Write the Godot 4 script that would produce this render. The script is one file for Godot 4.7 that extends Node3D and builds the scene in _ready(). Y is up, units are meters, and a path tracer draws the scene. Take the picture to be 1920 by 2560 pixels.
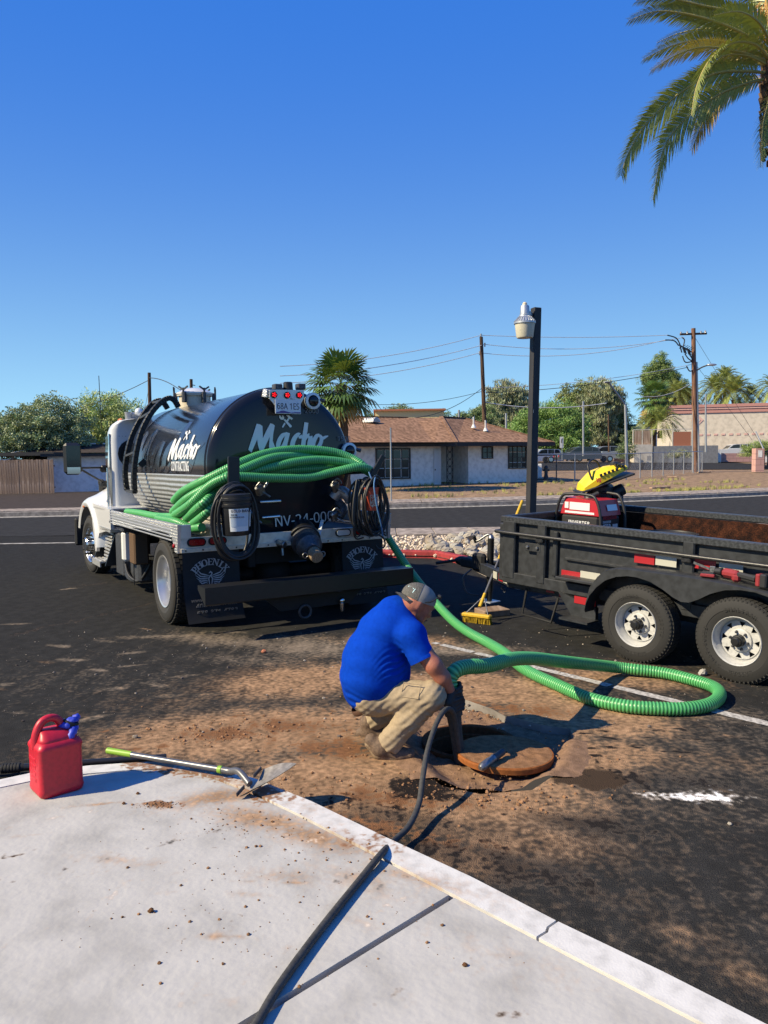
extends Node3D

var cam: Camera3D
var grp := 1
var rng := RandomNumberGenerator.new()
var M := {}
var names := {}

func _ready() -> void:
	rng.seed = 7
	cam = Camera3D.new()
	cam.name = "camera"
	add_child(cam)
	cam.fov = 67.2
	cam.near = 0.05
	cam.far = 2000.0
	var pit := deg_to_rad(3.86)
	var rol := deg_to_rad(0.7)
	var fw := V3(0, -sin(pit), -cos(pit))
	var rr := V3(1, 0, 0)
	var uu := rr.cross(fw)
	cam.transform = Transform3D(Basis(rr * cos(rol) - uu * sin(rol), rr * sin(rol) + uu * cos(rol), -fw), V3(0, 1.85, 0))
	var we := WorldEnvironment.new()
	we.name = "sky_environment"
	var e := Environment.new()
	e.background_mode = Environment.BG_SKY
	e.tonemap_mode = Environment.TONE_MAPPER_LINEAR
	e.tonemap_exposure = 1.6
	e.sdfgi_enabled = true
	e.ssao_enabled = true
	e.ssil_enabled = true
	var sk := Sky.new()
	var sm := ProceduralSkyMaterial.new()
	sm.sky_top_color = Color(0.018, 0.115, 0.455).linear_to_srgb()
	sm.sky_horizon_color = Color(0.325, 0.585, 0.685).linear_to_srgb()
	sm.sky_curve = 0.12
	sm.ground_bottom_color = Color(0.26, 0.24, 0.22)
	sm.ground_horizon_color = Color(0.38, 0.43, 0.46)
	sm.sun_angle_max = 30.0
	sk.sky_material = sm
	e.sky = sk
	we.environment = e
	add_child(we)
	var sun := DirectionalLight3D.new()
	sun.name = "sun"
	sun.light_energy = 1.6
	sun.light_color = Color(1.0, 0.935, 0.79)
	sun.light_angular_distance = 0.5
	sun.shadow_enabled = true
	add_child(sun)
	sun.look_at_from_position(Vector3.ZERO, -V3(-0.75, 0.615, 0.25), Vector3.UP)

	make_materials()
	build_ground()
	build_lot_marks()
	build_far_ground()
	build_house()
	build_left_background()
	build_right_background()
	build_poles_and_wires()
	build_trees()
	build_lamp_post()
	build_palm()
	build_truck()
	build_truck_load()
	build_trailer()
	build_trailer_load()
	build_manhole()
	build_worker()
	build_hoses()
	build_tools()
	build_debris()

func V2(x: float, y: float) -> Vector2:
	return Vector2(x, y)

func V3(x: float, y: float, z: float) -> Vector3:
	return Vector3(x, y, z)

# ---------------------------------------------------------------- naming
func numbered(parent: Node, called: String) -> String:
	var k := str(parent.get_instance_id()) + called
	var n: int = names.get(k, 0)
	names[k] = n + 1
	return called if n == 0 else "%s_%03d" % [called, n]

func put(o: Node3D, called: String, parent: Node = self) -> void:
	o.name = numbered(parent, called)
	parent.add_child(o, true)

func thing(called: String, label: String, category: String, at := Vector3.ZERO, turn := 0.0, group := "") -> Node3D:
	var o := Node3D.new()
	put(o, called)
	o.position = at
	o.rotation.y = turn
	return tag(o, label, category, group)

func tag(o: Node3D, label: String, category: String, group := "") -> Node3D:
	o.set_meta("label", label)
	o.set_meta("category", category)
	if group != "":
		o.set_meta("group", group)
	return o

func obj(called: String, st, m: Material, parent: Node = self) -> MeshInstance3D:
	var o := MeshInstance3D.new()
	if st is SurfaceTool:
		st.generate_normals()
		o.mesh = st.commit()
	else:
		o.mesh = st
	o.material_override = m
	put(o, called, parent)
	return o

func struct(called: String, st, m: Material, parent: Node = self) -> MeshInstance3D:
	var o := obj(called, st, m, parent)
	if parent == self:
		o.set_meta("kind", "structure")
	return o

func multi(called: String, mesh: Mesh, xfs: Array, m: Material, parent: Node, cols := []) -> MultiMeshInstance3D:
	var mm := MultiMesh.new()
	mm.transform_format = MultiMesh.TRANSFORM_3D
	mm.use_colors = cols.size() > 0
	mm.mesh = mesh
	mm.instance_count = xfs.size()
	for i in xfs.size():
		mm.set_instance_transform(i, xfs[i])
		if cols.size() > 0:
			mm.set_instance_color(i, cols[i])
	var o := MultiMeshInstance3D.new()
	o.multimesh = mm
	o.material_override = m
	o.set_meta("kind", "stuff")
	put(o, called, parent)
	return o

func copy_thing(src: Node3D, called: String, label: String, at: Vector3, turn: float) -> Node3D:
	var r: Node3D = src.duplicate()
	put(r, called)
	r.position = at
	r.rotation.y = turn
	r.set_meta("label", label)
	return r

# ---------------------------------------------------------------- shapes
func sb() -> SurfaceTool:
	var st := SurfaceTool.new()
	st.begin(Mesh.PRIMITIVE_TRIANGLES)
	return st

func flat(st: SurfaceTool) -> void:
	st.set_smooth_group(-1)

func smooth(st: SurfaceTool) -> void:
	grp += 1
	st.set_smooth_group(grp)

# counter-clockwise seen from outside
var uv2_frame := Vector3.ZERO # corner x, corner z and side of the square that second coordinates span

func tri(st: SurfaceTool, a: Vector3, b: Vector3, c: Vector3) -> void:
	if uv2_frame.z > 0.0:
		for v in [a, c, b]:
			st.set_uv2(V2(v.x - uv2_frame.x, v.z - uv2_frame.y) / uv2_frame.z)
			st.add_vertex(v)
		return
	st.add_vertex(a)
	st.add_vertex(c)
	st.add_vertex(b)

func quad(st: SurfaceTool, a: Vector3, b: Vector3, c: Vector3, d: Vector3) -> void:
	tri(st, a, b, c)
	tri(st, a, c, d)

func box(st: SurfaceTool, c: Vector3, s: Vector3, bas := Basis(), bev := 0.0) -> void:
	flat(st)
	var h := s * 0.5
	if bev <= 0.0:
		var p := []
		for i in 8:
			p.append(c + bas * V3(h.x if i & 1 else -h.x, h.y if i & 2 else -h.y, h.z if i & 4 else -h.z))
		quad(st, p[4], p[5], p[7], p[6])
		quad(st, p[1], p[0], p[2], p[3])
		quad(st, p[5], p[1], p[3], p[7])
		quad(st, p[0], p[4], p[6], p[2])
		quad(st, p[6], p[7], p[3], p[2])
		quad(st, p[0], p[1], p[5], p[4])
		return
	var b := minf(bev, minf(h.x, minf(h.y, h.z)) * 0.95)
	var v := func(i: int, ax: int) -> Vector3:
		var q := V3(h.x if i & 1 else -h.x, h.y if i & 2 else -h.y, h.z if i & 4 else -h.z)
		for k in 3:
			if k != ax:
				q[k] -= signf(q[k]) * b
		return c + bas * q
	for ax in 3:
		var u := (ax + 1) % 3
		var w := (ax + 2) % 3
		for s2 in 2:
			var base: int = (1 << ax) * s2
			var i0 := base
			var i1: int = base | (1 << u)
			var i2: int = base | (1 << u) | (1 << w)
			var i3: int = base | (1 << w)
			if s2 == 1:
				quad(st, v.call(i0, ax), v.call(i1, ax), v.call(i2, ax), v.call(i3, ax))
			else:
				quad(st, v.call(i0, ax), v.call(i3, ax), v.call(i2, ax), v.call(i1, ax))
			# edges along axis w between face ax(s2) and face u
			for t2 in 2:
				var e0: int = base | ((1 << u) * t2)
				var e1: int = e0 | (1 << w)
				if s2 == t2:
					quad(st, v.call(e0, ax), v.call(e0, u), v.call(e1, u), v.call(e1, ax))
				else:
					quad(st, v.call(e0, u), v.call(e0, ax), v.call(e1, ax), v.call(e1, u))
	for i in 8:
		var odd := ((i & 1) + ((i >> 1) & 1) + ((i >> 2) & 1)) % 2
		if odd == 1:
			tri(st, v.call(i, 0), v.call(i, 1), v.call(i, 2))
		else:
			tri(st, v.call(i, 0), v.call(i, 2), v.call(i, 1))

func bar(st: SurfaceTool, a: Vector3, b: Vector3, w: float, h: float, bev := 0.0, up := Vector3.UP) -> void:
	var z := (b - a).normalized()
	if absf(z.dot(up)) > 0.98:
		up = Vector3.RIGHT
	var x := up.cross(z).normalized()
	box(st, (a + b) * 0.5, V3(w, h, a.distance_to(b)), Basis(x, z.cross(x), z), bev)

func spline(p: Array, n: int) -> Array:
	var out := []
	for i in p.size() - 1:
		var a: Vector3 = p[maxi(i - 1, 0)]
		var b: Vector3 = p[i]
		var c: Vector3 = p[i + 1]
		var d: Vector3 = p[mini(i + 2, p.size() - 1)]
		for k in n:
			var t := float(k) / n
			out.append(b.cubic_interpolate(c, a, d, t))
	out.append(p[p.size() - 1])
	return out

func resample(p: Array, step: float) -> Array:
	var out := [p[0]]
	var left := step
	for i in p.size() - 1:
		var a: Vector3 = p[i]
		var b: Vector3 = p[i + 1]
		var l := a.distance_to(b)
		var at := left
		while at <= l:
			out.append(a.lerp(b, at / l))
			at += step
		left = at - l
	return out

func ring(c: Vector3, x: Vector3, y: Vector3, r: float, n: int) -> PackedVector3Array:
	var o := PackedVector3Array()
	for k in n:
		var a := TAU * k / n
		o.append(c + (x * cos(a) + y * sin(a)) * r)
	return o

func tube(st: SurfaceTool, p: Array, r, n := 8, cap := true, closed := false, cols := []) -> void:
	smooth(st)
	var rings := []
	var up := Vector3.ZERO
	var m := p.size()
	for i in m:
		var a: Vector3 = p[(i - 1 + m) % m] if closed else p[maxi(i - 1, 0)]
		var b: Vector3 = p[(i + 1) % m] if closed else p[mini(i + 1, m - 1)]
		var t := (b - a).normalized()
		if up == Vector3.ZERO:
			up = Vector3.UP if absf(t.y) < 0.95 else Vector3.RIGHT
		up = (up - t * up.dot(t)).normalized()
		var x := up.cross(t).normalized()
		var rad: float = r if (r is float or r is int) else r[i]
		rings.append(ring(p[i], x, up, rad, n))
	var cnt := m if closed else m - 1
	for i in cnt:
		var q0: PackedVector3Array = rings[i]
		var q1: PackedVector3Array = rings[(i + 1) % m]
		for k in n:
			var k2 := (k + 1) % n
			if cols.size() > 0:
				var c0: Color = cols[i]
				var c1: Color = cols[(i + 1) % m]
				for vv in [[q0[k], c0], [q1[k2], c1], [q0[k2], c0], [q0[k], c0], [q1[k], c1], [q1[k2], c1]]:
					st.set_color(vv[1])
					st.add_vertex(vv[0])
			else:
				quad(st, q0[k], q0[k2], q1[k2], q1[k])
	if cap and not closed:
		flat(st)
		for k in n:
			tri(st, p[0], rings[0][(k + 1) % n], rings[0][k])
			tri(st, p[m - 1], rings[m - 1][k], rings[m - 1][(k + 1) % n])

# profile of (radius, height) from bottom to top for an outside that faces out
func lathe(st: SurfaceTool, prof: Array, n := 24, xf := Transform3D(), crease := 0.6, from := 0.0, to := TAU) -> void:
	var cs := []
	var cnt := n if absf(to - from - TAU) < 0.001 else n + 1
	for k in cnt:
		var a := from + (to - from) * k / n
		cs.append(V2(cos(a), sin(a)))
	smooth(st)
	for i in prof.size() - 1:
		var a: Vector2 = prof[i]
		var b: Vector2 = prof[i + 1]
		if a.distance_to(b) < 1e-6:
			continue
		if i > 0:
			var pd: Vector2 = a - prof[i - 1]
			if absf(pd.angle_to(b - a)) > crease:
				smooth(st)
		for k in n:
			var u: Vector2 = cs[k]
			var w: Vector2 = cs[(k + 1) % cnt]
			var p0 := xf * V3(u.x * a.x, a.y, u.y * a.x)
			var p1 := xf * V3(w.x * a.x, a.y, w.y * a.x)
			var p2 := xf * V3(w.x * b.x, b.y, w.y * b.x)
			var p3 := xf * V3(u.x * b.x, b.y, u.y * b.x)
			if a.x < 1e-5:
				tri(st, p0, p3, p2)
			elif b.x < 1e-5:
				tri(st, p0, p2, p1)
			else:
				quad(st, p0, p3, p2, p1)

func cyl(st: SurfaceTool, a: Vector3, b: Vector3, r0: float, r1: float, n := 16, bev := 0.0) -> void:
	var y := (b - a).normalized()
	var x := y.cross(Vector3.UP if absf(y.y) < 0.9 else Vector3.RIGHT).normalized()
	var xf := Transform3D(Basis(x, y, x.cross(y)), a)
	var l := a.distance_to(b)
	if bev > 0.0:
		lathe(st, [V2(0, 0), V2(r0 - bev, 0), V2(r0, bev), V2(r1, l - bev), V2(r1 - bev, l), V2(0, l)], n, xf)
	else:
		lathe(st, [V2(0, 0), V2(r0, 0), V2(r1, l), V2(0, l)], n, xf)

# polygon in the x-y plane of xf, extruded from z = 0 to z = depth
func prism(st: SurfaceTool, poly: PackedVector2Array, depth: float, xf := Transform3D(), round_sides := false) -> void:
	if Geometry2D.is_polygon_clockwise(poly):
		poly.reverse()
	var ix := Geometry2D.triangulate_polygon(poly)
	flat(st)
	var o := V3(0, 0, depth)
	for i in range(0, ix.size(), 3):
		var a := V3(poly[ix[i]].x, poly[ix[i]].y, 0)
		var b := V3(poly[ix[i + 1]].x, poly[ix[i + 1]].y, 0)
		var c := V3(poly[ix[i + 2]].x, poly[ix[i + 2]].y, 0)
		if (b - a).cross(c - a).z < 0:
			var t := b
			b = c
			c = t
		tri(st, xf * (a + o), xf * (b + o), xf * (c + o))
		tri(st, xf * a, xf * c, xf * b)
	if round_sides:
		smooth(st)
	for i in poly.size():
		var a := V3(poly[i].x, poly[i].y, 0)
		var j := (i + 1) % poly.size()
		var b := V3(poly[j].x, poly[j].y, 0)
		quad(st, xf * a, xf * b, xf * (b + o), xf * (a + o))

func blob(st: SurfaceTool, c: Vector3, r: Vector3, n := 12, bas := Basis(), jitter := 0.0) -> void:
	smooth(st)
	var g := []
	var h := maxi(n / 2, 3)
	for i in h + 1:
		var row := []
		var th := PI * i / h
		for k in n:
			var ph := TAU * k / n
			var j := 1.0 + (rng.randf_range(-jitter, jitter) if jitter > 0.0 and i > 0 and i < h else 0.0)
			row.append(c + bas * (V3(sin(th) * cos(ph) * r.x, cos(th) * r.y, sin(th) * sin(ph) * r.z) * j))
		g.append(row)
	for i in h:
		for k in n:
			var k2 := (k + 1) % n
			if i == 0:
				tri(st, g[0][0], g[1][k2], g[1][k])
			elif i == h - 1:
				tri(st, g[i][k], g[i][k2], g[h][0])
			else:
				quad(st, g[i][k], g[i][k2], g[i + 1][k2], g[i + 1][k])

func stone_mesh(seed_: int, rough := 0.22) -> ArrayMesh:
	# a chipped stone: a coarse ball with cut-off sides
	var r := RandomNumberGenerator.new()
	r.seed = seed_
	var cuts := []
	for i in 9:
		var d := V3(r.randf_range(-1, 1), r.randf_range(-1, 1), r.randf_range(-1, 1)).normalized()
		cuts.append([d, r.randf_range(0.62, 0.95)])
	var st := sb()
	flat(st)
	var pts := []
	for i in 7:
		var row := []
		for k in 10:
			var th := PI * i / 6
			var ph := TAU * (k + 0.5 * (i % 2)) / 10
			var p := V3(sin(th) * cos(ph), cos(th), sin(th) * sin(ph))
			for c in cuts:
				var over: float = p.dot(c[0]) - c[1]
				if over > 0:
					p -= c[0] * over
			p *= 1.0 + r.randf_range(-rough, rough) * 0.25
			row.append(p)
		pts.append(row)
	for i in 6:
		for k in 10:
			var k2 := (k + 1) % 10
			quad(st, pts[i][k], pts[i][k2], pts[i + 1][k2], pts[i + 1][k])
	st.generate_normals()
	return st.commit()

func text_mesh(s: String, size: float, depth: float, bold := false, serif := false) -> TextMesh:
	var f := SystemFont.new()
	f.font_names = PackedStringArray(["Droid Serif" if serif else "Droid Sans"])
	f.font_weight = 700 if bold else 400
	var t := TextMesh.new()
	t.text = s
	t.font = f
	t.font_size = 48
	t.pixel_size = size / 48.0
	t.depth = depth
	t.curve_step = 1.5
	return t

func text(called: String, s: String, size: float, m: Material, parent: Node, xf: Transform3D, bold := false, serif := false, depth := 0.002) -> MeshInstance3D:
	var o := obj(called, text_mesh(s, size, depth, bold, serif), m, parent)
	o.transform = xf
	return o

# brush stroke with a width at every point, in the x-y plane, lying at z
func brush(st: SurfaceTool, p: Array, w: Array, z: float, xf: Transform3D) -> void:
	flat(st)
	var l := []
	var r := []
	for i in p.size():
		var a: Vector2 = p[maxi(i - 1, 0)]
		var b: Vector2 = p[mini(i + 1, p.size() - 1)]
		var t = (b - a).normalized().orthogonal() * (w[i] * 0.5)
		l.append(p[i] + t)
		r.append(p[i] - t)
	for i in p.size() - 1:
		var q := [l[i], r[i], r[i + 1], l[i + 1]]
		var v := []
		for u in q:
			v.append(xf * V3(u.x, u.y, z))
		if (q[1] - q[0]).cross(q[2] - q[0]) > 0:
			quad(st, v[0], v[1], v[2], v[3])
		else:
			quad(st, v[3], v[2], v[1], v[0])

func look(z: Vector3, at: Vector3, up := Vector3.UP) -> Transform3D:
	z = z.normalized()
	var x := up.cross(z).normalized()
	return Transform3D(Basis(x, z.cross(x), z), at)


# ---------------------------------------------------------------- materials
var IMG := {}
var TEX := {}

func noise_bytes(size: int, freq: float, oct: int, seed_: int, type := FastNoiseLite.TYPE_SIMPLEX_SMOOTH, sx := 1, sy := 1) -> PackedByteArray:
	var n := FastNoiseLite.new()
	n.seed = seed_
	n.frequency = freq
	n.noise_type = type
	n.fractal_octaves = oct
	var im: Image
	if sx == 1 and sy == 1:
		im = n.get_seamless_image(size, size)
	else:
		im = n.get_seamless_image(size / sx, size / sy)
		im.resize(size, size, Image.INTERPOLATE_CUBIC)
	im.convert(Image.FORMAT_L8)
	return im.get_data()

# three tones laid over noise levels: dark below, light above
func ramp_tex(key: String, size: int, b: PackedByteArray, c: Array) -> void:
	var lut := []
	for i in 256:
		var t := i / 255.0 * (c.size() - 1)
		var k := mini(int(t), c.size() - 2)
		var col: Color = c[k].lerp(c[k + 1], t - k)
		lut.append(col)
	var out := PackedByteArray()
	out.resize(size * size * 3)
	var j := 0
	for v in b:
		var col: Color = lut[v]
		out[j] = int(col.r * 255)
		out[j + 1] = int(col.g * 255)
		out[j + 2] = int(col.b * 255)
		j += 3
	TEX[key] = ImageTexture.create_from_image(Image.create_from_data(size, size, false, Image.FORMAT_RGB8, out))

func gray(v: float) -> Color:
	return Color(v, v, v)

func bump_tex(key: String, size: int, b: PackedByteArray, strength: float) -> void:
	var im := Image.create_from_data(size, size, false, Image.FORMAT_L8, b)
	im.convert(Image.FORMAT_RGBA8)
	im.bump_map_to_normal_map(strength)
	TEX[key] = ImageTexture.create_from_image(im)

func mk(key: String, lin: Color, rough: float, metal := 0.0, vary := "", vscale := 1.0, bump := "", bscale := 1.0, bstr := 1.0) -> StandardMaterial3D:
	var m := StandardMaterial3D.new()
	m.resource_name = key
	m.albedo_color = lin.linear_to_srgb()
	m.roughness = rough
	m.metallic = metal
	if rough > 0.84:
		m.metallic_specular = 0.15 # dust and rough grain give no sheen
	if vary != "" or bump != "":
		m.uv1_triplanar = true
		m.uv1_scale = Vector3.ONE * (vscale if vary != "" else bscale)
	if vary != "":
		m.albedo_texture = TEX[vary]
	if bump != "":
		m.normal_enabled = true
		m.normal_texture = TEX[bump]
		m.normal_scale = bstr
	M[key] = m
	return m

func mv(key: String, rough: float, vary := "", vscale := 1.0) -> StandardMaterial3D:
	var m := mk(key, Color(1, 1, 1), rough, 0.0, vary, vscale)
	m.vertex_color_use_as_albedo = true
	return m

func make_materials() -> void:
	var fine := noise_bytes(512, 0.09, 3, 11)
	var blotch := noise_bytes(512, 0.012, 5, 12)
	var grain := noise_bytes(512, 0.28, 2, 13)
	var streak := noise_bytes(512, 0.02, 4, 14, FastNoiseLite.TYPE_SIMPLEX_SMOOTH, 1, 16)
	var cell := noise_bytes(512, 0.05, 1, 15, FastNoiseLite.TYPE_CELLULAR)
	ramp_tex("soft", 512, blotch, [gray(0.86), gray(0.96), gray(1.0)])
	ramp_tex("blotch", 512, blotch, [gray(0.6), gray(0.82), gray(1.0)])
	ramp_tex("fine", 512, fine, [gray(0.68), gray(0.86), gray(1.0)])
	ramp_tex("streak", 512, streak, [gray(0.66), gray(0.87), gray(1.0)])
	# asphalt: dark binder with small light stones
	var mixb := PackedByteArray()
	mixb.resize(grain.size())
	for i in grain.size():
		var g := grain[i] / 255.0
		var bl := blotch[i] / 255.0
		mixb[i] = int(255.0 * clampf(0.28 + (bl - 0.5) * 0.3 + maxf(g - 0.62, 0.0) * 1.9 + (g - 0.5) * 0.3, 0, 1))
	ramp_tex("asphalt", 512, mixb, [gray(0.5), gray(0.74), gray(1.0)])
	for i in grain.size():
		mixb[i] = int(clampf(fine[i] * 0.6 + blotch[i] * 0.5 + (grain[i] - 128) * 0.25 - 12.0, 0, 255))
	ramp_tex("soil", 512, mixb, [gray(0.52), gray(0.82), gray(1.0)])
	ramp_tex("rust", 512, mixb, [Color(0.09, 0.085, 0.09), Color(0.2, 0.15, 0.14), Color(0.42, 0.25, 0.18), Color(0.6, 0.43, 0.33)])
	ramp_tex("wood", 512, streak, [Color(0.7, 0.66, 0.62), Color(0.86, 0.84, 0.8), Color(1, 1, 1)])
	bump_tex("n_fine", 512, fine, 3.0)
	bump_tex("n_grain", 512, grain, 4.0)
	bump_tex("n_soil", 512, mixb, 5.0)
	bump_tex("n_soft", 512, blotch, 5.0)
	# tread plate: raised lozenges laid left and right by turns
	var dp := PackedByteArray()
	dp.resize(128 * 128)
	for y in 128:
		for x in 128:
			var h := 0.0
			for k in 9:
				var cx: float = (k % 3) * 64.0 - 0.0
				var cy: float = (k / 3) * 64.0
				for t in 2:
					var dx: float = x - cx - t * 32.0
					var dy: float = y - cy - t * 32.0
					var u: float = (dx + dy) * 0.7071 if t == 0 else (dx - dy) * 0.7071
					var w: float = (dx - dy) * 0.7071 if t == 0 else (dx + dy) * 0.7071
					h = maxf(h, 1.0 - sqrt(u * u / 420.0 + w * w / 30.0))
			dp[y * 128 + x] = int(clampf(h * 1.6, 0, 1) * 255)
	bump_tex("n_plate", 128, dp, 3.5)
	# roof shingles: courses of tabs with differing tones
	var sh := PackedByteArray()
	sh.resize(512 * 512)
	var rs := RandomNumberGenerator.new()
	rs.seed = 5
	for row in 16:
		var tones := []
		for k in 24:
			tones.append(rs.randf_range(70, 235))
		for y in 32:
			for x in 512:
				var k: int = ((x + row * 13) % 512) * 24 / 512
				var v: float = tones[k]
				if y < 4:
					v *= 0.55
				sh[(row * 32 + y) * 512 + x] = int(v)
	ramp_tex("shingle", 512, sh, [gray(0.5), gray(0.76), gray(1.0)])
	# concrete block courses for a far wall
	var bk := PackedByteArray()
	bk.resize(256 * 256)
	for y in 256:
		for x in 256:
			var row: int = y / 64
			var xx: int = (x + (64 if row % 2 == 1 else 0)) % 128
			bk[y * 256 + x] = 40 if y % 64 < 5 or xx < 5 else 215
	ramp_tex("blocks", 256, bk, [gray(0.7), gray(0.92), gray(1.0)])

	var a := mk("asphalt", Color(0.072, 0.071, 0.069), 0.88, 0.0, "asphalt", 0.9, "n_grain", 0.9, 0.7)
	a.uv1_world_triplanar = true
	a = mk("road", Color(0.088, 0.088, 0.09), 0.9, 0.0, "asphalt", 0.5, "n_grain", 0.5, 0.3)
	a.uv1_world_triplanar = true
	a = mk("concrete", Color(0.44, 0.43, 0.41), 0.9, 0.0, "soft", 0.45, "n_fine", 0.45, 0.12)
	a.uv1_world_triplanar = true
	a = mk("sidewalk", Color(0.44, 0.375, 0.33), 0.92, 0.0, "blotch", 0.6)
	a.uv1_world_triplanar = true
	mk("kerb_gray", Color(0.33, 0.30, 0.275), 0.92, 0.0, "blotch", 0.7)
	mk("gutter", Color(0.42, 0.40, 0.37), 0.92, 0.0, "blotch", 0.7)
	a = mk("yard", Color(0.40, 0.275, 0.18), 0.97, 0.0, "soil", 0.33, "n_soft", 0.33, 0.6)
	a.uv1_world_triplanar = true
	a = mk("soil", Color(0.34, 0.21, 0.135), 0.98, 0.0, "soil", 2.2, "n_soil", 2.2, 1.0)
	a.uv1_world_triplanar = true
	mk("soil_dark", Color(0.17, 0.085, 0.045), 0.98, 0.0, "soil", 3.0)
	a = mk("gravel", Color(0.55, 0.44, 0.335), 0.95, 0.0, "asphalt", 1.1, "n_grain", 1.1, 1.4)
	a.uv1_world_triplanar = true
	mk("kerb_red", Color(0.42, 0.035, 0.04), 0.75, 0.0, "blotch", 1.2)
	mk("stone_a", Color(0.50, 0.45, 0.38), 0.9, 0.0, "blotch", 2.0, "n_fine", 2.0, 0.6)
	mk("stone_b", Color(0.42, 0.35, 0.28), 0.9, 0.0, "blotch", 2.0, "n_fine", 2.0, 0.6)
	mk("stone_c", Color(0.54, 0.52, 0.48), 0.9, 0.0, "blotch", 2.0, "n_fine", 2.0, 0.6)
	mk("stone_d", Color(0.52, 0.33, 0.15), 0.9, 0.0, "blotch", 2.0, "n_fine", 2.0, 0.6)

	# truck and trailer
	a = mk("truck_white", Color(0.58, 0.585, 0.59), 0.3)
	a.clearcoat_enabled = true
	a.clearcoat = 0.6
	a.clearcoat_roughness = 0.08
	a = mk("tank_black", Color(0.012, 0.013, 0.017), 0.22, 0.0)
	a.clearcoat_enabled = true
	a.clearcoat = 0.6
	a.clearcoat_roughness = 0.1
	a.metallic_specular = 0.25
	var gg: StandardMaterial3D = a.duplicate()
	gg.albedo_color = Color(0.024, 0.026, 0.033).linear_to_srgb()
	M["ghost_gray"] = gg
	mk("letter_white", Color(0.62, 0.63, 0.64), 0.4)
	mk("letter_silver", Color(0.62, 0.65, 0.66), 0.4, 0.3)
	mk("letter_gray", Color(0.30, 0.31, 0.33), 0.6)
	mk("letter_dim", Color(0.16, 0.16, 0.17), 0.6)
	mk("black_paint", Color(0.010, 0.0105, 0.0115), 0.42, 0.0, "soft", 2.0)
	mk("black_matte", Color(0.009, 0.009, 0.010), 0.75, 0.0, "soft", 2.0)
	mk("rubber", Color(0.026, 0.025, 0.024), 0.8, 0.0, "fine", 4.0, "n_fine", 4.0, 0.25)
	mk("rubber_worn", Color(0.062, 0.058, 0.053), 0.85, 0.0, "fine", 5.0, "n_fine", 5.0, 0.3)
	mk("hose_black", Color(0.02, 0.02, 0.021), 0.45, 0.0, "soft", 4.0)
	mk("hose_dusty", Color(0.062, 0.061, 0.058), 0.75, 0.0, "blotch", 5.0)
	mk("chrome", Color(0.78, 0.79, 0.80), 0.2, 1.0)
	mk("rim_alloy", Color(0.58, 0.58, 0.58), 0.33, 0.75)
	mk("alloy", Color(0.62, 0.62, 0.63), 0.24, 1.0, "soft", 3.0)
	mk("steel", Color(0.42, 0.42, 0.42), 0.42, 1.0, "blotch", 4.0)
	mk("plate", Color(0.62, 0.62, 0.62), 0.4, 0.85, "", 1.0, "n_plate", 16.0, 1.2)
	mk("ribbed_steel", Color(0.60, 0.60, 0.59), 0.42, 0.7, "soft", 2.0)
	mk("cast_gray", Color(0.11, 0.115, 0.13), 0.5, 0.5, "blotch", 5.0)
	mk("white_plastic", Color(0.62, 0.62, 0.60), 0.5)
	mk("cream", Color(0.62, 0.55, 0.43), 0.5, 0.0, "soft", 3.0)
	mk("amber", Color(0.65, 0.16, 0.03), 0.25)
	a = mk("red_lens", Color(0.30, 0.006, 0.008), 0.15)
	a = mk("red_lit_lamp", Color(0.6, 0.02, 0.03), 0.2)
	a.emission_enabled = true
	a.emission = Color(1.0, 0.06, 0.08)
	a.emission_energy_multiplier = 0.8
	mk("dark_glass", Color(0.012, 0.013, 0.015), 0.06)
	mk("glass_far", Color(0.02, 0.022, 0.026), 0.08)
	mk("mirror_face", Color(0.75, 0.77, 0.79), 0.04, 1.0)
	mk("reflector_red", Color(0.33, 0.014, 0.02), 0.35)
	mk("reflector_white", Color(0.42, 0.41, 0.35), 0.35)
	a = mk("trailer_black", Color(0.030, 0.033, 0.038), 0.5, 0.0, "blotch", 1.6)
	mk("rail_worn", Color(0.11, 0.115, 0.12), 0.34, 0.55, "blotch", 5.0)
	mk("pipe_worn", Color(0.045, 0.046, 0.05), 0.4, 0.3, "blotch", 5.0)
	mk("wheel_white", Color(0.48, 0.48, 0.475), 0.42, 0.0, "soft", 4.0)
	mk("bed_rust", Color(0.42, 0.43, 0.45), 0.85, 0.0, "rust", 1.3)
	mk("gen_red", Color(0.40, 0.018, 0.03), 0.35)
	mk("gen_black", Color(0.018, 0.018, 0.02), 0.5)
	mk("yellow", Color(0.78, 0.56, 0.02), 0.42)
	mk("broom_yellow", Color(0.58, 0.36, 0.02), 0.55, 0.0, "soft", 6.0)
	mk("bristle", Color(0.45, 0.30, 0.03), 0.9, 0.0, "streak", 30.0)
	mk("tool_red", Color(0.26, 0.025, 0.03), 0.5, 0.0, "soft", 8.0)
	mk("bucket_black", Color(0.014, 0.0145, 0.017), 0.4)
	mk("bucket_orange", Color(0.42, 0.05, 0.018), 0.5)
	mk("label_paper", Color(0.62, 0.64, 0.65), 0.6)
	mk("label_blue", Color(0.42, 0.50, 0.58), 0.6)
	mk("rope_blue", Color(0.06, 0.16, 0.32), 0.8)
	mk("purple", Color(0.10, 0.06, 0.22), 0.5)
	mk("text_dark", Color(0.02, 0.025, 0.05), 0.5)
	# hoses
	mv("hose_green", 0.36)

	# street
	mk("post_dark", Color(0.030, 0.029, 0.032), 0.62, 0.0, "streak", 1.2)
	mk("zinc", Color(0.52, 0.54, 0.56), 0.42, 0.7, "soft", 5.0)
	a = mk("lamp_bowl", Color(0.66, 0.62, 0.48), 0.5, 0.0, "soft", 5.0)
	a.backlight_enabled = true
	a.backlight = Color(0.4, 0.38, 0.3)
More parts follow.
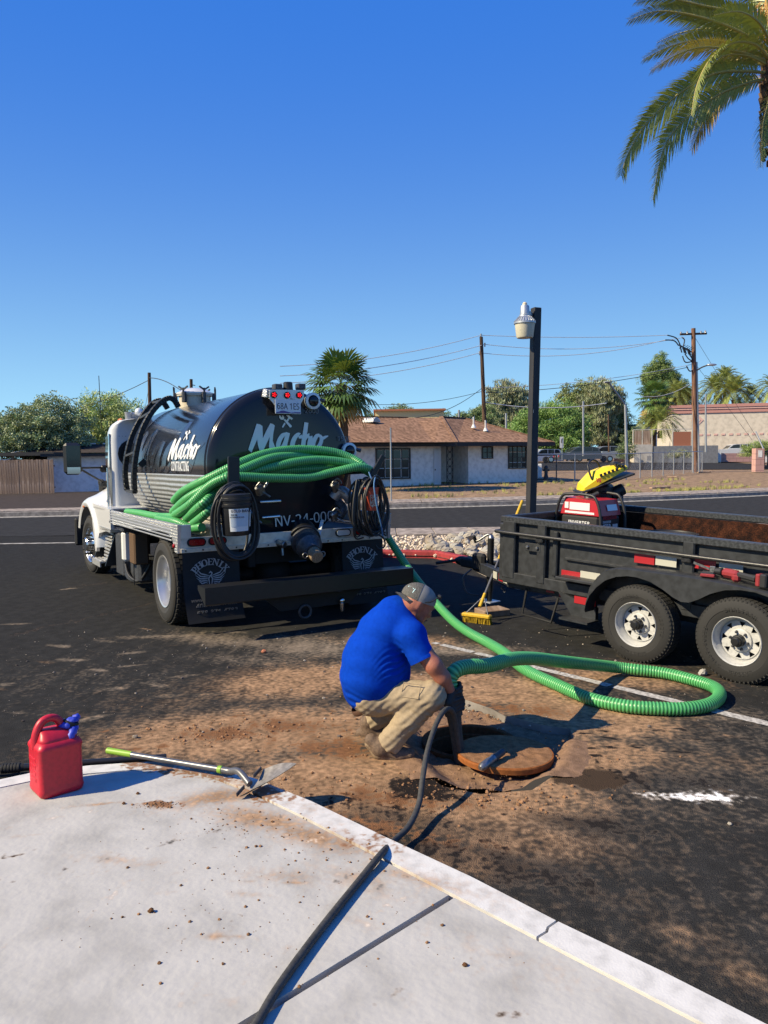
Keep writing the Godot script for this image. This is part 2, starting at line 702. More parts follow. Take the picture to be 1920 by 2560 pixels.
	mk("pole_wood", Color(0.13, 0.085, 0.06), 0.95, 0.0, "streak", 0.8)
	mk("pole_wood_red", Color(0.27, 0.15, 0.10), 0.95, 0.0, "streak", 0.8)
	mk("wire", Color(0.50, 0.52, 0.54), 0.5, 0.3)
	mk("wire_dark", Color(0.03, 0.03, 0.035), 0.7)
	mk("galv", Color(0.36, 0.37, 0.38), 0.45, 0.6)
	mk("stucco", Color(0.80, 0.785, 0.75), 0.92, 0.0, "soft", 0.5)
	mk("stucco_blue", Color(0.74, 0.74, 0.78), 0.92, 0.0, "soft", 0.4)
	mk("fascia", Color(0.022, 0.02, 0.02), 0.7)
	a = mk("shingle", Color(0.38, 0.225, 0.15), 0.95, 0.0, "shingle", 0.38)
	mk("frame_dark", Color(0.02, 0.018, 0.018), 0.5)
	mk("door_white", Color(0.62, 0.62, 0.62), 0.6)
	mk("yellow_wall", Color(0.70, 0.56, 0.28), 0.9)
	mk("brick_trim", Color(0.38, 0.15, 0.09), 0.9)
	mk("fence_wood", Color(0.42, 0.31, 0.25), 0.95, 0.0, "wood", 0.7)
	mk("fence_wood_b", Color(0.47, 0.35, 0.28), 0.95, 0.0, "wood", 0.6)
	mk("fence_wood_c", Color(0.35, 0.26, 0.215), 0.95, 0.0, "wood", 0.8)
	mk("store_wall", Color(0.60, 0.545, 0.47), 0.92, 0.0, "soft", 0.2)
	mk("store_pink", Color(0.42, 0.22, 0.20), 0.92)
	mk("store_pink_light", Color(0.55, 0.36, 0.33), 0.92)
	mk("store_base", Color(0.19, 0.085, 0.075), 0.92, 0.0, "blocks", 0.6)
	mk("pink_block", Color(0.50, 0.30, 0.27), 0.92, 0.0, "blocks", 0.62)
	mk("gray_wall", Color(0.25, 0.25, 0.26), 0.9, 0.0, "soft", 0.4)
	mk("sign_white", Color(0.55, 0.55, 0.55), 0.5)
	mk("car_gray", Color(0.075, 0.08, 0.088), 0.25).clearcoat_enabled = true
	mk("car_white", Color(0.55, 0.56, 0.57), 0.3).clearcoat_enabled = true
	mk("car_silver", Color(0.36, 0.37, 0.39), 0.3, 0.3).clearcoat_enabled = true
	mk("car_black", Color(0.02, 0.02, 0.022), 0.25).clearcoat_enabled = true
	mk("car_red", Color(0.20, 0.02, 0.02), 0.3).clearcoat_enabled = true
	# leaves: tone comes from each leaf clump
	for k in ["leaf", "leaf_palm"]:
		a = mv(k, 0.55)
		a.backlight_enabled = true
		a.backlight = Color(0.45, 0.5, 0.2)
		a.cull_mode = BaseMaterial3D.CULL_DISABLED
	mk("bark", Color(0.13, 0.09, 0.065), 0.95, 0.0, "streak", 1.5)
	mk("palm_bark", Color(0.16, 0.105, 0.07), 0.95, 0.0, "fine", 2.0)
	mk("palm_boot", Color(0.20, 0.135, 0.09), 0.95, 0.0, "fine", 3.0)
	mk("dry_grass", Color(0.30, 0.30, 0.10), 0.9).cull_mode = BaseMaterial3D.CULL_DISABLED
	mk("fruit_orange", Color(0.52, 0.24, 0.05), 0.7)
	mk("rachis", Color(0.36, 0.30, 0.10), 0.6)

	# near things
	a = mk("can_red", Color(0.52, 0.012, 0.03), 0.42, 0.0, "soft", 5.0, "n_fine", 5.0, 0.1)
	a.subsurf_scatter_enabled = true
	a.subsurf_scatter_strength = 0.12
	mk("glove_blue", Color(0.03, 0.05, 0.42), 0.5)
	mk("handle_green", Color(0.20, 0.36, 0.03), 0.5)
	mk("shaft_gray", Color(0.20, 0.20, 0.21), 0.35, 0.45, "fine", 10.0)
	mk("blade", Color(0.42, 0.38, 0.33), 0.5, 0.45, "blotch", 4.0)
	mk("pvc_black", Color(0.014, 0.014, 0.015), 0.35, 0.0, "soft", 4.0)
	mk("lid_rust", Color(0.42, 0.15, 0.05), 0.9, 0.0, "soil", 3.0, "n_soil", 3.0, 0.6)
	mk("lid_dust", Color(0.37, 0.20, 0.105), 0.97, 0.0, "soil", 2.2, "n_soil", 2.2, 0.9)
	mk("iron_rust", Color(0.20, 0.085, 0.04), 0.85, 0.0, "soil", 4.0, "n_soil", 4.0, 0.6)
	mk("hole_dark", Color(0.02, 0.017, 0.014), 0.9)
	mk("pipe_steel", Color(0.36, 0.36, 0.37), 0.4, 0.8, "blotch", 9.0)
	mk("powder", Color(0.75, 0.75, 0.75), 0.95, 0.0, "blotch", 4.0)

	# the worker
	a = mk("shirt", Color(0.003, 0.045, 0.40), 0.85, 0.0, "soft", 5.0, "n_fine", 7.0, 0.25)
	a.metallic_specular = 0.12
	mk("trousers", Color(0.35, 0.275, 0.185), 0.95, 0.0, "soft", 8.0)
	a = mk("skin", Color(0.36, 0.13, 0.08), 0.55, 0.0, "soft", 14.0)
	a.subsurf_scatter_enabled = true
	a.subsurf_scatter_strength = 0.15
	mk("boot", Color(0.20, 0.13, 0.085), 0.8, 0.0, "blotch", 9.0)
	mk("sole", Color(0.36, 0.26, 0.17), 0.9, 0.0, "blotch", 9.0)
	mk("glove_black", Color(0.014, 0.014, 0.015), 0.7)
	mk("cap_gray", Color(0.17, 0.165, 0.155), 0.9, 0.0, "blotch", 14.0)
	mk("cap_mesh", Color(0.33, 0.32, 0.30), 0.9, 0.0, "fine", 14.0)
	mk("cap_print", Color(0.45, 0.68, 0.74), 0.7)
	mk("belt", Color(0.10, 0.05, 0.03), 0.6)


# ---------------------------------------------------------------- ground
var HOLE: Vector3 = V3(0.554, -0.05, -5.09)
var PIT := PackedVector2Array([V2(0.479, -5.943), V2(0.600, -5.837), V2(0.771, -5.619), V2(0.852, -5.437), V2(0.950, -5.373), V2(1.072, -5.244), V2(1.254, -5.158), V2(1.232, -4.947), V2(1.088, -4.520), V2(0.808, -4.191), V2(0.512, -4.147), V2(0.310, -4.258), V2(0.198, -4.518), V2(0.121, -4.774), V2(0.050, -5.137), V2(0.161, -5.642)])

func kerb_line(x: float) -> float:
	return -29.5 - 0.17 * x - (0.0105 * x * x if x > 0 else 0.0)

func gh(x: float, z: float) -> float:
	var s := kerb_line(x) - z
	if s <= 0:
		return 0.0
	var r := smoothstep(-9.0, 1.0, x)
	var h := 0.15 + r * (0.032 * minf(s, 15.0) + 0.0185 * clampf(s - 15.0, 0, 38.0) + 0.004 * maxf(s - 53.0, 0))
	return h

# a flat sheet with an outline in x, z
func sheet(poly: PackedVector2Array, y: float) -> SurfaceTool:
	var st := sb()
	flat(st)
	var p := poly.duplicate()
	var ix := Geometry2D.triangulate_polygon(p)
	for i in range(0, ix.size(), 3):
		var a := p[ix[i]]
		var b := p[ix[i + 1]]
		var c := p[ix[i + 2]]
		if (b - a).cross(c - a) > 0:
			var t := b
			b = c
			c = t
		st.set_uv(a)
		tri(st, V3(a.x, y, a.y), V3(b.x, y, b.y), V3(c.x, y, c.y))
	return st

# a raised slab: top sheet and vertical sides down to y0
func slab(poly: PackedVector2Array, y0: float, y1: float, bev := 0.012) -> SurfaceTool:
	var st := sb()
	var p := poly.duplicate()
	if Geometry2D.is_polygon_clockwise(p):
		p.reverse()
	var inner := Geometry2D.offset_polygon(p, -bev)
	var q: PackedVector2Array = inner[0] if inner.size() > 0 else p
	var ix := Geometry2D.triangulate_polygon(q)
	flat(st)
	for i in range(0, ix.size(), 3):
		var a := q[ix[i]]
		var b := q[ix[i + 1]]
		var c := q[ix[i + 2]]
		if (b - a).cross(c - a) > 0:
			var t := b
			b = c
			c = t
		tri(st, V3(a.x, y1, a.y), V3(b.x, y1, b.y), V3(c.x, y1, c.y))
	if q.size() == p.size():
		# rotate q so that corners pair up
		var off := 0
		for k in q.size():
			if q[k].distance_to(p[0]) < q[off].distance_to(p[0]):
				off = k
		for i in p.size():
			var j := (i + 1) % p.size()
			var a := p[i]
			var b := p[j]
			var qa := q[(i + off) % q.size()]
			var qb := q[(j + off) % q.size()]
			quad(st, V3(b.x, y0, b.y), V3(a.x, y0, a.y), V3(a.x, y1 - bev, a.y), V3(b.x, y1 - bev, b.y))
			quad(st, V3(b.x, y1 - bev, b.y), V3(a.x, y1 - bev, a.y), V3(qa.x, y1, qa.y), V3(qb.x, y1, qb.y))
	else:
		for i in q.size():
			var a := q[i]
			var b := q[(i + 1) % q.size()]
			quad(st, V3(b.x, y0, b.y), V3(a.x, y0, a.y), V3(a.x, y1, a.y), V3(b.x, y1, b.y))
	return st

# a strip that follows the terrain between two lines of x, z points
func ribbon(a: Array, b: Array, y: float) -> SurfaceTool:
	var st := sb()
	smooth(st)
	for i in a.size() - 1:
		var q := []
		for p in [a[i], b[i], b[i + 1], a[i + 1]]:
			q.append(V3(p.x, gh(p.x, p.y) + y, p.y))
		if (q[1] - q[0]).cross(q[2] - q[0]).y > 0:
			quad(st, q[0], q[1], q[2], q[3])
		else:
			quad(st, q[3], q[2], q[1], q[0])
	return st

var SLAB_OUT := [V3(-2.219, 0.12, -4.049), V3(-2.135, 0.12, -4.141), V3(-1.988, 0.12, -4.24), V3(-1.717, 0.12, -4.323), V3(-1.461, 0.12, -4.362), V3(-1.29, 0.12, -4.381), V3(-1.127, 0.12, -4.346), V3(-0.923, 0.12, -4.253), V3(-0.718, 0.12, -4.11), V3(-0.558, 0.12, -3.971), V3(-0.385, 0.12, -3.822), V3(-0.018, 0.12, -3.448), V3(0.347, 0.12, -3.091), V3(0.632, 0.12, -2.778), V3(0.925, 0.12, -2.485), V3(1.152, 0.12, -2.238), V3(1.299, 0.12, -2.077)]
var SLAB_IN := [V3(-2.163, 0.12, -3.943), V3(-2.08, 0.12, -4.03), V3(-1.933, 0.12, -4.119), V3(-1.671, 0.12, -4.203), V3(-1.442, 0.12, -4.246), V3(-1.287, 0.12, -4.258), V3(-1.138, 0.12, -4.226), V3(-0.952, 0.12, -4.127), V3(-0.748, 0.12, -3.967), V3(-0.589, 0.12, -3.819), V3(-0.432, 0.12, -3.668), V3(-0.063, 0.12, -3.29), V3(0.258, 0.12, -2.957), V3(0.534, 0.12, -2.676), V3(0.773, 0.12, -2.43), V3(0.957, 0.12, -2.241), V3(1.109, 0.12, -2.083)]

func d2(v: Vector3) -> Vector2:
	return V2(v.x, v.z)

# [centre x, z, long radius, short radius, turn of the long side in degrees, strength, softness, kind]
func stain_layer(size: int, x0: float, z0: float, span: float, list: Array, seed_: int) -> ImageTexture:
	# kinds: 0 dry soil, 1 wet soil, 2 pale dust, 3 dark oil, 4 white powder, 5 dark soil
	var cols := [Color(0.655, 0.525, 0.405), Color(0.26, 0.215, 0.175), Color(0.62, 0.56, 0.49), Color(0.07, 0.07, 0.08), Color(0.93, 0.93, 0.92), Color(0.47, 0.335, 0.235)]
	var n1 := FastNoiseLite.new()
	n1.seed = seed_
	n1.frequency = 0.9
	n1.fractal_octaves = 5
	n1.noise_type = FastNoiseLite.TYPE_SIMPLEX_SMOOTH
	# coarse masks first
	var q := size / 4
	var mask := []
	for k in 6:
		var f := PackedFloat32Array()
		f.resize(q * q)
		mask.append(f)
	for s in list:
		var f: PackedFloat32Array = mask[s[7]]
		var rad: float = maxf(s[2], s[3]) * (1.0 + s[6]) + 0.05
		var i0 := clampi(int((s[0] - rad - x0) / span * q), 0, q - 1)
		var i1 := clampi(int((s[0] + rad - x0) / span * q), 0, q - 1)
		var j0 := clampi(int((s[1] - rad - z0) / span * q), 0, q - 1)
		var j1 := clampi(int((s[1] + rad - z0) / span * q), 0, q - 1)
		var ca := cos(deg_to_rad(s[4]))
		var sa := sin(deg_to_rad(s[4]))
		for j in range(j0, j1 + 1):
			var dz: float = z0 + span * (j + 0.5) / q - s[1]
			for i in range(i0, i1 + 1):
				var dx: float = x0 + span * (i + 0.5) / q - s[0]
				var u: float = (dx * ca + dz * sa) / s[2]
				var w: float = (dz * ca - dx * sa) / s[3]
				var d := sqrt(u * u + w * w)
				var v: float = s[5] * clampf((1.0 + s[6] - d) / (2.0 * s[6]), 0, 1)
				if v > f[j * q + i]:
					f[j * q + i] = v
		mask[s[7]] = f
	var fine := FastNoiseLite.new()
	fine.seed = seed_ + 3
	fine.frequency = 0.10
	fine.fractal_octaves = 5
	var fi := fine.get_image(size, size, false, false, false)
	fi.convert(Image.FORMAT_L8)
	var fb := fi.get_data()
	fine.frequency = 0.026
	fine.seed = seed_ + 9
	fine.fractal_octaves = 6
	var ci := fine.get_image(size, size, false, false, false)
	ci.convert(Image.FORMAT_L8)
	var cb := ci.get_data()
	# streaks that run across, as a hose or a broom leaves them
	fine.frequency = 0.04
	fine.seed = seed_ + 17
	var si := fine.get_image(size, size / 8, false, false, false)
	si.convert(Image.FORMAT_L8)
	si.resize(size, size, Image.INTERPOLATE_CUBIC)
	var sbts := si.get_data()
	var ups := []
	for k in 6:
		var im := Image.create_from_data(q, q, false, Image.FORMAT_RF, mask[k].to_byte_array())
		im.resize(size, size, Image.INTERPOLATE_BILINEAR)
		im.convert(Image.FORMAT_RF)
		ups.append(im.get_data().to_float32_array())
	var out := PackedByteArray()
	out.resize(size * size * 4)
	var m0: PackedFloat32Array = ups[0]
	var m1: PackedFloat32Array = ups[1]
	var m2: PackedFloat32Array = ups[2]
	var m3: PackedFloat32Array = ups[3]
	var m4: PackedFloat32Array = ups[4]
	var m5: PackedFloat32Array = ups[5]
	var o := 0
	for p in size * size:
		var c := cb[p] * 0.00392
		var f := fb[p] * 0.00392
		var s := sbts[p] * 0.00392
		var nz := (c - 0.5) * 0.9 + (f - 0.5) * 1.7 + (s - 0.5) * 1.2
		var col := Color(0.6, 0.5, 0.42)
		var al := 0.0
		var t := 0.0
		if m2[p] > 0.0:
			al = clampf((m2[p] + nz * 0.5 - 0.25) * 1.2, 0, 1) * (0.3 + 0.5 * m2[p])
			col = cols[2]
		if m0[p] > 0.0:
			t = clampf((m0[p] + nz * 0.42 - 0.2) * 1.7, 0, 1)
			col = col.lerp(cols[0], 1.0 if al < 0.01 else t)
			al = maxf(al, t * 0.95 * (0.3 + 0.7 * smoothstep(0.3, 0.85, m0[p])))
			# lumps and thin places
			var k := 0.88 + (f - 0.5) * 0.6 + (c - 0.5) * 0.35
			col = Color(col.r * k, col.g * k, col.b * k)
		if m5[p] > 0.0:
			t = clampf((m5[p] + nz * 0.7 - 0.3) * 3.0, 0, 1)
			var k := 0.75 + f * 0.5
			col = col.lerp(Color(cols[5].r * k, cols[5].g * k, cols[5].b * k), t)
			al = maxf(al, t * 0.95)
		if m1[p] > 0.0:
			t = clampf((m1[p] + nz * 0.5 - 0.3) * 4.0, 0, 1)
			col = col.lerp(cols[1], t)
			al = maxf(al, t * 0.97)
		if m3[p] > 0.0:
			t = clampf((m3[p] + nz * 0.6 - 0.3) * 3.0, 0, 1)
			col = col.lerp(cols[3], t * 0.85)
			al = maxf(al, t * 0.8)
		if m4[p] > 0.0:
			t = clampf((m4[p] * 1.1 + nz * 0.9 - 0.45) * 1.3, 0, 1)
			col = col.lerp(cols[4], t)
			al = maxf(al, t)
		out[o] = clampi(int(col.r * 255.0), 0, 255)
		out[o + 1] = clampi(int(col.g * 255.0), 0, 255)
		out[o + 2] = clampi(int(col.b * 255.0), 0, 255)
		out[o + 3] = int(al * 255.0)
		o += 4
	return ImageTexture.create_from_image(Image.create_from_data(size, size, false, Image.FORMAT_RGBA8, out))

func stained(base: String, tex: ImageTexture) -> StandardMaterial3D:
	var m: StandardMaterial3D = M[base].duplicate()
	m.detail_enabled = true
	m.detail_albedo = tex
	m.detail_uv_layer = BaseMaterial3D.DETAIL_UV_2
	m.detail_blend_mode = BaseMaterial3D.BLEND_MODE_MIX
	m.texture_repeat = true
	return m

func at2(p: Vector3, a: float, b: float, turn: float, str_: float, soft: float, kind: int) -> Array:
	return [p.x, p.z, a, b, turn, str_, soft, kind]

func build_ground() -> void:
	# stains of the parking lot
	var L := []
	L.append(at2(V3(1.134, 0, -3.105), 1.1, 0.6, 25, 0.3, 0.7, 2))
	L.append(at2(V3(-0.333, 0, -5.394), 1.0, 0.5, -10, 0.7, 0.6, 0))
	L.append(at2(V3(0.498, 0, -5.122), 2.3, 1.0, 4, 0.62, 0.5, 2))
	L.append(at2(V3(1.223, 0, -4.313), 1.5, 0.7, 12, 0.5, 0.6, 2))
	L.append(at2(V3(-0.896, 0, -5.17), 1.15, 0.55, -8, 1.0, 0.55, 0))
	L.append(at2(V3(-0.695, 0, -6.413), 0.9, 0.6, -20, 0.85, 0.6, 0))
	L.append(at2(V3(-0.158, 0, -4.354), 0.75, 0.5, 20, 1.0, 0.5, 0))
	L.append(at2(V3(0.301, 0, -4.285), 0.95, 0.55, 15, 1.0, 0.6, 0))
	L.append(at2(V3(0.695, 0, -6.126), 1.0, 0.5, 15, 1.0, 0.5, 0))
	L.append(at2(V3(1.389, 0, -5.417), 0.75, 0.5, 20, 0.95, 0.5, 0))
	L.append(at2(V3(2.016, 0, -6.416), 0.7, 0.45, 20, 0.8, 0.6, 0))
	L.append(at2(V3(0.891, 0, -4.62), 0.7, 0.5, 0, 1.0, 0.5, 0))
	L.append(at2(V3(1.341, 0, -4.735), 0.6, 0.35, 10, 0.75, 0.6, 0))
	L.append(at2(V3(0.557, 0, -3.71), 0.75, 0.32, 25, 0.62, 0.6, 0))
	L.append(at2(V3(0.883, 0, -3.506), 0.38, 0.2, 30, 0.45, 0.7, 0))
	L.append(at2(V3(0.332, 0, -3.447), 0.35, 0.16, 25, 0.68, 0.6, 0))
	L.append(at2(V3(1.409, 0, -3.815), 0.7, 0.35, 25, 0.3, 0.8, 0))
	L.append(at2(V3(2.03, 0, -4.584), 0.5, 0.25, 15, 0.5, 0.8, 0))
	L.append(at2(V3(1.134, 0, -2.886), 0.25, 0.12, 35, 0.5, 0.8, 0))
	L.append(at2(V3(1.263, 0, -2.627), 0.2, 0.1, 35, 0.5, 0.8, 0))
	L.append(at2(V3(0.985, 0, -3.108), 0.55, 0.25, 30, 0.36, 0.9, 0))
	L.append(at2(V3(-1.584, 0, -5.804), 0.75, 0.45, 10, 0.42, 0.8, 0))
	L.append(at2(V3(-1.683, 0, -7.918), 0.85, 0.28, 25, 0.72, 0.6, 2))
	L.append(at2(V3(-0.978, 0, -7.009), 0.9, 0.22, 18, 0.66, 0.6, 2))
	L.append(at2(V3(-2.24, 0, -8.131), 0.7, 0.1, -5, 0.75, 0.6, 2))
	L.append(at2(V3(-0.412, 0, -7.512), 1.0, 0.5, 5, 0.8, 0.5, 2))
	L.append(at2(V3(0.534, 0, -7.464), 0.9, 0.28, 12, 0.9, 0.5, 2))
	L.append(at2(V3(0.149, 0, -7.822), 0.7, 0.3, 12, 0.8, 0.5, 0))
	L.append(at2(V3(1.062, 0, -6.003), 0.9, 0.4, 20, 0.75, 0.6, 2))
	L.append(at2(V3(2.13, 0, -5.477), 0.8, 0.3, 15, 0.6, 0.6, 2))
	L.append(at2(V3(1.838, 0, -4.59), 1.0, 0.4, 12, 0.55, 0.8, 2))
	L.append(at2(V3(2.858, 0, -6.899), 0.5, 0.2, 10, 0.45, 0.8, 2))
	L.append(at2(V3(-0.678, 0, -7.865), 0.9, 0.28, 5, 0.6, 0.7, 2))
	L.append(at2(V3(-2.276, 0, -6.481), 1.6, 0.9, 10, 0.30, 0.9, 2))
	# shoe-sized pale scuffs on the dark asphalt
	for s in [V3(-3.317, 0, -7.741), V3(-2.966, 0, -7.174), V3(-2.586, 0, -6.809), V3(-2.357, 0, -6.934), V3(-4.294, 0, -8.853), V3(-1.922, 0, -6.325), V3(-1.734, 0, -6.011), V3(-2.238, 0, -6.225), V3(-2.166, 0, -5.478), V3(-4.704, 0, -11.337), V3(-5.547, 0, -12.67), V3(-2.48, 0, -7.423), V3(-1.772, 0, -6.581), V3(-1.425, 0, -6.051)]:
		L.append(at2(s, rng.randf_range(0.12, 0.2), rng.randf_range(0.04, 0.07), rng.randf_range(-40, 30), 0.72, 0.5, 2))
	for i in 26:
		L.append(at2(V3(rng.randf_range(-4.5, -1.2), 0, rng.randf_range(-8.5, -4.8)), rng.randf_range(0.06, 0.25), rng.randf_range(0.02, 0.06), rng.randf_range(-30, 40), rng.randf_range(0.45, 0.62), 0.6, 2 if i % 3 else 0))
	for i in 30:
		L.append(at2(V3(rng.randf_range(1.0, 3.2), 0, rng.randf_range(-5.2, -2.4)), rng.randf_range(0.05, 0.22), rng.randf_range(0.02, 0.06), rng.randf_range(0, 60), rng.randf_range(0.42, 0.6), 0.6, 2 if i % 2 else 0))
	# loose darker soil
	L.append(at2(V3(-1.109, 0, -5.139), 0.22, 0.12, 0, 0.8, 0.6, 5))
	L.append(at2(V3(-0.69, 0, -5.282), 0.3, 0.12, 10, 0.7, 0.6, 5))
	L.append(at2(V3(-0.354, 0, -4.858), 0.35, 0.16, 10, 0.6, 0.6, 5))
	L.append(at2(V3(0.845, 0, -5.616), 0.5, 0.12, 18, 0.6, 0.6, 5))
	L.append(at2(V3(0.112, 0, -4.083), 0.45, 0.12, 10, 0.6, 0.6, 5))
	L.append(at2(V3(-0.019, 0, -3.766), 0.5, 0.1, 28, 0.6, 0.6, 5))
	# cracks in the old asphalt
	for q in [[V3(-4.084, 0, -8.229), V3(-2.931, 0, -10.3)], [V3(-5.246, 0, -11.098), V3(-4.01, 0, -12.123)], [V3(-2.556, 0, -7.303), V3(-2.046, 0, -9.68)], [V3(1.256, 0, -4.608), V3(1.832, 0, -3.677)]]:
		var cp: Vector3 = q[0]
		for k in 40:
			var nx2: Vector3 = q[0].lerp(q[1], (k + 1) / 40.0) + V3(rng.randfn(0, 0.03), 0, rng.randfn(0, 0.05))
			L.append(at2((cp + nx2) / 2, cp.distance_to(nx2) * 0.6, 0.008, rad_to_deg(atan2(nx2.z - cp.z, nx2.x - cp.x)), 0.8, 0.6, 3))
			cp = nx2
	# wet places and oil
	L.append(at2(V3(1.204, 0, -4.331), 0.165, 0.15, 5, 1.0, 0.25, 1))
	L.append(at2(V3(1.051, 0, -4.318), 0.1, 0.06, 5, 0.8, 0.4, 1))
	L.append(at2(V3(0.208, 0, -4.261), 0.19, 0.16, 0, 0.9, 0.4, 3))
	L.append(at2(V3(0.267, 0, -4.129), 0.14, 0.06, 15, 0.8, 0.4, 3))
	L.append(at2(V3(0.002, 0, -3.943), 0.5, 0.09, 25, 0.5, 0.8, 3))
	L.append(at2(V3(0.279, 0, -3.484), 0.45, 0.12, 28, 0.5, 0.8, 3))
	L.append(at2(V3(0.643, 0, -3.335), 0.4, 0.1, 28, 0.5, 0.8, 3))
	L.append(at2(V3(1.033, 0, -3.782), 0.4, 0.07, 20, 0.55, 0.8, 3))
	L.append(at2(V3(1.824, 0, -4.214), 0.5, 0.1, 15, 0.5, 0.9, 3))
	for i in 44:
		L.append(at2(V3(1.891, 0, -4.925) + V3(rng.randfn(0, 0.5), 0, rng.randfn(0, 0.22)), rng.randf_range(0.02, 0.09), rng.randf_range(0.006, 0.018), rng.randf_range(-5, 25), 0.85, 0.4, 3))
	for i in 26:
		L.append(at2(V3(-0.896, 0, -5.17) + V3(rng.randfn(0, 0.7), 0, rng.randfn(0, 0.3)), rng.randf_range(0.02, 0.1), rng.randf_range(0.01, 0.04), rng.randf_range(-30, 30), 0.55, 0.6, 5))
	L.append(at2(V3(1.69, 0, -4.079), 0.22, 0.06, 5, 1.5, 0.9, 4))
	L.append(at2(V3(1.759, 0, -4.112), 0.16, 0.075, 5, 0.7, 0.9, 4))
	var x0 := -4.8
	var z0 := -12.0
	var span := 10.0
	var lay := stain_layer(1792, x0, z0, span, L, 31)
	var mat := stained("asphalt", lay)
	mat.uv2_scale = V3(1, 1, 1)
	# the asphalt of the lot: near square with the cut-out pit, then the rest round it
	var st := sb()
	flat(st)
	var near := PackedVector2Array([V2(x0, z0), V2(x0 + span, z0), V2(x0 + span, z0 + span), V2(x0, z0 + span)])
	var pit := PIT.duplicate()
	# join the hole to the outline with a cut
	if not Geometry2D.is_polygon_clockwise(near):
		near.reverse()
	if Geometry2D.is_polygon_clockwise(pit):
		pit.reverse()
	var poly := PackedVector2Array()
	var k0 := 0
	for k in pit.size():
		if pit[k].y > pit[k0].y:
			k0 = k
	var n0 := 0
	for k in near.size():
		if near[k].distance_to(pit[k0]) < near[n0].distance_to(pit[k0]):
			n0 = k
	for k in near.size() + 1:
		poly.append(near[(n0 + k) % near.size()])
	for k in pit.size() + 1:
		poly.append(pit[(k0 + k) % pit.size()] + (V2(0.0003, 0) if k == pit.size() else Vector2.ZERO))
	poly[near.size()] += V2(0.0006, 0)
	var ix := Geometry2D.triangulate_polygon(poly)
	for i in range(0, ix.size(), 3):
		var a := poly[ix[i]]
		var b := poly[ix[i + 1]]
		var c := poly[ix[i + 2]]
		if (b - a).cross(c - a) > 0:
			var t := b
			b = c
			c = t
		for v in [a, c, b]:
			st.set_uv2(V2((v.x - x0) / span, (v.y - z0) / span))
			st.add_vertex(V3(v.x, 0, v.y))
	struct("asphalt_lot", st, mat)
	# broken edge of the asphalt round the pit
	st = sb()
	flat(st)
	for k in pit.size():
		var a := pit[k]
		var b := pit[(k + 1) % pit.size()]
		quad(st, V3(a.x, -0.1, a.y), V3(b.x, -0.1, b.y), V3(b.x, 0.0, b.y), V3(a.x, 0.0, a.y))
	struct("asphalt_edge", st, M.kerb_gray)
	st = sb()
	flat(st)
	for r in [[-60, -19.9, x0, 40], [x0 + span, -19.9, 60, 40], [x0, -19.9, x0 + span, z0], [x0, z0 + span, x0 + span, 40]]:
		quad(st, V3(r[0], 0, r[3]), V3(r[2], 0, r[3]), V3(r[2], 0, r[1]), V3(r[0], 0, r[1]))
	struct("parking_lot", st, M.asphalt)

	# the concrete slab with its painted nose
	var SL := []
	SL.append(at2(V3(-1.156, 0.12, -3.807), 0.1, 0.035, 10, 1.0, 0.5, 5))
	SL.append(at2(V3(-1.15, 0.12, -3.784), 0.16, 0.05, 10, 0.7, 0.7, 0))
	SL.append(at2(V3(-0.849, 0.12, -3.892), 0.34, 0.12, -20, 0.8, 0.7, 0))
	SL.append(at2(V3(-0.599, 0.12, -3.618), 0.42, 0.13, 25, 0.8, 0.8, 0))
	SL.append(at2(V3(-0.351, 0.12, -3.453), 0.45, 0.12, 28, 0.78, 0.8, 0))
	SL.append(at2(V3(-1.464, 0.12, -3.815), 0.16, 0.02, -12, 0.72, 0.7, 0))
	SL.append(at2(V3(-0.453, 0.12, -3.112), 0.22, 0.07, 10, 0.62, 0.9, 0))
	SL.append(at2(V3(-1.19, 0.12, -3.258), 0.2, 0.05, 15, 0.62, 0.9, 0))
	SL.append(at2(V3(-1.056, 0.12, -3.222), 0.12, 0.03, 0, 0.55, 0.9, 0))
	SL.append(at2(V3(-0.634, 0.12, -2.708), 0.07, 0.025, 0, 0.68, 0.7, 0))
	SL.append(at2(V3(-0.545, 0.12, -2.702), 0.05, 0.015, 10, 0.66, 0.7, 0))
	SL.append(at2(V3(-0.564, 0.12, -2.98), 0.12, 0.02, 10, 0.55, 0.8, 0))
	SL.append(at2(V3(-0.447, 0.12, -3.063), 0.26, 0.008, 5, 0.75, 0.8, 0))
	SL.append(at2(V3(-1.698, 0.12, -3.487), 0.12, 0.015, -10, 0.55, 0.9, 0))
	SL.append(at2(V3(-1.666, 0.12, -3.304), 0.04, 0.012, -20, 0.7, 0.6, 1))
	SL.append(at2(V3(-0.118, 0.12, -3.074), 0.25, 0.09, 30, 0.62, 0.9, 0))
	SL.append(at2(V3(-0.124, 0.12, -2.796), 0.12, 0.04, 30, 0.5, 0.9, 0))
	SL.append(at2(V3(0.146, 0.12, -3.068), 0.4, 0.07, 27, 0.68, 0.9, 0))
	SL.append(at2(V3(0.385, 0.12, -2.575), 0.3, 0.08, 30, 0.40, 0.9, 0))
	SL.append(at2(V3(0.342, 0.12, -2.285), 0.05, 0.015, -20, 0.6, 0.8, 1))
	SL.append(at2(V3(-0.773, 0.12, -3.353), 0.03, 0.014, -20, 0.55, 0.8, 3))
	for i in 36:
		SL.append(at2(V3(rng.randf_range(-2.2, 0.4), 0, rng.randf_range(-4.2, -2.2)), rng.randf_range(0.02, 0.1), rng.randf_range(0.008, 0.025), rng.randf_range(-30, 40), rng.randf_range(0.4, 0.55), 0.8, 0))
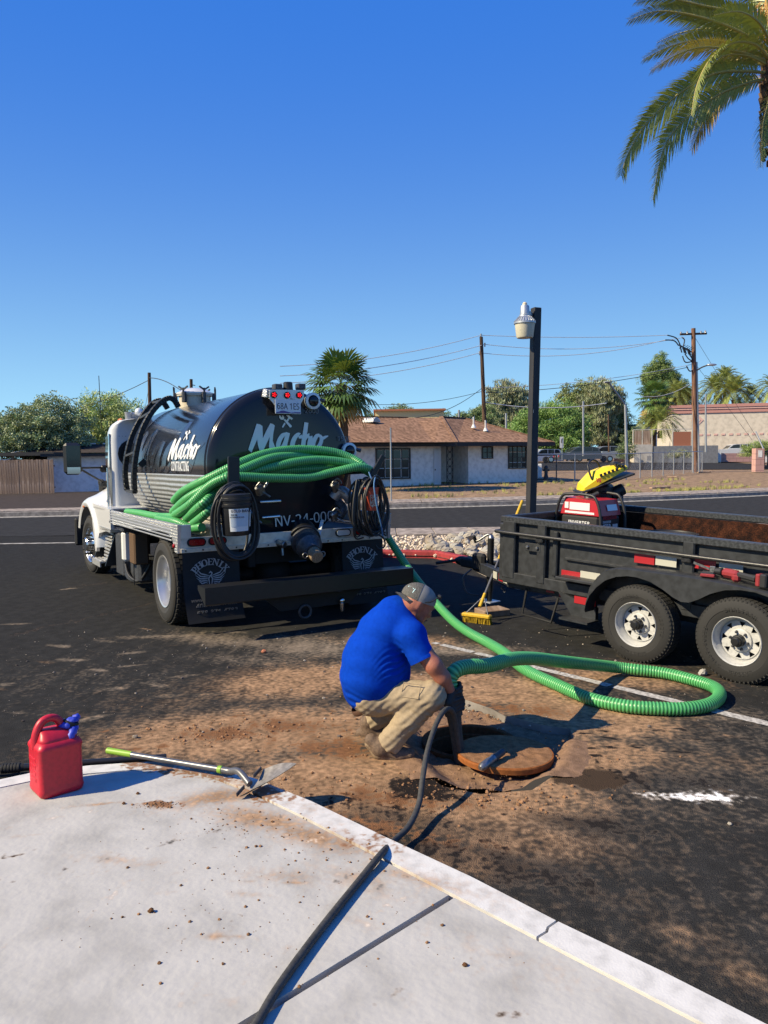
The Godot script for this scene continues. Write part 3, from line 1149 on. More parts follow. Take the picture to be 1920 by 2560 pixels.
	for i in 16:
		var pp := V3(rng.randf_range(-2.2, 0.3), 0, rng.randf_range(-3.7, -2.2))
		SL.append(at2(pp, rng.randf_range(0.3, 0.8), rng.randf_range(0.004, 0.012), -31.0 + rng.randf_range(-6, 6), rng.randf_range(0.3, 0.42), 0.9, 3 if i % 3 == 0 else 4))
	# shoe prints: rows of short bars
	for f in [V3(-1.107, 0.12, -3.066), V3(-0.663, 0.12, -2.709), V3(0.196, 0.12, -2.474), V3(-0.45, 0.12, -2.569), V3(-1.382, 0.12, -3.133)]:
		var turn := rng.randf_range(-40, 20)
		for k in 9:
			for s in [-1, 1]:
				var o := V3(cos(deg_to_rad(turn)) * k * 0.026 - sin(deg_to_rad(turn)) * s * 0.024, 0, sin(deg_to_rad(turn)) * k * 0.026 + cos(deg_to_rad(turn)) * s * 0.024)
				SL.append(at2(f + o, 0.018, 0.006, turn + 60.0 * s, 0.55, 0.6, 0 if k % 2 else 2))
	# paint strip: soil trodden over the nose
	for i in 7:
		var a: Vector3 = SLAB_OUT[5 + mini(i, 6)]
		SL.append(at2(a + V3(-0.05, 0, 0.06), 0.26 - 0.015 * i, 0.09, 25, 0.85 - 0.07 * i, 0.6, 0 if i % 2 else 5))
	var sx0 := -3.0
	var sz0 := -5.0
	var ssp := 4.5
	var slay := stain_layer(1024, sx0, sz0, ssp, SL, 77)
	var slab_m := stained("concrete", slay)
	mk("kerb_white", Color(0.60, 0.59, 0.57), 0.75, 0.0, "soft", 1.6, "n_fine", 1.6, 0.15)
	M.kerb_white.uv1_world_triplanar = true
	var nose_m := stained("kerb_white", slay)
	var joint_a: Vector3 = SLAB_IN[12]
	var joint_b := V3(-0.453, 0.12, -2.265)
	var dirj := (joint_b - joint_a).normalized()
	var far_b := joint_a + dirj * 4.0
	# two panels of the slab with a tooled joint between
	var cross := V3(-dirj.z, 0, dirj.x)
	var left := PackedVector2Array()
	for k in 13:
		left.append(d2(SLAB_IN[k]) + V2(-0.004, 0.004))
	left[12] += d2(cross * -0.004)
	var sgn := 1.0 if cross.x > 0 else -1.0
	left[12] = d2(joint_a - cross * sgn * 0.006) + V2(-0.004, 0.004)
	left.append(d2(far_b - cross * sgn * 0.006))
	left.append(V2(-6, 3.0))
	left.append(V2(-6, SLAB_IN[0].z))
	var right := PackedVector2Array()
	right.append(d2(joint_a + cross * sgn * 0.006) + V2(-0.002, 0.004))
	for k in range(13, SLAB_IN.size()):
		right.append(d2(SLAB_IN[k]) + V2(-0.004, 0.004))
	right.append(V2(3.2, 2.0))
	right.append(d2(far_b + cross * sgn * 0.006))
	for pl in [left, right]:
		var s2 := slab_uv(pl, -0.02, 0.12, 0.008, sx0, sz0, ssp)
		struct("concrete_slab", s2, slab_m)
	struct("slab_bed", sheet(PackedVector2Array([d2(SLAB_IN[0]), d2(SLAB_IN[5]), d2(SLAB_IN[9]), d2(SLAB_IN[12]), d2(SLAB_IN[16]), V2(3.1, 1.9), V2(-5.9, 2.9)]), 0.085), M.kerb_gray)
	# painted kerb in three lengths with a crack
	var crack := [13, 1]
	for seg in [[0, 13], [13, 16]]:
		var p := PackedVector2Array()
		for k in range(seg[0], seg[1] + 1):
			var v := d2(SLAB_OUT[k])
			if k == 13:
				v += V2(0.001, 0.0008) * (-1 if seg[1] == 13 else 1)
			p.append(v)
		for k in range(seg[1], seg[0] - 1, -1):
			var v := d2(SLAB_IN[k])
			if k == 13:
				v += V2(0.001, 0.0008) * (-1 if seg[1] == 13 else 1)
				if seg[1] == 13:
					p.append(v.lerp(d2(SLAB_OUT[13]), 0.66) + V2(-0.012, 0.006))
					p.append(v.lerp(d2(SLAB_OUT[13]), 0.3) + V2(0.012, -0.004))
				p.append(v)
				if seg[0] == 13:
					p.append(v.lerp(d2(SLAB_OUT[13]), 0.3) + V2(0.013, -0.003))
					p.append(v.lerp(d2(SLAB_OUT[13]), 0.66) + V2(-0.011, 0.007))
				continue
			p.append(v)
		struct("painted_kerb", slab_uv(p, -0.02, 0.1205, 0.004, sx0, sz0, ssp), nose_m)

func slab_uv(poly: PackedVector2Array, y0: float, y1: float, bev: float, x0: float, z0: float, span: float) -> SurfaceTool:
	uv2_frame = V3(x0, z0, span)
	var st := slab(poly, y0, y1, bev)
	uv2_frame = Vector3.ZERO
	return st

func build_lot_marks() -> void:
	# worn white line between the parking places: chips along both edges
	var a := V3(0.481, 0.004, -7.683)
	var b := V3(2.75, 0.004, -5.063)
	var st := sb()
	flat(st)
	var d := (b - a).normalized()
	var w := V3(-d.z, 0, d.x) * 0.052
	var n := 90
	var e0 := []
	var e1 := []
	for i in n + 1:
		var p := a.lerp(b, float(i) / n)
		var wear := 0.75 + 0.25 * float(i) / n
		e0.append(p + w * wear * rng.randf_range(0.82, 1.06))
		e1.append(p - w * wear * rng.randf_range(0.82, 1.06))
	for i in n:
		if rng.randf() < 0.04 - 0.03 * i / n:
			continue
		quad(st, e0[i], e0[i + 1], e1[i + 1], e1[i])
	mk("line_paint", Color(0.60, 0.57, 0.53), 0.9, 0.0, "blotch", 4.0)
	struct("parking_line", st, M.line_paint)
	# planting bed with a red kerb, gravel and loose stones
	var bed := PackedVector2Array([V2(-4.2, -18.1), V2(-4.4, -16.2), V2(-3.6, -15.2), V2(-0.125, -14.559), V2(0.904, -14.341), V2(1.327, -13.471), V2(1.463, -12.814), V2(1.550, -12.440), V2(1.864, -10.856), V2(3.4, -10.2), V2(6.5, -10.6), V2(12, -13), V2(12, -18.1)])
	struct("gravel_bed", sheet(bed, 0.05), M.gravel)
	var g: Node3D = get_node("gravel_bed")
	# pebbles on the bed
	var xs := []
	var cols := []
	for i in 2600:
		var p := V2(rng.randf_range(-1.5, 4.0), rng.randf_range(-18.0, -12.0))
		if not Geometry2D.is_point_in_polygon(p, bed):
			continue
		var s := rng.randf_range(0.018, 0.04)
		xs.append(Transform3D(Basis.from_euler(V3(rng.randf() * 6, rng.randf() * 6, 0)).scaled(Vector3.ONE * s), V3(p.x, 0.055, p.y)))
		var t := rng.randf()
		cols.append(Color(0.62, 0.5, 0.38).lerp(Color(0.75, 0.66, 0.55), t) * rng.randf_range(0.7, 1.05))
	mv("pebble", 0.95)
	multi("pebble_cover", stone_mesh(3), xs, M.pebble, g, cols)
	# broken stones heaped beside the kerb
	var sm := []
	for i in 7:
		sm.append(stone_mesh(40 + i, 0.3))
	var heap_a := V3(0.904, 0, -16.199)
	for i in 230:
		var u := rng.randf()
		var x := lerpf(0.85, 4.2, pow(u, 0.8))
		var zb := lerpf(-16.6, -18.0, clampf((x - 0.9) / 1.2, 0, 1))
		var zf := lerpf(-15.2, -12.3, clampf((x - 0.9) / 0.9, 0, 1))
		if x > 2.1:
			zf = -12.6
		var z := rng.randf_range(zb, zf)
		if not Geometry2D.is_point_in_polygon(V2(x, z), bed):
			continue
		var s := rng.randf_range(0.07, 0.155)
		var o := obj("stone", sm[i % 7], M[["stone_a", "stone_c", "stone_b", "stone_a", "stone_c", "stone_a", "stone_d" if i % 5 == 0 else "stone_b"][i % 7]], g)
		o.position = V3(x, 0.05 + s * 0.35 + rng.randf_range(0, 0.05), z)
		o.rotation = V3(rng.randf_range(-0.5, 0.5), rng.randf() * 6.28, rng.randf_range(-0.5, 0.5))
		o.scale = V3(s * rng.randf_range(0.9, 1.3), s * rng.randf_range(0.65, 0.95), s)
	# red kerb
	var kl := [V2(-4.2, -18.0), V2(-4.4, -16.2), V2(-3.6, -15.2), V2(-0.125, -14.559), V2(0.904, -14.341), V2(1.327, -13.471), V2(1.441, -13.106)]
	struct("red_kerb", kerb_mesh(kl, 0.16, 0.14, 0.03), M.kerb_red)
	# unpainted kerb behind the tongue of the trailer
	kl = [V2(1.481, -12.627), V2(1.528, -12.266), V2(1.852, -10.789), V2(3.4, -10.15), V2(6.5, -10.5), V2(12, -13)]
	struct("plain_kerb", kerb_mesh(kl, 0.2, 0.15, 0.12), M.sidewalk)
	# near sidewalk in panels
	var x := -4.3
	while x < 14.0:
		var w2 := 0.92
		var za := -18.1 - 0.02 * x
		var p := PackedVector2Array([V2(x, za), V2(x + w2 - 0.012, za - 0.02), V2(x + w2 - 0.012, za - 1.62), V2(x, za - 1.6)])
		var pa := slab(p, -0.02, 0.10, 0.012)
		var nd := struct("sidewalk_panel", pa, M.sidewalk)
		x += w2
	# concrete gutter between the lot and the street on the left
	struct("gutter", sheet(PackedVector2Array([V2(-40, -17.2), V2(-4.5, -17.95), V2(-4.5, -18.17), V2(-40, -17.42)]), 0.004), M.gutter)

func kerb_mesh(line: Array, w: float, h: float, taper: float) -> SurfaceTool:
	var st := sb()
	flat(st)
	var pts := []
	for p in line:
		pts.append(V3(p.x, 0, p.y))
	var sec := []
	for i in pts.size():
		var a: Vector3 = pts[maxi(i - 1, 0)]
		var b: Vector3 = pts[mini(i + 1, pts.size() - 1)]
		var n := (b - a).normalized().cross(Vector3.UP)
		var hh := h
		if i == pts.size() - 1:
			hh = taper
		var p: Vector3 = pts[i]
		sec.append([p - n * 0.015 + V3(0, -0.02, 0), p - n * 0.03 + V3(0, hh - 0.03, 0), p - n * 0.055 + V3(0, hh, 0), p - n * w + V3(0, hh, 0), p - n * (w + 0.01) + V3(0, -0.02, 0)])
	for i in pts.size() - 1:
		for k in 4:
			quad(st, sec[i][k], sec[i][k + 1], sec[i + 1][k + 1], sec[i + 1][k])
	for i in [0, pts.size() - 1]:
		tri(st, sec[i][0], sec[i][1], sec[i][4])
		tri(st, sec[i][1], sec[i][3], sec[i][4])
		tri(st, sec[i][1], sec[i][2], sec[i][3])
	return st

func build_far_ground() -> void:
	# the street beyond the bed
	var a := []
	var b := []
	var c := []
	var dd := []
	var ee := []
	for i in 41:
		var x := -60.0 + i * 3.0
		a.append(V2(x, -19.75 if x > -9 else -19.75))
		var k := kerb_line(x)
		b.append(V2(x, k + 0.5))
		c.append(V2(x, k + 0.02))
		dd.append(V2(x, k - 0.16))
		ee.append(V2(x, k - 1.9))
	var st := sb()
	smooth(st)
	for i in a.size() - 1:
		quad(st, V3(a[i].x, 0, a[i].y), V3(a[i + 1].x, 0, a[i + 1].y), V3(b[i + 1].x, 0, b[i + 1].y), V3(b[i].x, 0, b[i].y))
	struct("street", st, M.road)
	st = sb()
	smooth(st)
	for i in a.size() - 1:
		quad(st, V3(b[i].x, 0.002, b[i].y), V3(b[i + 1].x, 0.002, b[i + 1].y), V3(c[i + 1].x, 0.012, c[i + 1].y), V3(c[i].x, 0.012, c[i].y))
	struct("street_gutter", st, M.gutter)
	st = sb()
	for i in a.size() - 1:
		smooth(st)
		quad(st, V3(c[i].x, -0.02, c[i].y), V3(c[i + 1].x, -0.02, c[i + 1].y), V3(c[i + 1].x, 0.15, c[i + 1].y - 0.03), V3(c[i].x, 0.15, c[i].y - 0.03))
		smooth(st)
		quad(st, V3(c[i].x, 0.15, c[i].y - 0.03), V3(c[i + 1].x, 0.15, c[i + 1].y - 0.03), V3(dd[i + 1].x, 0.17, dd[i + 1].y), V3(dd[i].x, 0.17, dd[i].y))
	struct("street_kerb", st, M.kerb_gray)
	# far sidewalk in panels
	var x := -24.0
	while x < 32.0:
		var w := 1.5
		var q := []
		for p in [V2(x, kerb_line(x) - 0.165), V2(x + w - 0.03, kerb_line(x + w) - 0.165), V2(x + w - 0.03, kerb_line(x + w) - 1.75), V2(x, kerb_line(x) - 1.75)]:
			q.append(V3(p.x, gh(p.x, p.y) + 0.045, p.y))
		st = sb()
		flat(st)
		quad(st, q[0], q[1], q[2], q[3])
		for k in 4:
			quad(st, q[k] - V3(0, 0.1, 0), q[(k + 1) % 4] - V3(0, 0.1, 0), q[(k + 1) % 4], q[k])
		struct("far_sidewalk_panel", st, M.sidewalk)
		x += w
	# the yards and everything beyond, out to the horizon
	st = sb()
	smooth(st)
	var rows := [0.05, 2, 4, 7, 10, 13, 16, 20, 26, 33, 42, 53, 70, 100, 160, 300, 700, 1500]
	var cols := [-1500, -500, -200, -100, -60, -40, -25, -15, -9, -6, -3, 0, 3, 6, 9, 12, 15, 18, 22, 27, 33, 40, 60, 100, 200, 500, 1500]
	for r in rows.size() - 1:
		for k in cols.size() - 1:
			var q := []
			for p in [[k, r], [k + 1, r], [k + 1, r + 1], [k, r + 1]]:
				var xx: float = cols[p[0]]
				var zz: float = kerb_line(clampf(xx, -60, 40)) - rows[p[1]]
				q.append(V3(xx, gh(clampf(xx, -60, 40), zz), zz))
			quad(st, q[0], q[1], q[2], q[3])
	struct("ground", st, M.yard)
	# paved yard on the left before the fence
	var l0 := []
	var l1 := []
	for i in 9:
		var xx := -40.0 + i * 4.0
		l0.append(V2(xx, kerb_line(xx) - 1.9))
		l1.append(V2(xx, -60))
	struct("paved_yard", ribbon(l0, l1, 0.012), M.sidewalk_dark if M.has("sidewalk_dark") else mk("sidewalk_dark", Color(0.145, 0.12, 0.11), 0.95, 0.0, "asphalt", 0.5))
	# the avenue that runs behind the chain-link fence
	l0 = []
	l1 = []
	var w0 := []
	var w1 := []
	for i in 16:
		var xx := 4.0 + i * 6.0
		l0.append(V2(xx, -58.5 - 0.14 * xx))
		l1.append(V2(xx, -86.0 - 0.10 * xx))
		w0.append(V2(xx, -86.2 - 0.10 * xx))
		w1.append(V2(xx, -90.0 - 0.10 * xx))
	struct("avenue", ribbon(l0, l1, 0.03), M.road)
	struct("avenue_sidewalk", ribbon(w0, w1, 0.12), M.sidewalk)
	# dry grass along the far sidewalk and by the house
	var gm := sb()
	flat(gm)
	for k in 9:
		var aa := rng.randf() * TAU
		var o := V3(cos(aa), 0, sin(aa)) * rng.randf_range(0, 0.05)
		var tip := o + V3(rng.randf_range(-0.06, 0.06), rng.randf_range(0.05, 0.13), rng.randf_range(-0.06, 0.06))
		tri(gm, o + V3(0.006, 0, 0), tip, o - V3(0.006, 0, 0))
	gm.generate_normals()
	var gmesh := gm.commit()
	var xs := []
	for i in 2600:
		var xx := rng.randf_range(-1, 20)
		var zz := 0.0
		if i % 3 == 0:
			zz = kerb_line(xx) - 1.9 - absf(rng.randfn(0, 0.5))
		elif i % 3 == 1:
			zz = -36.0 - rng.randf_range(0, 5.0) - 0.3 * maxf(xx, 0)
		else:
			zz = kerb_line(xx) - rng.randf_range(2, 9)
		var pn := sin(xx * 1.3 + 2.0 * sin(zz)) + sin(zz * 1.7 + xx)
		if pn < 0.45:
			continue
		xs.append(Transform3D(Basis(Vector3.UP, rng.randf() * 6).scaled(Vector3.ONE * rng.randf_range(0.7, 1.8)), V3(xx, gh(xx, zz), zz)))
	var gg := multi("dry_grass", gmesh, xs, M.dry_grass, self)
	tag(gg, "sparse dry grass tufts on the bare yard by the street", "grass")


# ---------------------------------------------------------------- buildings
func face(st: SurfaceTool, p: Array, out: Vector3) -> void:
	flat(st)
	var n: Vector3 = (p[1] - p[0]).cross(p[2] - p[0])
	var q := p.duplicate()
	if n.dot(out) < 0:
		q.reverse()
	for i in range(1, q.size() - 1):
		tri(st, q[0], q[i], q[i + 1])

func window_unit(parent: Node3D, x0: float, x1: float, y0: float, y1: float, z: float, nx: int, ny: int, fr := 0.06) -> void:
	var w := Node3D.new()
	put(w, "window", parent)
	var st := sb()
	box(st, V3((x0 + x1) / 2, y1 - fr / 2, z), V3(x1 - x0, fr, 0.09))
	box(st, V3((x0 + x1) / 2, y0 + fr / 2, z), V3(x1 - x0, fr, 0.09))
	box(st, V3(x0 + fr / 2, (y0 + y1) / 2, z), V3(fr, y1 - y0 - 2 * fr, 0.09))
	box(st, V3(x1 - fr / 2, (y0 + y1) / 2, z), V3(fr, y1 - y0 - 2 * fr, 0.09))
	obj("frame", st, M.frame_dark, w)
	st = sb()
	for i in range(1, nx):
		box(st, V3(lerpf(x0, x1, float(i) / nx), (y0 + y1) / 2, z - 0.01), V3(0.035, y1 - y0 - 2 * fr, 0.05))
	for i in range(1, ny):
		box(st, V3((x0 + x1) / 2, lerpf(y0, y1, float(i) / ny), z - 0.008), V3(x1 - x0 - 2 * fr, 0.035, 0.044))
	if nx > 1 or ny > 1:
		obj("glazing_bars", st, M.frame_dark, w)
	for i in nx:
		for j in ny:
			st = sb()
			var ax := lerpf(x0 + fr, x1 - fr, float(i) / nx) + 0.018
			var bx := lerpf(x0 + fr, x1 - fr, float(i + 1) / nx) - 0.018
			var ay := lerpf(y0 + fr, y1 - fr, float(j) / ny) + 0.018
			var by := lerpf(y0 + fr, y1 - fr, float(j + 1) / ny) - 0.018
			box(st, V3((ax + bx) / 2, (ay + by) / 2, z - 0.02), V3(bx - ax, by - ay, 0.01), Basis.from_euler(V3(rng.randf_range(-0.01, 0.01), rng.randf_range(-0.012, 0.012), 0)))
			obj("pane", st, M.glass_far, w)

func build_house() -> void:
	var t := thing("bungalow", "low white bungalow with brown shingle hip roof across the street", "house", V3(0.12, 0.3, -40), 0.4312)
	# walls with openings left for the door recess
	var st := sb()
	box(st, V3(-2.6, 1.0, -4.0), V3(11.7, 2.9, 8.0))
	box(st, V3(7.2, 1.0, -3.95), V3(4.6, 2.9, 8.1))
	box(st, V3(4.08, 1.0, -4.9), V3(1.66, 2.9, 6.2))
	obj("wall", st, M.stucco, t)
	st = sb()
	box(st, V3(4.08, -0.25, -0.5), V3(1.6, 0.5, 2.4))
	obj("porch_floor", st, M.kerb_gray, t)
	# windows stand in shallow dark reveals
	window_unit(t, -0.58, 1.42, 0.55, 2.16, 0.02, 4, 3, 0.08)
	window_unit(t, 5.74, 6.46, 1.55, 2.22, 0.13, 2, 2)
	window_unit(t, 7.46, 8.69, 0.98, 2.25, 0.13, 4, 4)
	# front door behind an iron screen
	var d := Node3D.new()
	put(d, "door", t)
	st = sb()
	box(st, V3(3.02, 1.05, 0.03), V3(0.42, 2.06, 0.06))
	obj("door_leaf", st, M.door_white, d)
	st = sb()
	for k in 5:
		box(st, V3(2.86 + k * 0.08, 1.05, 0.07), V3(0.014, 2.0, 0.014))
	for k in 7:
		box(st, V3(3.02, 0.1 + k * 0.32, 0.073), V3(0.4, 0.014, 0.014))
	obj("screen_bars", st, M.door_white, d)
	st = sb()
	blob(st, V3(2.86, 1.0, 0.1), V3(0.03, 0.05, 0.03), 8)
	obj("handle", st, M.frame_dark, d)
	# iron trellis post of the porch
	st = sb()
	for s in [3.34, 3.7]:
		box(st, V3(s, 1.15, 0.5), V3(0.045, 2.36, 0.045))
	for k in 6:
		var y := 0.22 + k * 0.38
		var p := []
		for a in 17:
			var aa := TAU * a / 16
			p.append(V3(3.52 + cos(aa) * 0.13, y + sin(aa) * 0.17, 0.5))
		tube(st, p, 0.016, 5, false)
		bar(st, V3(3.34, y - 0.19, 0.5), V3(3.7, y - 0.19, 0.5), 0.025, 0.025)
	obj("porch_trellis", st, M.frame_dark, t)
	st = sb()
	box(st, V3(3.1, 2.32, 0.5), V3(1.2, 0.12, 0.12))
	obj("porch_beam", st, M.door_white, t)
	# roof
	var e0 := V3(-8.6, 2.42, 0.6)
	var e1 := V3(2.5, 2.42, 0.6)
	var c0 := V3(3.65, 2.42, 1.0)
	var c1 := V3(10.1, 2.42, 0.85)
	var c2 := V3(10.1, 2.42, -8.6)
	var b0 := V3(-8.6, 2.42, -8.6)
	var r0 := V3(-4.6, 4.05, -4.2)
	var v := V3(3.4, 3.72, -2.9)
	var v2 := V3(3.4, 4.0, -4.2)
	var p0 := V3(4.8, 3.98, -2.7)
	var p2 := V3(6.9, 3.98, -3.6)
	st = sb()
	face(st, [e0, e1, v, v2, r0], V3(0, 1, 1))
	face(st, [e1, c0, p0, v], V3(-1, 1, 1))
	face(st, [c0, c1, p2, p0], V3(0, 1, 1))
	face(st, [c1, c2, p2], V3(1, 1, 0))
	face(st, [c2, b0, r0, v2, p2], V3(0, 1, -1))
	face(st, [v, p0, p2, v2], V3(0, 1, 0))
	face(st, [b0, e0, r0], V3(-1, 1, 0))
	face(st, [e0, e1, c0, c1, c2, b0], V3(0, -1, 0))
	var roof := obj("roof", st, M.shingle, t)
	st = sb()
	for q in [[e0, e1], [e1, c0], [c0, c1], [c1, c2], [b0, e0]]:
		bar(st, q[0] + V3(0, -0.08, 0), q[1] + V3(0, -0.08, 0), 0.05, 0.22)
	obj("fascia", st, M.fascia, roof)
	st = sb()
	for q in [[c0, p0], [c1, p2], [p0, p2], [r0, v2]]:
		bar(st, q[0] + V3(0, 0.02, 0), q[1] + V3(0, 0.02, 0), 0.2, 0.03)
	obj("ridge_cap", st, M.shingle, roof)
	# half-round roof vent
	st = sb()
	var poly := PackedVector2Array()
	for k in 13:
		var a := PI * k / 12
		poly.append(V2(cos(a) * 0.33, sin(a) * 0.26))
	prism(st, poly, 0.75, Transform3D(Basis(Vector3.UP, 0.5), V3(0.35, 3.64, -3.3)))
	obj("roof_vent", st, M.sign_white, roof)
	st = sb()
	for k in 4:
		box(st, Transform3D(Basis(Vector3.UP, 0.5), V3(0.35, 3.64, -3.3)) * V3(0, 0.04 + k * 0.05, 0.762), V3(0.5 - k * 0.1, 0.03, 0.02), Basis(Vector3.UP, 0.5))
	obj("louvre", st, M.galv, roof)
	for q in [V3(6.1, 3.3, -1.3), V3(6.7, 3.1, -1.0)]:
		st = sb()
		cyl(st, q, q + V3(0, 0.62, 0), 0.05, 0.05, 8)
		lathe(st, [V2(0.16, 0.0), V2(0.06, 0.2)], 8, Transform3D(Basis(), q))
		obj("vent_pipe", st, M.sign_white, roof)
	# yellow building behind the roof
	var yb := thing("yellow_building", "pale yellow building with a brick-red coping showing over the bungalow roof", "building", V3(2.41, 1.46, -70))
	st = sb()
	box(st, V3(0, 1.85, -4), V3(6.2, 5.9, 8))
	obj("wall", st, M.yellow_wall, yb)
	st = sb()
	box(st, V3(0, 4.87, -3.96), V3(6.5, 0.16, 8.4))
	obj("coping", st, M.brick_trim, yb)

func build_left_background() -> void:
	# wooden fence, board by board
	var a := V3(-23.69, 0.05, -44.3)
	var b := V3(-19.09, 0.11, -44.8)
	a.y = 0.15
	b.y = 0.15
	var t := thing("wooden_fence", "weathered brown board fence at the left across the street", "fence", a, atan2(-(b - a).z, (b - a).x))
	var l := a.distance_to(b)
	var x := 0.0
	var ms := [M.fence_wood, M.fence_wood_b, M.fence_wood_c]
	var bm := []
	for i in 3:
		var st := sb()
		box(st, V3(0.066, 0.98, 0), V3(0.13, 1.96, 0.022), Basis(), 0.004)
		st.generate_normals()
		bm.append(st.commit())
	while x < l - 0.1:
		var o := obj("board", bm[0], ms[rng.randi() % 3], t)
		o.position = V3(x, rng.randf_range(-0.015, 0.02), rng.randf_range(-0.006, 0.006))
		x += 0.139
	var s2 := sb()
	for y in [0.35, 1.6]:
		box(s2, V3(l / 2, y, -0.05), V3(l, 0.09, 0.04))
	obj("rail", s2, M.fence_wood_c, t)
	# white outbuilding wall
	var w := V3(-19.79, 0.16, -46)
	w.y = 0.15
	var wb := thing("white_outbuilding", "white plastered building with flat dark eave beside the board fence", "building", w, 0.37)
	var st := sb()
	box(st, V3(4.0, 1.07, -3.0), V3(8.4, 2.2, 6.0))
	obj("wall", st, M.stucco_blue, wb)
	st = sb()
	box(st, V3(3.9, 2.22, -2.9), V3(8.9, 0.16, 6.9))
	obj("roof", st, M.fascia, wb)
	# carport with open front and pale trim behind the fence
	var cp := thing("carport", "low dark carport roof with pale battens behind the board fence", "carport", V3(-22.63, 0.05, -49))
	st = sb()
	box(st, V3(-1.0, 2.42, 0), V3(7.6, 0.2, 5.0))
	var roof := obj("roof", st, M.frame_dark, cp)
	for k in 4:
		st = sb()
		box(st, V3(-4.4 + k * 2.3, 1.15, 2.2), V3(0.14, 2.3, 0.14))
		obj("post", st, M.fence_wood_c, cp)
	st = sb()
	box(st, V3(-1.0, 1.0, -1.5), V3(7.4, 2.3, 0.1))
	obj("back_wall", st, M.fence_wood_c, cp)
	st = sb()
	var tp := [V3(-1.4, 2.5, -0.5), V3(0.4, 3.1, -3.0), V3(7.6, 3.1, -3.0), V3(7.6, 2.5, -0.5)]
	face(st, tp, V3(0, 1, 1))
	face(st, [tp[0], tp[1], V3(0.4, 2.4, -3.0)], V3(-1, 0, 0))
	obj("tilted_roof", st, M.sidewalk_dark, cp)
	st = sb()
	bar(st, tp[0], tp[1], 0.1, 0.06)
	obj("verge_board", st, M.stucco, cp)
	for k in 9:
		st = sb()
		box(st, V3(0.6 + k * 0.85, 3.13, -2.95), V3(0.34, 0.07, 0.12))
		obj("batten", st, M.stucco, cp)
	st = sb()
	box(st, V3(-0.9, 1.95, 2.3), V3(0.8, 0.24, 0.1), Basis(Vector3.FORWARD, 0.1))
	box(st, V3(-0.4, 2.07, 2.28), V3(0.9, 0.1, 0.1))
	obj("pale_board", st, M.sign_white, cp)

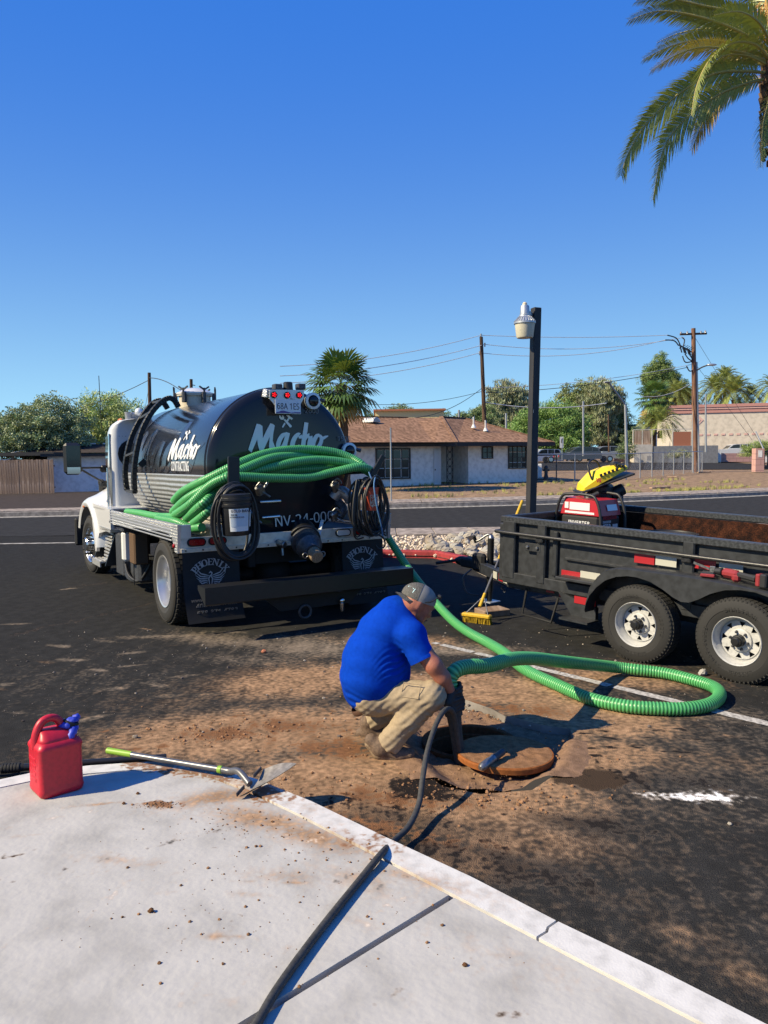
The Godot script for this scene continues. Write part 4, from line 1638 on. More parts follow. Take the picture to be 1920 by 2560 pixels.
func car(called: String, label: String, at: Vector3, turn: float, body: String, kind: int) -> Node3D:
	var t := thing(called, label, "car", at, turn)
	var low: PackedVector2Array
	var top: PackedVector2Array
	var L := 4.75
	var W := 1.86
	if kind == 0: # estate or sport utility
		low = PackedVector2Array([V2(-2.36, 0.32), V2(-2.38, 0.75), V2(-2.3, 1.0), V2(-1.1, 1.08), V2(2.2, 1.12), V2(2.36, 1.0), V2(2.36, 0.36)])
		top = PackedVector2Array([V2(-1.2, 1.07), V2(-0.45, 1.6), V2(0.2, 1.69), V2(1.6, 1.66), V2(2.05, 1.55), V2(2.24, 1.1)])
	elif kind == 1: # minivan
		low = PackedVector2Array([V2(-2.4, 0.3), V2(-2.42, 0.8), V2(-1.7, 1.02), V2(2.3, 1.1), V2(2.4, 0.95), V2(2.4, 0.34)])
		top = PackedVector2Array([V2(-1.75, 1.02), V2(-0.8, 1.68), V2(0.0, 1.76), V2(1.9, 1.74), V2(2.2, 1.6), V2(2.34, 1.08)])
	elif kind == 2: # crew cab pickup or big wagon
		low = PackedVector2Array([V2(-2.7, 0.45), V2(-2.72, 0.9), V2(-2.6, 1.12), V2(-1.2, 1.2), V2(2.55, 1.2), V2(2.65, 1.1), V2(2.65, 0.48)])
		top = PackedVector2Array([V2(-1.15, 1.19), V2(-0.55, 1.75), V2(0.0, 1.85), V2(2.1, 1.83), V2(2.4, 1.7), V2(2.55, 1.2)])
	else: # saloon
		low = PackedVector2Array([V2(-2.3, 0.3), V2(-2.3, 0.7), V2(-1.2, 0.9), V2(2.2, 0.95), V2(2.3, 0.8), V2(2.3, 0.32)])
		top = PackedVector2Array([V2(-1.1, 0.9), V2(-0.3, 1.35), V2(0.9, 1.4), V2(1.7, 0.95)])
	var st := sb()
	prism(st, low, W, Transform3D(Basis(), V3(0, 0, -W / 2)), true)
	prism(st, top, W * 0.86, Transform3D(Basis(), V3(0, 0, -W * 0.43)), true)
	obj("body", st, M[body], t)
	var c := Vector2.ZERO
	for p in top:
		c += p / top.size()
	var glass := PackedVector2Array()
	for p in top:
		glass.append(c + (p - c) * V2(0.86, 0.72) + V2(0, 0.02))
	for s in [-1, 1]:
		st = sb()
		prism(st, glass, 0.012, Transform3D(Basis(), V3(0, 0, s * (W * 0.43 + 0.004) - 0.006)))
		var g := obj("side_window", st, M.glass_far, t)
		st = sb()
		for k in 2:
			box(st, V3(c.x - 0.35 + k * 0.95, c.y, s * (W * 0.43 + 0.016)), V3(0.07, top[2].y - top[0].y - 0.06, 0.01))
		obj("pillar", st, M[body], g)
	for fr in [0, 1]:
		var i0 := 0 if fr == 0 else top.size() - 2
		var p0 := top[i0]
		var p1 := top[i0 + 1]
		st = sb()
		var m := (p0 + p1) / 2
		var dd := (p1 - p0)
		box(st, V3(m.x, m.y, 0), V3(dd.length() * 0.78, 0.03, W * 0.74), Basis(Vector3.BACK, dd.angle()))
		obj("windscreen" if fr == 0 else "rear_window", st, M.glass_far, t)
	var r := 0.35 if kind != 2 else 0.4
	var ax: float = low[0].x + 0.92
	for wx in [ax, low[low.size() - 1].x - 0.95]:
		for s in [-1, 1]:
			var w := Node3D.new()
			put(w, "wheel", t)
			w.position = V3(wx, r, s * (W / 2 - 0.1))
			st = sb()
			cyl(st, V3(0, 0, -0.115), V3(0, 0, 0.115), r, r, 18, 0.03)
			obj("tyre", st, M.rubber, w)
			st = sb()
			cyl(st, V3(0, 0, s * 0.1), V3(0, 0, s * 0.128), r * 0.66, r * 0.6, 14, 0.008)
			obj("rim", st, M.alloy, w)
	for s in [-1, 1]:
		st = sb()
		box(st, V3(low[1].x + 0.06, low[1].y + 0.08, s * W * 0.38), V3(0.12, 0.14, 0.3), Basis(), 0.02)
		obj("headlight", st, M.letter_silver, t)
		st = sb()
		box(st, V3(low[low.size() - 2].x - 0.03, low[low.size() - 2].y - 0.05, s * W * 0.41), V3(0.1, 0.24, 0.2), Basis(), 0.02)
		obj("tail_light", st, M.red_lens, t)
	return t

func build_right_background() -> void:
	# chain-link fence: posts, rail and woven wire
	var a := V3(8.6, 0.53, -43.5)
	var c := V3(14.31, 0.57, -45.5)
	var b := V3(23.13, 0.73, -56)
	a.y = gh(a.x, a.z)
	b.y = gh(b.x, b.z)
	c.y = gh(c.x, c.z)
	var t := thing("chain_link_fence", "galvanised chain-link fence along the far edge of the bare yard", "fence", a)
	var pts := [Vector3.ZERO, V3(10.96, 0.53, -44.2) - a, c - a, V3(15.73, 0.58, -47.3) - a, b - a]
	var posts := []
	for s in pts.size() - 1:
		var l: float = pts[s].distance_to(pts[s + 1])
		var n := maxi(int(l / 1.9), 1)
		for k in n:
			posts.append(pts[s].lerp(pts[s + 1], float(k) / n))
	posts.append(pts[pts.size() - 1])
	var st: SurfaceTool
	for i in posts.size():
		var p: Vector3 = posts[i]
		p.y = gh(a.x + p.x, a.z + p.z) - a.y
		posts[i] = p
		st = sb()
		cyl(st, p - V3(0, 0.2, 0), p + V3(0, 1.56, 0), 0.038, 0.038, 8)
		obj("post", st, M.galv, t)
	st = sb()
	var rail := []
	for p in posts:
		rail.append(p + V3(0, 1.52, 0))
	tube(st, rail, 0.03, 6)
	obj("top_rail", st, M.galv, t)
	st = sb()
	for i in posts.size() - 1:
		var p: Vector3 = posts[i]
		var q: Vector3 = posts[i + 1]
		var l := p.distance_to(q)
		var n := int(l / 0.075)
		for k in n:
			for s in [-1, 1]:
				# wires climb one mesh width for every mesh height
				var x0 := float(k) / n
				var x1 = x0 + s * 1.45 / l
				var y0 := 0.03
				var y1 := 1.48
				if x1 > 1.0:
					y1 = y0 + (1.48 - y0) * (1.0 - x0) / (x1 - x0)
					x1 = 1.0
				if x1 < 0.0:
					y1 = y0 + (1.48 - y0) * x0 / (x0 - x1)
					x1 = 0.0
				tube(st, [p.lerp(q, x0) + V3(0, y0, 0), p.lerp(q, x1) + V3(0, y1, 0)], 0.0022, 3, false)
	obj("wire_mesh", st, M.galv, t).set_meta("kind", "stuff")
	# dark gate frame at the left of the fence
	st = sb()
	var g0: Vector3 = posts[0] + V3(0.05, 0, 0.05)
	var g1 := V3(9.86, 0.52, -44) - a
	g1.y = g0.y
	for q in [g0, g1]:
		cyl(st, q, q + V3(0, 1.5, 0), 0.035, 0.035, 8)
	for y in [0.12, 1.48]:
		cyl(st, g0 + V3(0, y, 0), g1 + V3(0, y, 0), 0.03, 0.03, 8)
	obj("gate_frame", st, M.frame_dark, t)
	st = sb()
	box(st, V3(16.85, 1.75, -49) - a, V3(0.24, 0.3, 0.03))
	obj("notice_plate", st, M.gray_wall, t)
	# store behind the avenue
	var sp := V3(41.8, 2.62, -112)
	sp.y = 1.0
	var s := thing("store_building", "long cream store building with pink cornice bands at the right", "building", sp, -0.25)
	st = sb()
	box(st, V3(20, 4.6, -12), V3(40, 5.6, 24))
	obj("wall", st, M.store_wall, s)
	st = sb()
	box(st, V3(20, 0.9, -12), V3(40.1, 1.8, 24.1))
	obj("brick_base", st, M.store_base, s)
	st = sb()
	box(st, V3(20, 7.25, -12), V3(40.3, 0.5, 24.3))
	box(st, V3(20, 7.98, -12), V3(40.7, 0.42, 24.7))
	obj("cornice", st, M.store_pink, s)
	st = sb()
	box(st, V3(20, 7.62, -12), V3(40.5, 0.24, 24.5))
	obj("pale_band", st, M.store_pink_light, s)
	for k in 40:
		st = sb()
		box(st, V3(0.9 + k * 1.0, 3.9 + 0.0, 0.03), V3(0.5, 0.26, 0.06))
		obj("wall_tile", st, M.store_pink_light, s)
	st = sb()
	box(st, V3(3.4, 6.0, 0.03), V3(1.2, 1.2, 0.06), Basis(Vector3.BACK, PI / 4))
	obj("diamond_tile", st, M.store_pink_light, s)
	st = sb()
	box(st, V3(3.4, 6.0, 0.07), V3(0.6, 0.6, 0.06), Basis(Vector3.BACK, PI / 4))
	obj("diamond_tile", st, M.store_wall, s)
	st = sb()
	box(st, V3(15.0, 5.4, 0.3), V3(1.0, 0.4, 0.7), Basis(Vector3.RIGHT, 0.5))
	obj("wall_lamp", st, M.frame_dark, s)
	# utility enclosure
	var up := V3(28.56, 2.41, -88)
	up.y = 1.0
	var u := thing("utility_enclosure", "grey and cream plastered enclosure with brown lattice panels on top", "enclosure", up)
	st = sb()
	box(st, V3(1.05, 1.1, -1.0), V3(2.1, 2.3, 2.0))
	obj("cream_wall", st, M.store_wall, u)
	st = sb()
	box(st, V3(5.9, 1.0, -1.0), V3(7.4, 2.1, 1.9))
	obj("gray_wall", st, M.gray_wall, u)
	for q in [[0.15, 0.95, 2.25], [1.15, 2.0, 2.25], [4.6, 6.6, 2.06]]:
		st = sb()
		box(st, V3((q[0] + q[1]) / 2, q[2] + 0.8, -0.4), V3(q[1] - q[0], 1.6, 0.06))
		obj("lattice_panel", st, M.brick_trim if q[0] > 4 else M.fence_wood_b, u)
	st = sb()
	for q in [[0.0, 2.2], [1.05, 2.2], [2.15, 2.2], [4.5, 2.0], [6.7, 2.0]]:
		box(st, V3(q[0], q[1] + 0.85, -0.4), V3(0.1, 1.8, 0.1))
	box(st, V3(3.4, 3.95, -0.4), V3(6.8, 0.08, 0.1))
	obj("panel_frame", st, M.store_wall, u)
	# low pink block wall with white piers
	var w := V3(28.89, 1.41, -90)
	w.y = 1.12
	var pw := thing("pink_block_wall", "low pink block wall with white piers along the avenue", "wall", w, 0.05)
	st = sb()
	box(st, V3(10, 0.5, 0), V3(24, 1.05, 0.2))
	obj("wall_panel", st, M.pink_block, pw)
	for x in [1.1, 6.4, 10.2, 16.6, 21]:
		st = sb()
		box(st, V3(x, 0.6, 0.1), V3(0.75 if x < 12 else 1.5, 1.55, 0.4))
		obj("pier", st, M.stucco, pw)
	# red gate pier with a dark grille at the right edge
	var gp := V3(27.22, 0.77, -56)
	var gt := thing("gate_pier", "weathered pink gate pier with dark metal grille at the right edge", "gate", gp)
	st = sb()
	box(st, V3(-0.05, 0.75, 0), V3(0.62, 1.7, 0.6))
	obj("pier", st, M.pink_block, gt)
	st = sb()
	box(st, V3(1.9, 0.2, 0), V3(3.3, 0.2, 0.1))
	box(st, V3(1.9, 1.35, 0), V3(3.3, 0.12, 0.1))
	for k in 12:
		box(st, V3(0.4 + k * 0.27, 0.78, 0), V3(0.1, 1.1, 0.05))
	obj("grille", st, M.frame_dark, gt)
	st = sb()
	box(st, V3(-0.05, 1.2, 0.31), V3(0.3, 0.5, 0.01))
	obj("pale_patch", st, M.stucco, gt)
	# traffic
	var p := V3(21.13, 1.33, -84)
	p.y = gh(p.x, p.z) + 0.12
	car("parked_car", "dark grey sport utility car on the avenue behind the fence", p, 0.12, "car_gray", 0)
	p = V3(25.81, 1.54, -90)
	p.y = gh(p.x, p.z) + 0.12
	car("minivan", "silver minivan partly behind the dark grey car", p, 0.1, "car_silver", 1)
	p = V3(47.12, 2.14, -104)
	p.y = 1.55
	car("pickup_wagon", "white high-riding wagon parked in front of the cream store", p, 0.0, "car_white", 2)
	p = V3(43.34, 2.24, -104)
	p.y = 1.45
	car("saloon_car", "black low saloon parked by the brick base of the store", p, PI, "car_black", 3)
	p = V3(51.91, 2.19, -104)
	p.y = 1.1
	car("parked_car", "dark red car half hidden by the bush at the right edge", p, 0, "car_red", 0)
	p = V3(18.66, 1.63, -92)
	p.y = 1.05
	car("pickup_truck", "white pickup in the shade under the trees", p, 0.4, "car_white", 2)

# ---------------------------------------------------------------- poles
func wire_run(st: SurfaceTool, a: Vector3, b: Vector3, sag: float, r: float) -> void:
	var p := []
	for i in 15:
		var t := i / 14.0
		p.append(a.lerp(b, t) - V3(0, sag * 4.0 * t * (1.0 - t), 0))
	tube(st, p, r, 4, false)

func wire_thing(label: String, a: Vector3, b: Vector3, sag: float, r := 0.02, m := "wire") -> void:
	var st := sb()
	wire_run(st, a, b, sag, r)
	tag(obj("overhead_wire", st, M[m]), label, "wire", "overhead wires between the poles")

func build_poles_and_wires() -> void:
	# pole behind the bungalow
	var pb := V3(7.21, 1.76, -54)
	pb.y = 0.5
	var pt := V3(6.87, 10.27, -54)
	var t := thing("utility_pole", "dark leaning wooden pole behind the bungalow roof", "pole", pb)
	var st := sb()
	cyl(st, Vector3.ZERO, pt - pb, 0.17, 0.12, 10)
	obj("pole", st, M.pole_wood, t)
	st = sb()
	for q in [V3(6.85, 10.38, -54), V3(7.12, 9.75, -54), V3(6.76, 9.18, -54)]:
		cyl(st, q - pb - V3(0, 0.16, 0), q - pb + V3(0, 0.1, 0), 0.05, 0.06, 8)
	obj("insulator", st, M.galv, t)
	# pole at the right with cross-arm, cut-outs and a street lamp
	var rb := V3(23.04, 0.8, -57)
	rb.y = gh(rb.x, rb.z)
	var rt := V3(22.74, 11.16, -57)
	t = thing("utility_pole", "tall reddish wooden pole with cross-arm and looped cables at the right", "pole", rb)
	st = sb()
	cyl(st, V3(0, -0.3, 0), rt - rb, 0.2, 0.15, 12)
	obj("pole", st, M.pole_wood_red, t)
	st = sb()
	bar(st, V3(21.7, 10.71, -56.8) - rb, V3(23.79, 10.81, -57.2) - rb, 0.12, 0.14)
	obj("cross_arm", st, M.pole_wood, t)
	for q in [V3(21.76, 10.82, -56.8), V3(22.22, 10.85, -56.8), V3(23.34, 10.91, -57.1), V3(23.66, 10.94, -57.1)]:
		st = sb()
		lathe(st, [V2(0.0, -0.1), V2(0.07, -0.1), V2(0.05, -0.02), V2(0.08, 0.0), V2(0.05, 0.05), V2(0.0, 0.12)], 8, Transform3D(Basis(), q - rb))
		obj("insulator", st, M.galv, t)
	st = sb()
	for k in 5:
		var q := V3(21.67, 9.83, -56.7) - rb + V3(k * 0.16, -0.05 * k, 0.1 * (k % 2))
		bar(st, q, q + V3(0.14, -0.45, 0), 0.07, 0.07)
		bar(st, q + V3(-0.06, -0.16, 0), q + V3(0.4, 0.1, 0), 0.04, 0.04)
	bar(st, V3(21.62, 9.96, -56.8) - rb, V3(22.61, 9.46, -57) - rb, 0.08, 0.08)
	obj("cut_out", st, M.frame_dark, t)
	st = sb()
	for q in [[V3(20.48, 10.54, -56), V3(21.26, 10.39, -56.4), V3(21.67, 9.95, -56.7)], [V3(20.34, 10.2, -56), V3(21.12, 10.2, -56.4), V3(21.56, 9.89, -56.7)], [V3(21.82, 10.51, -56.8), V3(22.03, 10.3, -56.8), V3(21.95, 9.84, -56.8)], [V3(21.9, 9.15, -56.8), V3(22.14, 8.69, -56.8), V3(22.86, 8.82, -57)], [V3(22.07, 9.32, -56.8), V3(22.37, 8.92, -56.8), V3(22.92, 8.7, -57)], [V3(22.3, 9.44, -56.8), V3(22.54, 9.06, -56.8), V3(23.01, 8.53, -57)], [V3(22.2, 8.43, -56.8), V3(22.44, 8.05, -56.8), V3(22.84, 8.18, -57)]]:
		var w := []
		for v in q:
			w.append(v - rb)
		tube(st, spline(w, 5), 0.045, 5)
	obj("cable_loop", st, M.wire_dark, t)
	st = sb()
	cyl(st, V3(0.22, -0.2, 0.1), V3(23.01, 8.73, -57) - rb, 0.1, 0.08, 8)
	cyl(st, V3(-0.25, -0.2, 0.1), V3(22.78, 6.41, -57) - rb, 0.05, 0.05, 8)
	obj("conduit", st, M.galv, t)
	st = sb()
	tube(st, spline([V3(22.99, 8.09, -57) - rb, V3(23.26, 8.3, -56.6) - rb, V3(23.58, 8.42, -56.2) - rb], 5), 0.05, 6)
	obj("lamp_arm", st, M.frame_dark, t)
	st = sb()
	blob(st, V3(23.7, 8.4, -56) - rb, V3(0.38, 0.09, 0.18), 10)
	obj("lamp_head", st, M.zinc, t)
	# left poles behind the truck
	var lb := V3(-15.67, 1.77, -52)
	lb.y = 0.15
	t = thing("utility_pole", "thin dark pole behind the truck cab with a wire to each side", "pole", lb)
	st = sb()
	cyl(st, Vector3.ZERO, V3(-15.57, 7.86, -52) - lb, 0.16, 0.11, 8)
	obj("pole", st, M.pole_wood, t)
	wire_thing("sagging dark wire running down left from the pole behind the cab", V3(-15.59, 7.38, -52), V3(-30.85, 5.78, -60), 1.0, 0.024, "wire_dark")
	wire_thing("dark wire running down right from the pole behind the cab", V3(-15.59, 7.51, -52), V3(-10.02, 5.26, -40), -0.25, 0.024, "wire_dark")
	wire_thing("thin guy wire beside the pole behind the cab", V3(-15.64, 6.8, -52), V3(-16.01, 5.12, -52), 0.0, 0.012, "wire_dark")
	var sb2 := V3(-14.82, 3.58, -60)
	t = thing("utility_pole", "short distant pole tip seen over the tank hatch", "pole", sb2)
	st = sb()
	cyl(st, Vector3.ZERO, V3(-14.75, 8.25, -60) - sb2, 0.14, 0.12, 8)
	bar(st, V3(-14.7, 7.82, -60) - sb2, V3(-14.45, 7.76, -60) - sb2, 0.06, 0.06)
	obj("pole", st, M.pole_wood, t)
	# three conductors from the left, over the middle pole, to the right pole
	wire_thing("topmost pale wire left of the middle pole", V3(-6.3, 7.69, -48), V3(6.85, 10.38, -54), 0.4)
	wire_thing("second pale wire left of the middle pole", V3(-6.31, 7.1, -48), V3(7.12, 9.75, -54), 0.4)
	wire_thing("third pale wire left of the middle pole", V3(-6.32, 6.66, -48), V3(6.76, 9.18, -54), 0.4)
	wire_thing("topmost pale wire between the two tall poles", V3(6.85, 10.38, -54), V3(20.48, 10.54, -56), 0.15)
	wire_thing("second pale wire between the two tall poles", V3(7.12, 9.75, -54), V3(22, 10.5, -56.8), 0.55)
	wire_thing("third pale wire between the two tall poles", V3(6.76, 9.18, -54), V3(20.34, 10.2, -56), 0.6)
	wire_thing("pale low wire rising to the right pole", V3(7.11, 6.76, -54), V3(22.83, 8.59, -57), 0.35, 0.018)
	wire_thing("dashed dark cable below the pale low wire", V3(7.17, 6.43, -54), V3(22.4, 8.36, -57), 0.35, 0.022, "wire_dark")
	wire_thing("thick pale cable sagging across the trees", V3(7.16, 5.76, -54), V3(15.86, 5.68, -55), 0.35, 0.03)
	wire_thing("pale cable end between the pine and the right pole", V3(18.24, 6.15, -55), V3(22.76, 7.28, -57), 0.4, 0.02)
	wire_thing("dark service wire from the middle pole to the bungalow roof", V3(6.92, 6.76, -54), V3(1.85, 4.32, -46), 0.4, 0.02, "wire_dark")
	wire_thing("thin dark wire from the middle pole toward the palm", V3(6.97, 6.54, -54), V3(-1.46, 5.47, -50), 0.35, 0.016, "wire_dark")
	wire_thing("upper guy wire right of the tall right pole", V3(22.89, 10.47, -57), V3(27.05, 2.35, -55), 0.0, 0.012, "wire_dark")
	wire_thing("pale lower guy guard of the right pole", V3(26.55, 3.58, -55.2), V3(27.05, 2.32, -55), 0.0, 0.05)
	wire_thing("second guy wire right of the tall right pole", V3(23.04, 8.44, -57), V3(26.48, 2.96, -55.5), 0.0, 0.012, "wire_dark")
	wire_thing("thin wire at the far left behind the trees", V3(-30.85, 5.75, -60), V3(-27.76, 5.65, -60), 0.1, 0.02, "wire_dark")
	# bent street lamp on the avenue
	var sl := V3(21.44, 1.59, -68)
	sl.y = gh(sl.x, sl.z)
	t = thing("street_lamp", "tall grey street lamp with one slanted arm beyond the fence", "street lamp", sl)
	st = sb()
	cyl(st, Vector3.ZERO, V3(21.26, 6.49, -68) - sl, 0.15, 0.11, 8)
	obj("pole", st, M.galv, t)
	st = sb()
	tube(st, [V3(21.26, 6.42, -68) - sl, V3(19.51, 8.26, -67) - sl], 0.08, 6)
	obj("arm", st, M.galv, t)
	st = sb()
	blob(st, V3(19.34, 8.29, -67) - sl, V3(0.35, 0.09, 0.18), 10)
	obj("lamp_head", st, M.galv, t)
	var posts := [[V3(16.56, 1.98, -64), V3(16.54, 6.49, -64), "thin grey pole standing in front of the green trees"], [V3(33.38, 2.27, -80), V3(33.29, 8.23, -80), "slim brown pole in front of the cream store"], [V3(21.02, 2.34, -72), V3(20.96, 5.82, -72), "dark slim pole between the pine and the street lamp"], [V3(9.53, 3.59, -60), V3(9.54, 5.35, -60), "short pole by the willow crown"], [V3(5.68, 4.17, -58), V3(5.69, 5.51, -58), "distant pole tip over the bungalow ridge"]]
	for q in posts:
		st = sb()
		cyl(st, Vector3.ZERO, q[1] - q[0], 0.12 if q[2].begins_with("slim") else 0.08, 0.08, 8)
		var o := obj("street_pole", st, M.pole_wood if q[2].begins_with("dark") else M.galv)
		o.position = q[0]
		tag(o, q[2], "pole")
	# thin post at the kerb before the bungalow
	var kp := V3(0.29, 0.17, -30.5)
	st = sb()
	cyl(st, Vector3.ZERO, V3(0.01, 2.95, 0), 0.03, 0.03, 8)
	var ko := obj("sign_post", st, M.galv)
	ko.position = kp
	tag(ko, "thin grey bare post at the kerb before the big window", "post")
	# one-way sign
	var sg := V3(16.2, 1.65, -70)
	t = thing("road_sign", "small white road sign with a black arrow before the trees", "sign", sg)
	st = sb()
	cyl(st, Vector3.ZERO, V3(16.19, 3.64, -70) - sg, 0.03, 0.03, 6)
	obj("post", st, M.galv, t)
	st = sb()
	box(st, V3(16.15, 3.25, -70) - sg, V3(0.32, 1.0, 0.03))
	obj("plate", st, M.sign_white, t)
	st = sb()
	brush(st, [V2(0, -0.2), V2(0, 0.1), V2(0.06, 0.2)], [0.06, 0.06, 0.06], 0.0, Transform3D(Basis(), V3(16.14, 3.39, -69.96) - sg))
	obj("arrow", st, M.frame_dark, t)
	# hydrant by the gate
	var hy := V3(9.06, 0.81, -43)
	t = thing("fire_hydrant", "small dark hydrant by the gate of the chain-link fence", "hydrant", hy)
	st = sb()
	lathe(st, [V2(0.14, -0.2), V2(0.12, 0.05), V2(0.1, 0.08), V2(0.1, 0.45), V2(0.13, 0.47), V2(0.09, 0.58), V2(0.0, 0.64)], 10)
	cyl(st, V3(-0.18, 0.36, 0), V3(0.18, 0.36, 0), 0.06, 0.06, 8)
	obj("body", st, M.frame_dark, t)
	t = thing("standpipe", "pale grey utility box beside the gate post", "box", V3(9.57, 0.44, -48))
	st = sb()
	box(st, V3(0, 0.5, 0), V3(0.5, 1.1, 0.4), Basis(), 0.03)
	obj("cabinet", st, M.stucco, t)
	# wood scraps lying on the bare yard
	var sc := [[V3(13.56, 0.55, -37.8), 0.3, 1.1, "broken plank on the bare yard behind the yellow compactor"], [V3(22.82, 0.55, -54.91), 0.2, 1.0, "long plank lying on the bare yard near the right pole"], [V3(26.75, 0.55, -85.79), 0.5, 0.8, "board end lying by the foot of the chain-link fence"], [V3(9.48, 0.5, -35.06), -0.2, 0.5, "short wood scrap left of the yellow compactor on the yard"], [V3(17.82, 0.5, -47.61), -0.3, 0.6, "small board lying between the two longer planks on the yard"]]
	for q in sc:
		st = sb()
		box(st, Vector3.ZERO, V3(q[2], 0.1, 0.22), Basis.from_euler(V3(0, q[1], 0.03)), 0.02)
		var o := obj("wood_scrap", st, M.fence_wood_b)
		var v: Vector3 = q[0]
		o.position = V3(v.x, gh(v.x, v.z) + 0.06, v.z)
		tag(o, q[3], "plank", "planks lying on the yard")

func build_lamp_post() -> void:
	var b := V3(2.267, 0.056, -12)
	b.y = 0.0
	var top := V3(2.37, 4.148, -12)
	var t := thing("lamp_post", "dark square wooden lamp post with a grey barn light behind the trailer", "lamp post", b)
	var d := top - b
	var st := sb()
	var y := d.normalized()
	var x := V3(cos(0.35), 0, -sin(0.35))
	x = (x - y * x.dot(y)).normalized()
	box(st, d * 0.5, V3(0.125, d.length(), 0.125), Basis(x, y, x.cross(y)), 0.008)
	obj("post", st, M.post_dark, t)
	var c := V3(2.172, 3.674, -11.86) - b
	# lamp: glass bowl, ribbed collar, housing and photocell
	st = sb()
	lathe(st, [V2(0.0, 0.0), V2(0.118, 0.0), V2(0.128, 0.02), V2(0.152, 0.215), V2(0.145, 0.22)], 28, Transform3D(Basis(), c))
	obj("glass_bowl", st, M.lamp_bowl, t)
	st = sb()
	lathe(st, [V2(0.165, 0.21), V2(0.165, 0.235), V2(0.09, 0.315), V2(0.085, 0.33)], 32, Transform3D(Basis(), c))
	obj("collar", st, M.zinc, t)
	st = sb()
	for k in 24:
		var a := TAU * k / 24
		var u := V3(cos(a), 0, sin(a))
		bar(st, c + u * 0.162 + V3(0, 0.242, 0), c + u * 0.094 + V3(0, 0.318, 0), 0.012, 0.012)
	obj("collar_rib", st, M.zinc, t).set_meta("kind", "stuff")
	st = sb()
	lathe(st, [V2(0.084, 0.325), V2(0.084, 0.345), V2(0.074, 0.352), V2(0.066, 0.47), V2(0.058, 0.485), V2(0.0, 0.49)], 24, Transform3D(Basis(), c))
	obj("housing", st, M.zinc, t)
	st = sb()
	lathe(st, [V2(0.036, 0.488), V2(0.036, 0.515), V2(0.022, 0.535), V2(0.0, 0.54)], 16, Transform3D(Basis(), c))
	obj("photocell", st, M.cream, t)
	st = sb()
	var mid := (top - b) + (b - top).normalized() * 0.44
	bar(st, c + V3(0.06, 0.37, 0), V3(mid.x - 0.05, c.y + 0.37, mid.z), 0.05, 0.06, 0.008)
	obj("bracket", st, M.zinc, t)
	st = sb()
	box(st, d * 0.62 + V3(-0.02, 0, 0.068), V3(0.02, 0.05, 0.008))
	box(st, d * 0.72 + V3(-0.03, 0, 0.068), V3(0.016, 0.03, 0.008))
	obj("chipped_spot", st, M.galv, t)


# ---------------------------------------------------------------- trees
var CL := {}

func clump(kind: String) -> ArrayMesh:
	if CL.has(kind):
		return CL[kind]
	var r := RandomNumberGenerator.new()
	r.seed = kind.hash()
	var st := sb()
	flat(st)
	var n := 26
	for i in n:
		var d := V3(r.randfn(0, 1), r.randfn(0, 1), r.randfn(0, 1)).normalized()
		var c := d * pow(r.randf(), 0.5) * 0.5
		var dir := V3(r.randfn(0, 1), r.randfn(0, 0.6), r.randfn(0, 1)).normalized()
		var l := 0.2
		var w := 0.085
		if kind == "feather":
			dir = (d + V3(0, 0.5, 0) + dir * 0.5).normalized()
			l = 0.34
			w = 0.045
		elif kind == "hang":
			dir = (V3(0, -1.3, 0) + dir * 0.5).normalized()
			l = 0.5
			w = 0.05
		elif kind == "needle":
			dir = (d + V3(0, 0.25, 0) + dir * 0.3).normalized()
			l = 0.28
			w = 0.07
		var s := dir.cross(V3(r.randfn(0, 1), r.randfn(0, 1), r.randfn(0, 1))).normalized() * w
		var a := c - dir * l * 0.5
		var b := c + dir * l * 0.5
		tri(st, a, c + s, b)
		tri(st, a, b, c - s)
	st.generate_normals()
	CL[kind] = st.commit()
	return CL[kind]

